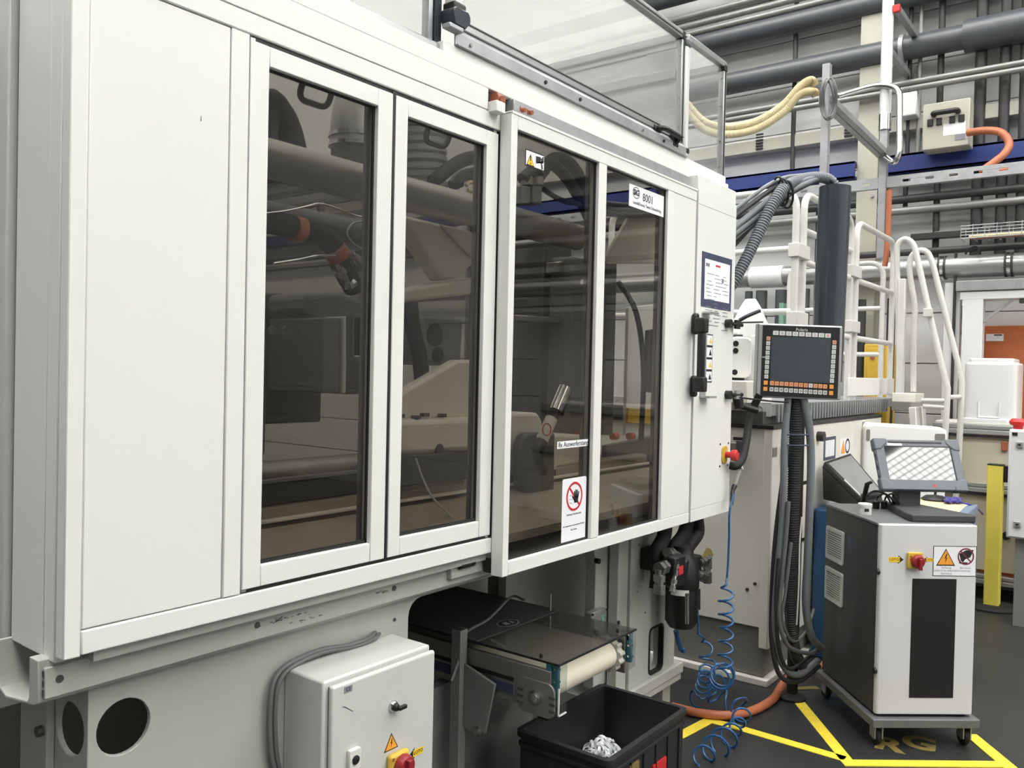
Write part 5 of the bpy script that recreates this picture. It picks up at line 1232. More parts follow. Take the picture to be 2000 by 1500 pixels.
# ================================================================== WHITE CABINET UNIT WITH PLATFORM
CX, CY = 4.365, 1.60
wc = thing('cabinet_unit', 'long white machine cabinet with black top behind the hanging cables', 'cabinet', (5.4, 2.2, 0))
MB().box(CX + .012, CX + .06, CY + .012, 3.0, .305, 1.372).build('end_panel', 'cab_grey', wc, bevel=.004)
MB().box(CX, 5.845, CY, CY + .05, .20, 1.372).build('front_panel', 'cab_white', wc, bevel=.005)
MB().box(5.853, 6.57, CY, CY + .05, .20, 1.372).build('front_panel', 'cab_white', wc, bevel=.005)
MB().box(CX + .06, 6.57, CY + .05, 3.0, .30, 1.372).build('cabinet_core', 'cab_grey', wc)
MB().box(5.842, 5.856, CY + .004, CY + .04, .2, 1.372).build('panel_gap', 'pipe_dark', wc)
MB().box(CX + .03, 6.5, CY + .03, 3.0, .04, .30).build('plinth', 'plinth', wc)
MB().box(CX - .005, 6.5, CY - .005, 3.0, .0, .035).build('plinth_flange', 'cab_grey', wc, bevel=.004)
MB().box(CX - .005, 6.57, CY - .005, 3.0, 1.373, 1.392).build('top_plate', 'black', wc)
MB().box(CX + .06, 6.5, CY + .08, 3.0, 1.392, 1.46).build('gap_shade_block', 'casting_dark', wc)  # dark block added to stand for the shaded gap below the platform
def onx(px, py): return at(px, py, x=CX + .012)
def ony(px, py): return at(px, py, y=CY)
for px, py in ((1500, 842), (1498, 970), (1495, 1097), (1475, 1140), (1460, 1151), (1493, 1225)):
    p = onx(px, py); MB().cyl((CX + .012, p.y, p.z), (CX + .004, p.y, p.z), .009, 8).build('panel_bolt', 'pipe_black', wc)
a, c = onx(1428, 862), onx(1458, 880)
MB().box(CX - .05, CX + .012, c.y, a.y, c.z, a.z).build('connector_box', 'satin_steel', wc, bevel=.005)
MB().box(CX - .06, CX - .05, c.y - .0, c.y + .03, c.z - .01, a.z + .01).build('connector_clip', 'pipe_dark', wc)
p = onx(1443, 857); MB().box(CX + .006, CX + .012, p.y - .03, p.y + .03, p.z - .008, p.z + .008).build('name_tag', 'print', wc)
for py in (882, 903):
    p = ony(1528, py); MB().box(p.x - .03, p.x + .03, CY - .04, CY, p.z - .028, p.z + .028).build('black_switch', 'black', wc, bevel=.008)
    MB().box(p.x - .02, p.x + .02, CY - .002, CY, p.z + .032, p.z + .044).build('name_tag', 'print', wc)
p = ony(1513, 883); MB().box(p.x - .03, p.x + .03, CY - .003, CY, p.z - .025, p.z + .025).build('type_plate', 'satin_steel', wc)
p = ony(1597, 852); MB().cyl((p.x, CY - .04, p.z), (p.x, CY, p.z), .03, 14).build('knob', 'black', wc)
p = ony(1587, 871)
FY = frame((0, CY, 0), X, Z)
flat(FY, [(p.x - .04, p.z - .035), (p.x + .04, p.z - .035), (p.x + .04, p.z + .035), (p.x - .04, p.z + .035)], 0, .001, 'sign_yellow', wc, 'warning_label'); flat(FY, bolt2(p.x, p.z, .05), .001, .0015, 'print', wc, 'warning_bolt')
a, c = ony(1609, 855), ony(1631, 895)
flat(FY, [(a.x, c.z), (c.x, c.z), (c.x, a.z), (a.x, a.z)], 0, .002, 'frame_blue', wc, 'document_frame'); flat(FY, [(a.x + .03, c.z + .02), (c.x - .03, c.z + .02), (c.x - .03, a.z - .02), (a.x + .03, a.z - .02)], .002, .003, 'paper', wc, 'document')
a, c = ony(1641, 857), ony(1659, 886)
flat(FY, [(a.x, c.z), (c.x, c.z), (c.x, a.z), (a.x, a.z)], 0, .001, 'paper', wc, 'warning_label')
flat(FY, tri(a.x + (c.x - a.x) * .3, (a.z + c.z) / 2, .1), .001, .002, 'sign_orange', wc, 'hazard_triangle')
flat(FY, ring_pts(a.x + (c.x - a.x) * .75, (a.z + c.z) / 2, .05, 16), .001, .002, 'print', wc, 'prohibition_ring', [ring_pts(a.x + (c.x - a.x) * .75, (a.z + c.z) / 2, .036, 16)])
a, c = ony(1576, 938), ony(1586, 1048)
MB().box(a.x - .12, c.x, CY - .006, CY, c.z, a.z).build('window_frame', 'black', wc); MB().box(a.x - .1, c.x - .025, CY - .008, CY - .005, c.z + .02, a.z - .02).build('window_glass', 'casting', wc)
for px, py in ((1689, 875), (1695, 875)): p = ony(px, py); MB().box(p.x - .02, p.x + .02, CY - .01, CY, p.z - .03, p.z + .03).build('black_switch', 'black', wc)
a, c = ony(1685, 888), ony(1697, 915); flat(FY, [(a.x, c.z), (c.x, c.z), (c.x, a.z), (a.x, a.z)], 0, .001, 'print', wc, 'sticker'); flat(FY, [(a.x + .01, c.z + .01), (c.x - .01, c.z + .01), (c.x - .01, a.z - .01), (a.x + .01, a.z - .01)], .001, .002, 'white_dull', wc, 'sticker_field')
a = ony(1688, 832); MB().box(a.x - .05, a.x + .05, CY - .004, CY, a.z - .05, a.z + .03).build('grip_recess_shade', 'plinth', wc)  # grey patch painted for the shade in a recessed grip
p = onx(1520, 930)
def rx(px, py): return at(px, py, y=1.70).x
# platform with chequer plate edge
PX0, PY = 4.47, 1.66
z0, z1 = at(1480, 812, x=PX0).z, at(1480, 788, x=PX0).z
pf = thing('platform', 'raised service platform with chequer plate edge above the white cabinet', 'platform', (5.7, 2.3, z0))
MB().box(PX0, rx(1753, 560) + .12, PY, 3.0, z0, z1).build('platform_deck', 'galv', pf, bevel=.003)
b = MB()
for i in range(22):
    for j in range(2):
        yy = PY + .05 + i * .06; zz = z0 + .02 + j * .03; s_ = 1 if (i + j) % 2 else -1
        b.bar((PX0 - .005, yy - .014, zz - .01 * s_), (PX0 - .005, yy + .014, zz + .01 * s_), .003, .005, X)
b.build('chequer_ribs', 'bright_steel', pf, smooth=False)
MB().box(PX0 - .004, PX0 - .0005, PY - .01, 3.0, z0 - .002, z1 + .002).build('chequer_edge', 'chequer', pf)
MB().box(PX0 - .004, PX0 + .05, PY - .01, 3.0, z1, z1 + .006).build('chequer_lip', 'chequer', pf)
b0 = None
for i in range(44):
    xx = PX0 + .1 + i * .055
    if b0 is None: b0 = MB().box(xx, xx + .022, PY - .012, PY, z0 - .035, z1 - .004).build('grating_bar', 'galv', pf, smooth=False); x00 = xx
    else: cp(b0, (xx - x00, 0, 0))
# injection unit housing behind the machine end
iu = thing('injection_housing', 'white rounded injection unit housing behind the operator panel', 'machine part', at(1455, 735, d=4.75))
q0, q1 = at(1433, 660, d=4.72), at(1467, 737, d=4.72)
MH2 = frame(at(1449, 698, d=4.72), u, Z)
MB(MH2).prism(rrect(-.075, .05, -.115, .115, .04), 'z', -.05, .03).build('housing_cover', 'white', iu, bevel=.012, seg=3)
MB(MH2).prism(rrect(-.09, .075, -.13, .13, .06), 'z', -.07, -.045).build('housing_seal', 'casting_dark', iu)
MB(MH2).prism(rrect(-.12, .11, -.16, .15, .07), 'z', -.3, -.07).build('housing_body', 'white', iu, bevel=.01)
for y_ in (.075, .035, -.085): MB(MH2).lathe([(.016, .0), (.016, .002)], (-.045, y_, .031), Z, 14).build('cover_hole_shade', 'black', iu)  # black discs painted as shaded holes in the cover
a = at(1465, 625, d=4.85)
MB().lathe([(.11, 0), (.10, .08), (.06, .17), (.03, .22)], (a.x, a.y, a.z - .1), n=24).build('housing_cone', 'white', iu)
MB().box(a.x - .1, a.x + .12, a.y - .1, a.y + .12, 1.45, a.z - .09).build('housing_foot', 'white', iu, bevel=.01)
# low grey block below it
p = at(1450, 765, d=4.6)
MB().box(p.x - .06, p.x + .2, p.y - .05, p.y + .3, z1, p.z + .06).build('housing_base', 'cab_grey', iu, bevel=.006)

# ---- white railing on the platform
RY = 1.70; RR = .0215
def rx(px, py): return at(px, py, y=RY).x
def rz(px, py): return at(px, py, y=RY).z
xP = [rx(1554, 470), rx(1569, 470), rx(1661, 520), rx(1672, 520), rx(1743, 560), rx(1753, 560)]
zTop = (rz(1580, 383) + rz(1683, 438)) / 2
def rail_panel(label, A_, B_, zt, mids, zb, parent=None):
    """tubular panel between two feet A_ and B_ (x, y)"""
    t = thing('railing_panel', label, 'railing', (A_[0], A_[1], zb))
    a, c = Vector((*A_, zb)), Vector((*B_, zb))
    MB().tube(rounded([a, a + Z * (zt - zb), c + Z * (zt - zb), c], .12, 8), RR, 14).build('rail_tube', 'tube_white', t)
    for z in mids: MB().cyl(a + Z * (z - zb), c + Z * (z - zb), RR * .92, 12).build('mid_rail', 'tube_white', t)
    return t
m1, m2 = (rz(1660, 547) + rz(1740, 568)) / 2, (rz(1660, 662) + rz(1735, 668)) / 2
pA = rail_panel('white tubular railing panel behind the machine end', (xP[0], RY), (xP[0], 2.95), zTop, (m1 + .06, m2 + .1), z1)
pB = rail_panel('white tubular railing panel behind the dark column', (xP[1], RY), (xP[2], RY), zTop, (zTop - .22, m1, m2), z1)
pC = rail_panel('white tubular railing panel at the front end of the platform', (xP[3], RY), (xP[4], RY), zTop, (m1, m2), z1)
MB().box(xP[2] - .06, xP[4] + .02, RY - .03, RY - .02, rz(1690, 772), rz(1690, 738)).build('toe_board', 'white', pC, bevel=.003)
zfar = at(1700, 513, x=xP[5]).z
pD = rail_panel('white tubular railing panel across the far end of the platform', (xP[5] + .03, RY + .12), (xP[5] + .03, 2.6), zfar, (at(1700, 602, x=xP[5]).z, at(1700, 692, x=xP[5]).z), z1)
def clampb(px, py, x0, x1): 
    z = rz(px, py)
    return MB().box(x0 - .034, x1 + .034, RY - .032, RY + .032, z - .04, z + .04)
for i, (px, py) in enumerate(((1556, 490), (1550, 622), (1664, 530), (1657, 637))):
    x0, x1 = (xP[0], xP[1]) if i < 2 else (xP[2], xP[3])
    t = thing('tube_clamp', 'white clamp block, %s one on the tube pair %s the dark column' % (('upper', 'lower')[i % 2], ('between machine end and', 'right of')[i // 2]), 'clamp', (x0, RY, rz(px, py) - .04))
    clampb(px, py, x0, x1).build('clamp_body', 'tube_white', t, bevel=.004)
    for dz in (-.018, .018): MB().cyl((x1 + .03, RY - .02, rz(px, py) + dz), (x1 + .037, RY - .02, rz(px, py) + dz), .01, 8).build('clamp_bolt', 'pipe_black', t)
# ladder with two arched handrails
xl1, xl2 = 6.80, 7.02
ld = thing('platform_ladder', 'white ladder with two arched tubular handrails leading up to the platform', 'ladder', (6.9, 1.3, 0))
def hr(x, *p): return [at(a, b_, x=x) for a, b_ in p]
MB().tube(catmull(hr(xl1, (1757, 780), (1756, 700), (1754, 600), (1752, 510), (1754, 478), (1768, 467), (1784, 478), (1793, 510)), 5)[:-1] + hr(xl1, (1793, 510), (1815, 610), (1840, 715), (1851, 758), (1849, 800), (1846, 850), (1836, 1000)), RR, 14).build('handrail', 'tube_white', ld)
MB().tube(catmull(hr(xl2, (1784, 765), (1785, 660), (1787, 600), (1781, 560), (1776, 525), (1781, 500), (1797, 489), (1812, 494), (1822, 515)), 5)[:-1] + hr(xl2, (1822, 515), (1848, 620), (1870, 705), (1879, 745), (1877, 800), (1872, 900), (1862, 1040)), RR, 14).build('handrail', 'tube_white', ld)
MB().box(xl1 - .03, xl1 + .03, at(1766, 700, x=xl1).y, at(1752, 700, x=xl1).y, z0 - .02, at(1760, 545, x=xl1).z).build('ladder_post', 'tube_white', ld, bevel=.006)
for a, c in (((1800, 782), (1849, 783)), ((1803, 793), (1848, 796))): MB().cyl(at(*a, x=xl1), at(*c, x=xl1), RR * .8, 10).build('handrail_brace', 'tube_white', ld)
MB().cyl(at(1850, 776, x=xl1), at(1876, 775, x=xl2), RR * .8, 10).build('handrail_brace', 'tube_white', ld)
MB().box(xl1 - .04, xl2 + .04, at(1790, 775, x=xl1).y, at(1745, 770, x=xl1).y, at(1770, 785, x=xl1).z, at(1770, 768, x=xl1).z).build('top_tread', 'cab_white', ld, bevel=.004)
p = at(1770, 795, x=xl1 - .04)
MB().box(xl1 - .05, xl1 - .02, at(1780, 795, x=xl1).y, at(1744, 795, x=xl1).y, p.z - .03, p.z + .04).build('tread_bracket', 'plinth', ld, bevel=.004)
# stiles sloping down towards the front
for x_ in (xl1, xl2):
    MB().bar((x_, at(1785, 790, x=xl1).y, 1.45), (x_, at(1815, 790, x=xl1).y - .02, .0), .05, .12, X).build('stile', 'tube_white', ld, bevel=.006)
for i in range(5):
    yy = at(1788, 790, x=xl1).y - .025 * i; zz = 1.2 - .25 * i
    MB().box(xl1, xl2, yy - .1, yy + .06, zz, zz + .03).build('tread', 'cab_white', ld, bevel=.003)
tag(MB().box(xl1 - .05, xl1 + .0, at(1766, 600, x=xl1).y - .2, at(1766, 600, x=xl1).y - .14, at(1780, 620, x=xl1).z, at(1780, 604, x=xl1).z).build('tube_clamp', 'tube_white', bevel=.004), 'white clamp block on the ladder handrails', 'clamp')
# ================================================================== CART WITH TABLET
ua = math.radians(-50)
cu_, cw_ = Vector((math.cos(ua), math.sin(ua), 0)), Vector((-math.sin(ua), math.cos(ua), 0))
FLc = Vector((3.985, .96, 0)); CW, CL = .447, .585
MC = Matrix((cu_, cw_, Z)).transposed().to_4x4(); MC.translation = FLc     # local: x along front, y to the back, z up
cz0, cz1 = .143, 1.003
ca = thing('control_cart', 'rolling control cabinet with light grey door and dark side panels', 'cart', FLc + cu_ * CW / 2 + cw_ * CL / 2)
MB(MC).box(.002, CW - .002, .035, CL, cz0, cz1 - .012).build('cabinet_body', 'cart_dark', ca, bevel=.004)
MB(MC).box(-.002, CW + .002, .03, CL + .002, cz1 - .012, cz1 + .001).build('top_plate', 'cart_base', ca, bevel=.003)
dd = MB(MC).prism(rrect(0, CW, -.004, .033, .014), 'z', cz0 + .006, cz1 - .002).build('front_door', 'cart_light', ca, bevel=.003)
FC = MC @ frame((0, -.004, 0), X, Z)
iFC = FC.inverted()
def oncart(px, py):
    d = at(px, py, d=1.0) - EYE; o = iFC @ EYE; dl = iFC.to_3x3() @ d; t = -o.z / dl.z
    q = o + dl * t; return q.x, q.y
x0, z1_ = oncart(1782, 1130); x1, z0_ = oncart(1861, 1363)
MB(FC).prism([(x0, z0_), (x1, z0_), (x1, z1_), (x0, z1_)], 'z', -.001, .0015).build('filter_panel', 'black', ca, smooth=False)
for py in (1118, 1312):
    q = oncart(1721, py); MB(MC).cyl((.004, .012, q[1]), (-.008, .012, q[1]), .014, 14).build('door_hinge', 'black', ca)
sx, sz = oncart(1785, 1094)
MB(FC).prism(rrect(sx - .034, sx + .034, sz - .036, sz + .036, .006), 'z', 0, .014).build('switch_plate', 'yellow_box', ca, bevel=.003)
MB(FC).lathe([(.03, .014), (.03, .026), (.024, .034)], (sx + .008, sz - .002, 0), Z, 28).box(sx + .002, sx + .016, sz - .036, sz + .014, .034, .048).build('switch_knob', 'dark_red', ca, bevel=.002)
for dz in (.012, -.0): MB(FC).cyl((sx - .022, sz + dz + .006, .014), (sx - .022, sz + dz + .006, .0155), .005, 8).build('plate_screw', 'brown', ca)
lx_, lz_ = oncart(1765, 1093); loto(FC, lx_ - .0, lz_, .034, True, ca)
lx_, lz_ = oncart(1803, 1093); loto(FC, lx_, lz_, .023, False, ca)
x0, z1_ = oncart(1823, 1066); x1, z0_ = oncart(1906, 1126)
flat(FC, [(x0, z0_), (x1, z0_), (x1, z1_), (x0, z1_)], 0, .0008, 'print', ca, 'sign_border')
flat(FC, [(x0 + .003, z0_ + .003), (x1 - .003, z0_ + .003), (x1 - .003, z1_ - .003), (x0 + .003, z1_ - .003)], .0008, .0012, 'paper', ca, 'sign_sheet')
W = x1 - x0; Hh = z1_ - z0_; F2 = FC @ Matrix.Translation((0, 0, .0012))
tx, tz = x0 + W * .29, z0_ + Hh * .63
flat(F2, tri(tx, tz, W * .44), 0, .0004, 'print', ca, 'hazard_triangle'); flat(F2, tri(tx, tz - .001, W * .37), .0004, .0008, 'sign_orange', ca, 'hazard_field'); flat(F2, bolt2(tx, tz - .005, W * .2), .0008, .0012, 'print', ca, 'hazard_bolt')
px_, pz_ = x0 + W * .75, z0_ + Hh * .66
flat(F2, [(px_ - .03, pz_ - .032), (px_ + .008, pz_ - .032), (px_ + .008, pz_ - .026), (px_ - .03, pz_ - .026)], 0, .0004, 'print', ca, 'hand_pictogram')
flat(F2, [(px_ - .03, pz_ + .012), (px_ + .0, pz_ + .028), (px_ + .036, pz_ + .03), (px_ + .02, pz_ - .004), (px_ - .002, pz_ - .012), (px_ - .012, pz_ - .026), (px_ - .022, pz_ - .02)], 0, .0004, 'print', ca, 'hand_pictogram')
R = W * .19
flat(F2, ring_pts(px_, pz_, R, 32), .0004, .0008, 'print_maroon', ca, 'prohibition_ring', [ring_pts(px_, pz_, R * .83, 32)])
flat(F2, [(px_ - R * .66, pz_ + R * .56), (px_ - R * .56, pz_ + R * .66), (px_ + R * .66, pz_ - R * .56), (px_ + R * .56, pz_ - R * .66)], .0004, .0008, 'print_maroon', ca, 'prohibition_bar')
for i, s_ in enumerate(('Achtung', 'Gefährliche elektrische', 'Spannung')): text(F2, s_, W * .066, tx + .004, z0_ + Hh * (.28 - i * .095), 'print_grey', ca)
for i, s_ in enumerate(('Berühren', 'verboten')): text(F2, s_, W * .066, px_, z0_ + Hh * (.28 - i * .095), 'print_grey', ca)
# ventilation grilles on the side panel
FS = MC @ frame((0.002, CL, 0), -Y, Z)      # local x runs from the back edge to the front, z points out of the side
iFS = FS.inverted()
def onside(px, py):
    d = at(px, py, d=1.0) - EYE; o = iFS @ EYE; dl = iFS.to_3x3() @ d; t = -o.z / dl.z; q = o + dl * t; return q.x, q.y
for (a, b_), (c, d) in (((1616, 1036), (1648, 1104)), ((1614, 1116), (1646, 1184))):
    xa, za = onside(a, b_); xb_, zb2_ = onside(c, d)
    w = xb_ - xa; h = .165; zc = (za + zb2_) / 2 + .012
    gr = MB(FS).prism(rrect(xa, xb_, zc - h / 2, zc + h / 2, .01), 'z', 0, .008, [rrect(xa + .018, xb_ - .018, zc - h / 2 + .018, zc + h / 2 - .018, .006)]).build('vent_frame', 'vent', ca, bevel=.002)
    MB(FS).box(xa + .01, xb_ - .01, zc - h / 2 + .01, zc + h / 2 - .01, .0005, .001).build('vent_shade', 'black', gr)  # black sheet painted for the dark behind the slats
    s0 = None
    for i in range(12):
        zz = zc - h / 2 + .022 + i * (h - .042) / 11
        if s0 is None: s0 = MB(FS).box(xa + .014, xb_ - .014, zz - .0032, zz + .0032, .002, .007).build('vent_slat', 'vent', gr, bevel=.001); z00 = zz
        else: cp(s0, (0, 0, zz - z00))
xq, zq = onside(1660, 1060); MB(FS).box(xq - .025, xq + .025, zq - .03, zq + .03, 0, .0006).build('faded_print', 'frame_blue', ca, smooth=False)
# base tray and castors
MB(MC).box(-.022, CW + .022, -.028, CL + .02, .095, .135).build('base_tray', 'cart_base', ca, bevel=.005)
MB(MC).box(.02, CW - .02, .02, CL - .02, .134, .145).build('base_spacer', 'rubber', ca)
for lx_, ly_ in ((.02, .02), (CW - .02, .02), (.02, CL - .03), (CW - .02, CL - .03)):
    cs = MB(MC).box(lx_ - .025, lx_ + .025, ly_ - .025, ly_ + .025, .088, .096).box(lx_ - .02, lx_ - .014, ly_ - .02, ly_ + .03, .035, .09).box(lx_ + .014, lx_ + .02, ly_ - .02, ly_ + .03, .035, .09).build('castor_fork', 'galv', ca, bevel=.001)
    MB(MC).lathe([(.02, -.011), (.036, -.011), (.0395, -.006), (.0395, .006), (.036, .011), (.02, .011)], (lx_, ly_ + .012, .0395), X, 22).build('castor_wheel', 'rubber', cs)
    MB(MC).lathe([(.016, -.012), (.016, .012)], (lx_, ly_ + .012, .0395), X, 14).build('castor_hub', 'pipe_grey', cs)
# tablet on stand
tc_ = at(1724, 956, d=4.06)
tu = Vector((.627, -.778, .0)).normalized(); tv = Vector((.326, .288, .90)).normalized(); MT = frame(tc_, tu, tv)
TW, TH = .416, .260
tb = thing('rugged_tablet', 'rugged grey tablet monitor tilted back on a stand on the cart', 'tablet', FLc + cu_ * .22 + cw_ * .25 + Z * cz1)
MB(MT).prism([(.03, 0), (TW - .03, 0), (TW, .03), (TW, TH - .03), (TW - .03, TH), (.03, TH), (0, TH - .03), (0, .03)], 'z', -.03, .004, [[(.045, .052), (TW - .04, .052), (TW - .04, TH - .036), (.045, TH - .036)]]).build('tablet_bezel', 'tablet', tb, bevel=.004)
MB(MT).box(.044, TW - .039, .051, TH - .035, -.02, .0005).build('tablet_screen', 'screen', tb, smooth=False)
MB(MT).box(.044, TW - .039, TH - .037, TH - .033, .0, .003).box(TW - .043, TW - .038, .05, TH - .035, 0, .003).build('screen_gasket', 'black', tb)
for cxx, cyy in ((.028, .028), (TW - .028, .028), (.028, TH - .026), (TW - .028, TH - .026)):
    MB(MT).prism(rrect(cxx - .034, cxx + .034, cyy - .032, cyy + .032, .022), 'z', -.034, .0075, []).build('corner_bumper', 'tablet', tb, bevel=.006) if False else MB(MT).prism([(cxx + sx_ * .034, cyy + sy_ * .032) for sx_, sy_ in (((1, -1), (1, -.2), (.0, .9), (-1, 1), (-1, -1)) if (cxx < .1 and cyy < .1) else ((-1, -1), (1, -1), (1, 1), (0, .9), (-1, -.2)) if cyy < .1 else ((-1, -1), (0, -.9), (1, .2), (1, 1), (-1, 1)) if cxx < .1 else ((1, -1), (1, 1), (-1, 1), (-1, .2), (0, -.9)))], 'z', -.034, .0075).build('corner_bumper', 'tablet', tb, bevel=.008, seg=3)
MB(MT).box(.07, TW - .08, TH - .018, TH - .010, .004, .007).build('bezel_rib', 'cart_dark', tb, bevel=.002)
MB(MT).box(.062, .135, TH - .033, TH - .021, .004, .0046).build('white_label', 'paper', tb, smooth=False)
MB(MT).lathe([(.007, .004), (.007, .0046)], (TW * .62, .022, 0), Z, 14).build('logo_dot', 'print_red', tb)
for yy in (.07, .12, .18): MB(MT).box(-.004, .004, yy, yy + .03, -.02, -.002).build('side_button', 'tablet', tb, bevel=.002)
# stand
sc = MT @ Vector((TW * .36, .06, -.03))
lb_ = MC.inverted() @ sc
stx = lb_.x
MB(MC).box(stx - .055, stx + .055, lb_.y - .02, lb_.y + .05, cz1 + .02, lb_.z + .02).build('stand_post', 'cart_dark', tb, bevel=.004)
MB(MC).prism([(stx - .13, .06), (stx + .17, .06), (stx + .17, .10), (stx + .06, lb_.y + .10), (stx - .06, lb_.y + .10), (stx - .13, .12)], 'z', cz1, cz1 + .035).build('stand_base', 'cart_dark', tb, bevel=.006)
# small things on the cart top
def ontop(px, py): return at(px, py, z=cz1 + .001)
p = ontop(1689, 1004)
j = thing('white_jar', 'small white plastic jar with lid on the cart top', 'jar', (p.x, p.y, cz1))
MB().lathe([(.029, 0), (.030, .004), (.029, .038)], (p.x, p.y, cz1), n=24).build('jar_body', 'white_plastic', j)
MB().lathe([(.031, .036), (.032, .04), (.032, .05), (.029, .053)], (p.x, p.y, cz1), n=24).build('jar_lid', 'white_plastic', j)
q = at(1680, 996, d=(p - EYE).dot(ROT @ Vector((0, 0, -1))) - .03)
MB(frame((p.x, p.y, cz1 + .024), tu, Z)).box(-.014, .006, -.007, .007, .027, .031).build('jar_label', 'print', j)
p = ontop(1684, 985)
st = thing('antenna_stick', 'black angled antenna stick standing on the cart behind the jar', 'antenna', (p.x, p.y, cz1))
MB().bar(p, at(1694, 945, d=4.12), .022, .014).build('antenna_body', 'black', st, bevel=.004)
MB().bar(at(1692, 946, d=4.12), at(1703, 941, d=4.1), .02, .014).build('antenna_tip', 'black', st, bevel=.004)
for i, (px, py) in enumerate(((1711, 993), (1727, 993))):
    p = ontop(px, py)
    t_ = thing('black_plug', 'black connector plug with cable lying on the cart top', 'plug', (p.x, p.y, cz1), 'black plugs on the cart top')
    MB().prism(rrect(p.x - .018, p.x + .018, p.y - .014, p.y + .014, .006), 'z', cz1, cz1 + .04).build('plug_body', 'black', t_, bevel=.005)
    MB().tube([p + Z * .035, p + Z * .06 + cu_ * .01, at(px + 18, py - 28, d=4.1), at(px + 30, py - 8, d=4.1), ontop(px + 34, py + 2)], .005, 8, 6).build('plug_cable', 'black', t_)
tag(MB().tube([ontop(1693, 985), at(1694, 968, d=4.1), at(1710, 959, d=4.12), at(1730, 965, d=4.1), at(1742, 975, d=4.08), ontop(1748, 992)], .005, 8, 6).build('black_cable', 'black'), 'thin black cable arching over the cart top to the tablet stand', 'cable')

# ================================================================== BEHIND THE CART
# tilted terminal
A_, B_, C2_, D2_ = at(1610, 902, d=5.0), at(1661, 885, d=5.2), at(1726, 962, d=4.9), at(1681, 972, d=4.65)
tu2 = (B_ - A_).normalized(); tv2 = (D2_ - A_); nrm = tu2.cross(tv2).normalized()
if nrm.z < 0: nrm = -nrm
tm = thing('tilted_terminal', 'black terminal with grey screen tilted steeply behind the cart', 'monitor', at(1650, 985, d=4.9))
def slab(P, n_, t0, t1): 
    V = [p + n_ * t0 for p in P] + [p + n_ * t1 for p in P]; k_ = len(P)
    return V, [tuple(range(k_)), tuple(range(2 * k_ - 1, k_ - 1, -1))] + [(i, (i + 1) % k_, k_ + (i + 1) % k_, k_ + i) for i in range(k_)]
Q = [A_, B_, C2_, D2_]
MB().add(*slab(Q, nrm, -.03, 0)).build('terminal_case', 'black', tm, bevel=.004)
cen = (A_ + B_ + C2_ + D2_) / 4
MB().add(*slab([p.lerp(cen, .13) for p in Q], nrm, 0, .003)).build('terminal_screen', 'monitor', tm, smooth=False)
MB().add(*slab([D2_.lerp(A_, .02) + nrm * .004, D2_.lerp(A_, .45) + nrm * .004, D2_.lerp(A_, .45).lerp(cen, .05) + nrm * .004, D2_.lerp(A_, .02).lerp(cen, .05) + nrm * .004], nrm, 0, .006)).build('terminal_strip', 'white_plastic', tm, smooth=False)
low = [Vector((p.x, p.y, .93)) for p in Q]
MB().add([p - nrm * .031 for p in Q] + low, [(0, 1, 2, 3), (7, 6, 5, 4), (0, 1, 5, 4), (1, 2, 6, 5), (2, 3, 7, 6), (3, 0, 4, 7)]).build('terminal_base', 'black', tm, smooth=False)
c_ = sum(low, Vector()) / 4
MB().box(c_.x - .05, c_.x + .05, c_.y - .05, c_.y + .05, 0, .935).build('terminal_stand', 'rubber', tm)
# blue bin beside the cabinet
a = at(1600, 1000, d=5.0)
bb = tag(MB().prism(rrect(a.x - .05, a.x + .3, a.y - .2, a.y + .02, .03), 'z', 0, at(1600, 992, d=5.0).z).build('blue_container', 'blue_bin', bevel=.01), 'blue plastic container standing behind the cart', 'container')
# work table
zt = .92
T = [at(1869, 1013, z=zt), at(1900, 986, z=zt), at(1786, 972, z=zt), at(1752, 990, z=zt)]
wt_ = thing('work_table', 'small work table with light wooden top and blue grey frame behind the cart', 'table', sum(T, Vector()) / 4 - Z * zt)
MB().add(*slab(T, Z, -.03, 0)).build('table_top', 'wood', wt_, bevel=.003)
b = MB()
for i in range(4):
    p, q_ = T[i], T[(i + 1) % 4]; b.bar(p - Z * .022 + (p - q_).normalized() * .02, q_ - Z * .022 + (q_ - p).normalized() * .02, .05, .05)
b.build('table_frame', 'desk_blue', wt_, bevel=.004)
cen = sum(T, Vector()) / 4
for p in T:
    q_ = p.lerp(cen, .04); MB().box(q_.x - .025, q_.x + .025, q_.y - .025, q_.y + .025, 0, zt - .045).build('table_leg', 'desk_blue', wt_, bevel=.004)
MB().add(*slab([Vector((p.x, p.y, .45)).lerp(Vector((cen.x, cen.y, .45)), .1) for p in T], Z, -.02, 0)).build('table_shelf', 'cab_white', wt_)
p = at(1825, 977, z=zt)
sn = thing('scanner_dock', 'black round scanner dock standing on the wooden table', 'scanner', (p.x, p.y, zt))
MB().lathe([(.07, 0), (.075, .01), (.05, .028), (.02, .032)], (p.x, p.y, zt), n=24).build('dock_base', 'black', sn)
MB().cyl((p.x + .02, p.y, zt + .03), (p.x + .03, p.y, zt + .07), .008, 8).build('dock_pin', 'black', sn)
P = []
for i in range(50):
    a_ = i * .8; q_ = at(1850 + 12 * math.cos(a_) + i * .35, 975 + 4 * math.sin(a_ * 1.3) + i * .05, z=zt + .012 + .006 * math.sin(i)); P.append(q_)
P += [at(1893, 985, z=zt + .01), at(1912, 996, z=zt - .05), at(1919, 1004, z=zt - .1)]
tag(MB().tube(P, .006, 6, 3).build('purple_cable', 'purple'), 'tangled purple cable lying on the wooden table', 'cable')
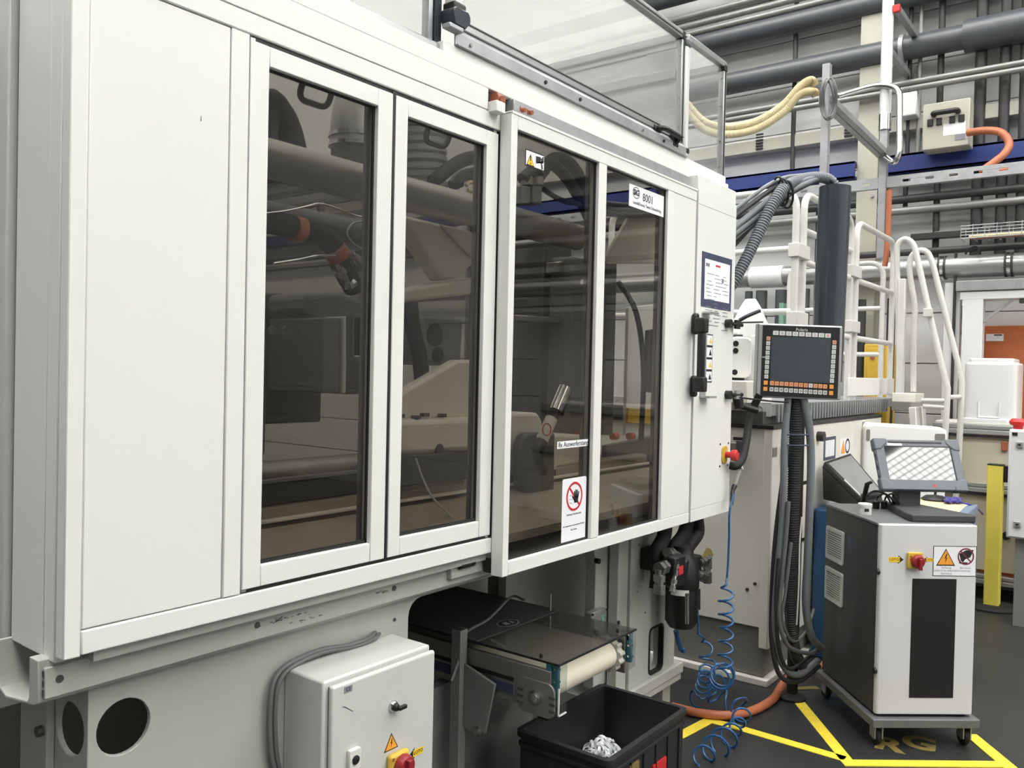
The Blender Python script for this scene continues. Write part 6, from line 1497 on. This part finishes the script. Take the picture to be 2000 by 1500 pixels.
# white machine housing behind the tablet
MW = frame(at(1768, 900, d=5.75), tu, Z)
wm = thing('white_housing', 'white machine housing with recessed grips behind the tablet', 'machine part', at(1768, 980, d=5.75) - Z * .5)
MB(MW).prism([(-.28, .24), (-.24, .255), (.24, .235), (.29, .215), (.29, -1.08), (-.28, -1.08)], 'z', -.14, 0).build('housing_shell', 'white', wm, bevel=.02, seg=3)
MB(MW).prism(rrect(-.275, -.25, .13, .21, .01), 'z', 0, .004).build('grip_recess_shade', 'plinth', wm); MB(MW).prism(rrect(.20, .27, .14, .19, .01), 'z', 0, .004).build('grip_recess_shade', 'plinth', wm)  # grey patches, shade of the grip recesses put into their colour
# ================================================================== INSIDE THE MACHINE (seen through the tinted windows)
def pxp(pts, y): return [(lambda q: (q.x, q.z))(at(a, b_, y=y)) for a, b_ in pts]
def blk(name, label, cat, pts, y, th, m, bevel=.008):
    return tag(MB().prism(pxp(pts, y), 'y', y, y + th).build(name, m, bevel=bevel), label, cat)
MB().box(.80, 3.66, 3.066, 3.071, 1.09, 2.46).build('rear_pane', 'tinted', en, smooth=False)
tag(MB().cyl((.80, 2.0, 2.233), (3.05, 2.0, 2.233), .056, 28).build('tie_bar', 'satin_steel'), 'thick steel tie bar high behind the tinted windows', 'tie bar')
tag(MB().cyl((.80, 2.0, 1.345), (1.86, 2.0, 1.345), .034, 24).build('tie_bar', 'satin_steel'), 'steel tie bar low behind the left tinted window', 'tie bar')
tag(MB().cyl((.80, 2.75, 2.233), (3.05, 2.75, 2.233), .056, 20).build('tie_bar', 'casting_dark'), 'dark tie bar on the far side inside the machine', 'tie bar')
# machine bed
zb1 = at(515, 988, y=1.96).z
bd = thing('machine_bed', 'beige painted machine bed at the bottom behind the tinted windows', 'machine part', (2.2, 2.2, .99))
MB().box(.80, 3.66, 1.96, 2.7, 1.02, zb1).build('bed_body', 'beige_bed', bd, bevel=.012)
MB().box(.80, 3.66, 1.94, 1.962, at(515, 1022, y=1.94).z - .004, at(515, 1022, y=1.94).z + .006).build('bed_edge', 'casting', bd, bevel=.003)
MB().add([(.8, 1.72, 1.10), (3.66, 1.72, 1.10), (3.66, 1.94, 1.20), (.8, 1.94, 1.20), (.8, 1.72, 1.07), (3.66, 1.72, 1.07), (3.66, 1.96, 1.0), (.8, 1.96, 1.0)], [(0, 1, 2, 3), (4, 7, 6, 5), (0, 4, 5, 1), (1, 5, 6, 2), (2, 6, 7, 3), (3, 7, 4, 0)]).build('drip_tray', 'beige_bed', bd)
MB().box(.80, 2.02, 1.955, 1.975, zb1, at(515, 945, y=1.955).z).build('guide_rail', 'casting_dark', bd, bevel=.004)
MB().box(.80, 2.02, 1.95, 1.98, at(515, 946, y=1.95).z, at(515, 938, y=1.95).z).build('rail_cover', 'casting_grey', bd, bevel=.002)
# clamp plate and drive parts behind the left door
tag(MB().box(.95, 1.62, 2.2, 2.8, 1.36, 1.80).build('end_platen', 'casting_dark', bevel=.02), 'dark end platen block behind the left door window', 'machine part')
tag(MB().cyl((.85, 2.15, 1.815), (1.42, 2.15, 1.815), .045, 24).build('drive_cylinder', 'steel'), 'shiny steel cylinder behind the left door window', 'cylinder')
for i, px in enumerate((533, 560, 590, 618)):
    p = at(px, 645, y=2.19); MB().cyl((p.x, 2.2, p.z), (p.x, 2.185, p.z), .014, 10).build('platen_bolt', 'casting_grey', bpy.data.objects['end_platen'])
blk('gear_housing', 'rounded grey gear housing behind the left door window', 'machine part', [(598, 573), (660, 568), (712, 585), (716, 640), (640, 645), (598, 612)], 2.2, .25, 'casting_grey', .02)
gb = thing('drive_box', 'tall grey drive box behind the left door window', 'box', at(652, 770, y=2.12))
MB().prism(pxp([(631, 620), (666, 620), (664, 768), (629, 768)], 2.12), 'y', 2.12, 2.5).build('drive_body', 'casting_grey', gb, bevel=.006)
MB().prism(pxp([(667, 618), (675, 618), (672, 768), (664, 768)], 2.12), 'y', 2.11, 2.5).build('drive_edge', 'wall_panel', gb, bevel=.004)
MB().prism(pxp([(676, 632), (712, 632), (708, 770), (673, 770)], 2.14), 'y', 2.14, 2.5).build('drive_side', 'casting_dark', gb, bevel=.004)
sc_ = thing('small_display', 'slim black display frame behind the left door window', 'display', at(703, 704, y=1.9))
MB().prism(pxp([(688, 610), (719, 610), (718, 706), (688, 706)], 1.9), 'y', 1.9, 1.93).build('display_frame', 'tablet', sc_, bevel=.004)
MB().prism(pxp([(694, 620), (711, 620), (711, 694), (693, 694)], 1.897), 'y', 1.896, 1.901).build('display_screen', 'black_gloss', sc_)
MB().prism(pxp([(693, 694), (711, 694), (711, 697), (693, 697)], 1.896), 'y', 1.894, 1.9).build('display_edge', 'white_plastic', sc_)
def ip(*p): return [at(a, b_, y=c) for a, b_, c in p]
hb = thing('banded_hose', 'thick black hydraulic hose with orange bands behind the left door window', 'hose', at(600, 460, y=2.0))
MB().tube(ip((500, 430, 2.0), (540, 436, 2.0), (580, 446, 2.0), (620, 458, 2.0), (650, 480, 2.0), (668, 520, 2.02), (690, 560, 2.06)), .034, 14, 6).build('hose_body', 'rubber', hb)
for (a, b_), (c, d) in (((572, 446), (590, 450)), ((652, 486), (664, 504))): MB().cyl(at(a, b_, y=1.995), at(c, d, y=1.995), .0375, 16).build('orange_band', 'orange', hb)
def fit2(lbl, *p):
    t = thing('hose_fitting', lbl, 'fitting', at(p[0][0], p[0][1], y=1.96))
    for i in range(len(p) - 1): MB().cyl(at(*p[i], y=1.96), at(*p[i + 1], y=1.96), .013 + .006 * (i % 2), 10 if i % 2 else 6).build('fitting_nut', 'bright_steel', t)
fit2('shiny stepped hose fitting behind the left door window', (655, 515), (660, 527), (668, 536), (676, 552), (680, 560), (692, 552))
fit2('shiny straight hose fitting near the edge of the left door window', (683, 493), (690, 503), (697, 513), (704, 526))
tag(MB().tube(ip((510, 418, 1.9), (560, 412, 1.9), (600, 403, 1.9), (625, 398, 1.9), (660, 408, 1.9), (690, 420, 1.9), (725, 428, 1.9)), .003, 6, 6).build('thin_wire', 'bright_steel'), 'thin pale wire crossing behind the left door window', 'wire')
tag(MB().tube(ip((535, 515, 1.92), (580, 508, 1.92), (620, 500, 1.92), (655, 498, 1.94)), .004, 6, 5).build('thin_wire', 'bright_steel'), 'short pale wire ending at the orange hose band', 'wire')
tag(MB().tube(ip((715, 432, 1.95), (690, 436, 1.95), (678, 455, 1.95), (690, 475, 1.95), (708, 486, 1.95)), .003, 6, 6).build('thin_wire', 'alu'), 'curled pale wire at the edge of the left door window', 'wire')
tag(MB().cyl(at(623, 397, y=1.95), at(629, 410, y=1.95), .014, 12).build('proximity_sensor', 'steel'), 'small steel sensor head on the pale wire', 'sensor')
tag(MB().tube(ip((505, 350, 2.3), (520, 210, 2.3), (545, 225, 2.3), (562, 262, 2.3), (575, 320, 2.3)), .05, 14, 6).build('black_hose', 'rubber'), 'thick black hose arching behind the upper tie bar', 'hose')
# duct behind the left door
dt = thing('steel_duct', 'steel duct elbow with bands hanging inside above the tie bar', 'duct', at(695, 320, y=2.35))
MB().tube(ip((715, 150, 2.35), (700, 200, 2.35), (692, 240, 2.35), (690, 290, 2.35)), .085, 20, 5).build('duct_tube', 'duct', dt)
for py in (264, 282): MB().cyl(at(691, py, y=2.35), at(691, py + 7, y=2.35), .092, 20).build('duct_band', 'bright_steel', dt)
MB().cyl(at(690, 290, y=2.35), at(689, 330, y=2.35), .08, 20).build('duct_sleeve', 'casting_dark', dt)
tag(_corr(ip((822, 190, 2.2), (823, 260, 2.2), (824, 310, 2.2), (826, 370, 2.2)), .095, .03, 18, .12).build('corrugated_duct', 'duct'), 'wide corrugated silver duct behind the second door window', 'duct')
# castings behind the second door
tg = thing('toggle_casting', 'beige toggle lever casting behind the second door window', 'machine part', at(860, 560, y=2.1))
MB().prism(pxp([(780, 418), (800, 422), (965, 462), (965, 512), (928, 514), (892, 545), (868, 548)], 2.1), 'y', 2.1, 2.18).build('upper_arm', 'casting', tg, bevel=.012)
MB().prism(pxp([(856, 438), (958, 462), (958, 500), (926, 512)], 2.096), 'y', 2.085, 2.1).build('arm_rib', 'casting', tg, bevel=.008)
MB().prism(pxp([(775, 568), (858, 552), (965, 538), (965, 570), (775, 592)], 2.1), 'y', 2.09, 2.18).build('lower_arm', 'casting', tg, bevel=.012)
pl2 = thing('moving_platen', 'beige moving platen casting with sloping top behind the second door window', 'machine part', at(870, 880, y=1.93))
MB().prism(pxp([(770, 775), (894, 703), (965, 703), (965, 816), (770, 822)], 1.97), 'y', 1.97, 2.02).build('platen_top', 'casting', pl2, bevel=.012)
MB().prism(pxp([(770, 820), (965, 814), (965, 850), (960, 880), (875, 884), (858, 888), (770, 890)], 1.93), 'y', 1.93, 2.0).build('platen_body', 'casting', pl2, bevel=.02)
for px, py in ((790, 814), (821, 817), (838, 812), (872, 813)): p = at(px, py, y=1.93); MB().box(p.x - .013, p.x + .013, 1.94, 1.96, p.z - .004, p.z + .008).build('platen_screw', 'casting_dark', pl2)
p = at(858, 878, y=1.93); MB().lathe([(.02, 0), (.02, .003)], (p.x, 1.93, p.z), -Y, 16).build('platen_hole_shade', 'casting_dark', pl2)  # dark disc painted as the shaded hole in the platen
MB().prism(pxp([(770, 892), (926, 882), (926, 934), (770, 952)], 1.92), 'y', 1.92, 1.95).build('rail_block', 'casting_dark', pl2, bevel=.004)
hy = thing('valve_block', 'grey valve block with two round dark ports behind the second door window', 'machine part', at(860, 710, y=2.25))
MB().prism(pxp([(828, 618), (905, 622), (900, 715), (822, 705)], 2.25), 'y', 2.25, 2.6).build('valve_body', 'casting_grey', hy, bevel=.01)
for px, py, r in ((848, 654, .045), (854, 693, .031)): p = at(px, py, y=2.25); MB().lathe([(r, 0), (r, .006), (r * .8, .008)], (p.x, 2.25, p.z), -Y, 22).build('port_shade', 'black', hy)  # black discs painted for the dark inside the port holes
tag(MB().tube(ip((800, 590, 2.2), (806, 640, 2.2), (818, 690, 2.2), (824, 740, 2.2)), .03, 12, 6).build('black_hose', 'rubber'), 'black hose hanging in front of the valve block', 'hose')
tag(MB().tube(ip((845, 355, 2.1), (870, 335, 2.1), (900, 315, 2.1), (935, 307, 2.1), (975, 318, 2.1)), .026, 12, 6).build('black_hose', 'rubber'), 'black hose arching over the tie bar behind the second door window', 'hose')
for i in range(3): tag(MB().tube(ip((895 - i * 6, 362, 2.15 + i * .04), (900, 345, 2.15 + i * .04), (930, 338 + i * 4, 2.15 + i * .04), (970, 352 + i * 3, 2.15)), .022, 10, 5).build('dark_hose', 'hose_dark'), 'dark hose end beside the tie bar behind the second door window', 'hose', 'hose ends behind the second door window')
tag(MB().tube(ip((910, 362, 2.08), (918, 356, 2.08), (936, 360, 2.08), (950, 372, 2.08), (934, 376, 2.08), (914, 372, 2.08)), .008, 8, 6).build('pale_hose_loop', 'cream'), 'pale hose loop lying beside the tie bar', 'hose')
tag(MB().tube(ip((812, 895, 1.85), (826, 935, 1.85), (844, 970, 1.85), (866, 995, 1.85), (884, 1010, 1.85)), .0035, 6, 6).build('pale_wire', 'white_plastic'), 'pale bent wire hanging in front of the machine bed', 'wire')
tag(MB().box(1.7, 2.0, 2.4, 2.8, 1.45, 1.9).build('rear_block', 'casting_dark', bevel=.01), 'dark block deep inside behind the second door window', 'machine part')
# mould area behind the sliding door
mo = thing('mould_block', 'dark steel mould clamped behind the sliding door window', 'mould', at(1100, 840, y=2.25))
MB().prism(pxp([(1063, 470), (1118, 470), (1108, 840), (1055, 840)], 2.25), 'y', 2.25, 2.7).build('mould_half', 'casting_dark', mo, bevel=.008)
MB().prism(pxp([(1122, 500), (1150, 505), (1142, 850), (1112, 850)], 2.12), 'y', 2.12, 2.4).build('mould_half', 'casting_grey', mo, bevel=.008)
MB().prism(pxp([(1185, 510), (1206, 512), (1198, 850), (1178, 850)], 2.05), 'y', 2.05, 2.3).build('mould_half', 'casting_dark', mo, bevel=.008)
MB().prism(pxp([(1000, 615), (1108, 622), (1108, 632), (1000, 626)], 2.2), 'y', 2.18, 2.24).build('mould_strap', 'satin_steel', mo, bevel=.004)
MB().prism(pxp([(1080, 512), (1120, 508), (1120, 530), (1080, 532)], 2.2), 'y', 2.18, 2.24).build('mould_bracket', 'satin_steel', mo, bevel=.004)
dp = blk('dark_cover_plate', 'dark rounded cover plate set into the beige casting behind the sliding door', 'machine part', [(1024, 850), (1034, 846), (1085, 845), (1083, 962), (1030, 966), (1018, 955), (1016, 930), (1017, 868)], 1.9, .04, 'casting_dark', .01)
blk('beige_carrier', 'beige carrier casting around the dark cover plate', 'machine part', [(985, 806), (1052, 806), (1060, 822), (1062, 846), (1150, 850), (1146, 905), (1090, 912), (1090, 972), (1000, 978), (985, 930)], 1.96, .4, 'casting', .015)
rb = thing('air_nozzle', 'shiny nozzle with red prohibition label hanging behind the sliding door window', 'nozzle', at(1066, 880, y=1.8))
MB().cyl(at(1103, 758, y=1.8), at(1084, 803, y=1.8), .026, 20).build('nozzle_tube', 'bright_steel', rb)
MB().cyl(at(1106, 763, y=1.805), at(1090, 806, y=1.805), .024, 20).build('nozzle_back', 'black_gloss', rb)
MB().cyl(at(1083, 805, y=1.8), at(1077, 818, y=1.8), .024, 18).build('nozzle_ring', 'black', rb)
MB().cyl(at(1077, 818, y=1.8), at(1057, 862, y=1.8), .024, 18).build('nozzle_body', 'white_dull', rb)
MB().tube([at(1068 + 8 * math.cos(t / 16 * 6.283), 839 + 12 * math.sin(t / 16 * 6.283), y=1.772) for t in range(16)], .0022, 6, closed=True).build('label_ring', 'print_red', rb)
MB().cyl(at(1057, 862, y=1.8), at(1049, 880, y=1.8), .027, 18).build('nozzle_foot', 'black', rb)
MB().tube(ip((1050, 878, 1.8), (1052, 900, 1.82), (1060, 920, 1.86)), .02, 10, 4).build('nozzle_hose', 'rubber', rb)
for px, lb in ((1028, 'first'), (1050, 'second')):
    t = thing('hydraulic_actuator', 'hydraulic connector block below the hose, %s from the door post' % lb, 'connector', at(px, 395, y=2.05))
    MB().prism(pxp([(px - 9, 362), (px + 9, 365), (px + 9, 400), (px - 9, 398)], 2.05), 'y', 2.05, 2.12).build('connector_body', 'casting_grey', t, bevel=.005)
    MB().cyl(at(px, 362, y=2.08), at(px, 346, y=2.08), .026, 14).build('connector_cap', 'satin_steel', t)
for i, (P, r) in enumerate(((((1020, 350, 2.08), (1045, 330, 2.08), (1075, 320, 2.08), (1105, 345, 2.08), (1130, 385, 2.1), (1150, 425, 2.12)), .026), (((1050, 345, 2.08), (1080, 312, 2.12), (1110, 318, 2.12), (1135, 355, 2.15), (1155, 410, 2.18)), .03), (((1062, 370, 2.1), (1085, 385, 2.1), (1110, 395, 2.1), (1145, 398, 2.1)), .012))):
    tag(MB().tube(ip(*P), r, 12, 6).build('black_hose', 'rubber'), 'black hydraulic hose arching behind the sliding door window', 'hose', 'hydraulic hoses behind the sliding door')
for i in range(3): tag(MB().tube(ip((1165, 396 + i * 9, 1.9), (1230, 402 + i * 9, 1.9), (1308, 396 + i * 11, 1.9)), .014, 12, 4).build('grey_pipe', 'pipe_dark'), 'dark grey pipe lying across behind the right sliding window', 'pipe', 'pipes behind the right sliding window')
blk('beige_hopper', 'beige sloping hopper plate behind the right sliding window', 'machine part', [(1235, 412), (1310, 420), (1310, 515), (1190, 515), (1183, 500)], 1.92, .015, 'casting', .006)
tag(MB().tube(ip((1208, 552, 1.95), (1228, 580, 1.95), (1242, 610, 1.95), (1252, 660, 1.95), (1257, 740, 1.95), (1252, 860, 1.95)), .013, 10, 6).build('bent_rod_hose', 'rubber'), 'thin black hose bending down behind the right sliding window', 'hose')
tag(MB().tube(ip((1210, 553, 1.948), (1224, 572, 1.948), (1234, 590, 1.948)), .012, 10, 4).build('hose_tip', 'steel'), 'shiny end of the bent hose behind the right sliding window', 'fitting')
tag(MB().tube(ip((1138, 550, 2.05), (1148, 560, 2.05), (1158, 578, 2.05), (1160, 588, 2.05)), .014, 10, 4).build('bent_tube_end', 'steel'), 'shiny bent tube end behind the left sliding window', 'fitting')
blk('light_panel_inside', 'light grey inner panel behind the right sliding window', 'panel', [(1228, 600), (1320, 590), (1320, 850), (1222, 850)], 2.16, .02, 'wall_panel', .003)
blk('yellow_band', 'yellow painted band low inside behind the right sliding window', 'panel', [(1228, 797), (1320, 800), (1320, 832), (1226, 826)], 2.13, .015, 'yellow_box', .003)
blk('grey_frame_plate', 'grey machine frame plate low behind the right sliding window', 'machine part', [(1185, 870), (1275, 852), (1290, 890), (1290, 930), (1200, 950), (1185, 930)], 2.02, .03, 'casting_dark', .006)
for px, py in ((1128, 850), (1200, 852), (1232, 852)):
    p = at(px, py, y=2.1)
    tag(MB().cyl((p.x - .02, 2.1, p.z), (p.x + .02, 2.1, p.z), .018, 12).build('red_coupling', 'red'), 'small red hose coupling inside the machine', 'coupling', 'red couplings inside the machine')
ch = thing('chute_strip', 'pale metal chute strips lying low behind the right sliding window', 'chute', at(1250, 960, y=2.0))
MB().add(*slab(ip((1225, 940, 2.1), (1240, 938, 2.12), (1276, 962, 1.92), (1262, 966, 1.9)), Z, -.006, 0)).build('strip', 'alu', ch)
MB().add(*slab(ip((1245, 944, 2.1), (1252, 943, 2.1), (1278, 960, 1.92), (1272, 963, 1.92)), Z, -.006, 0)).build('strip', 'alu', ch)
tag(MB().tube(ip((1192, 992, 1.9), (1230, 985, 1.9), (1262, 978, 1.9), (1270, 984, 1.9)), .003, 6).build('pale_rod', 'alu'), 'thin pale rod lying on the bed behind the right sliding window', 'rod')
p = at(1238, 996, y=1.92)
b = MB()
rng = random.Random(4)
b.prism([(p.x + (.07 + .02 * rng.random()) * math.cos(a / 14 * 6.283), p.z + (.02 + .008 * rng.random()) * math.sin(a / 14 * 6.283)) for a in range(14)], 'y', 1.937, 1.9395)
b.build('rust_stain', 'brown', bd, smooth=False)

ds = thing('dark_framed_plate', 'dark framed rectangle seen through the right sliding window', 'display', at(1280, 770, y=1.86))  # dark framed plate placed behind the right sliding pane
MB().prism(pxp([(1267, 645), (1310, 636), (1310, 772), (1262, 765)], 1.86), 'y', 1.86, 1.88).build('display_frame', 'black', ds, bevel=.003)  # outer frame of the dark framed plate
MB().prism(pxp([(1274, 656), (1310, 650), (1310, 745), (1270, 742)], 1.856), 'y', 1.856, 1.861).build('display_screen', 'hmi_screen', ds)  # inner face of the dark framed plate
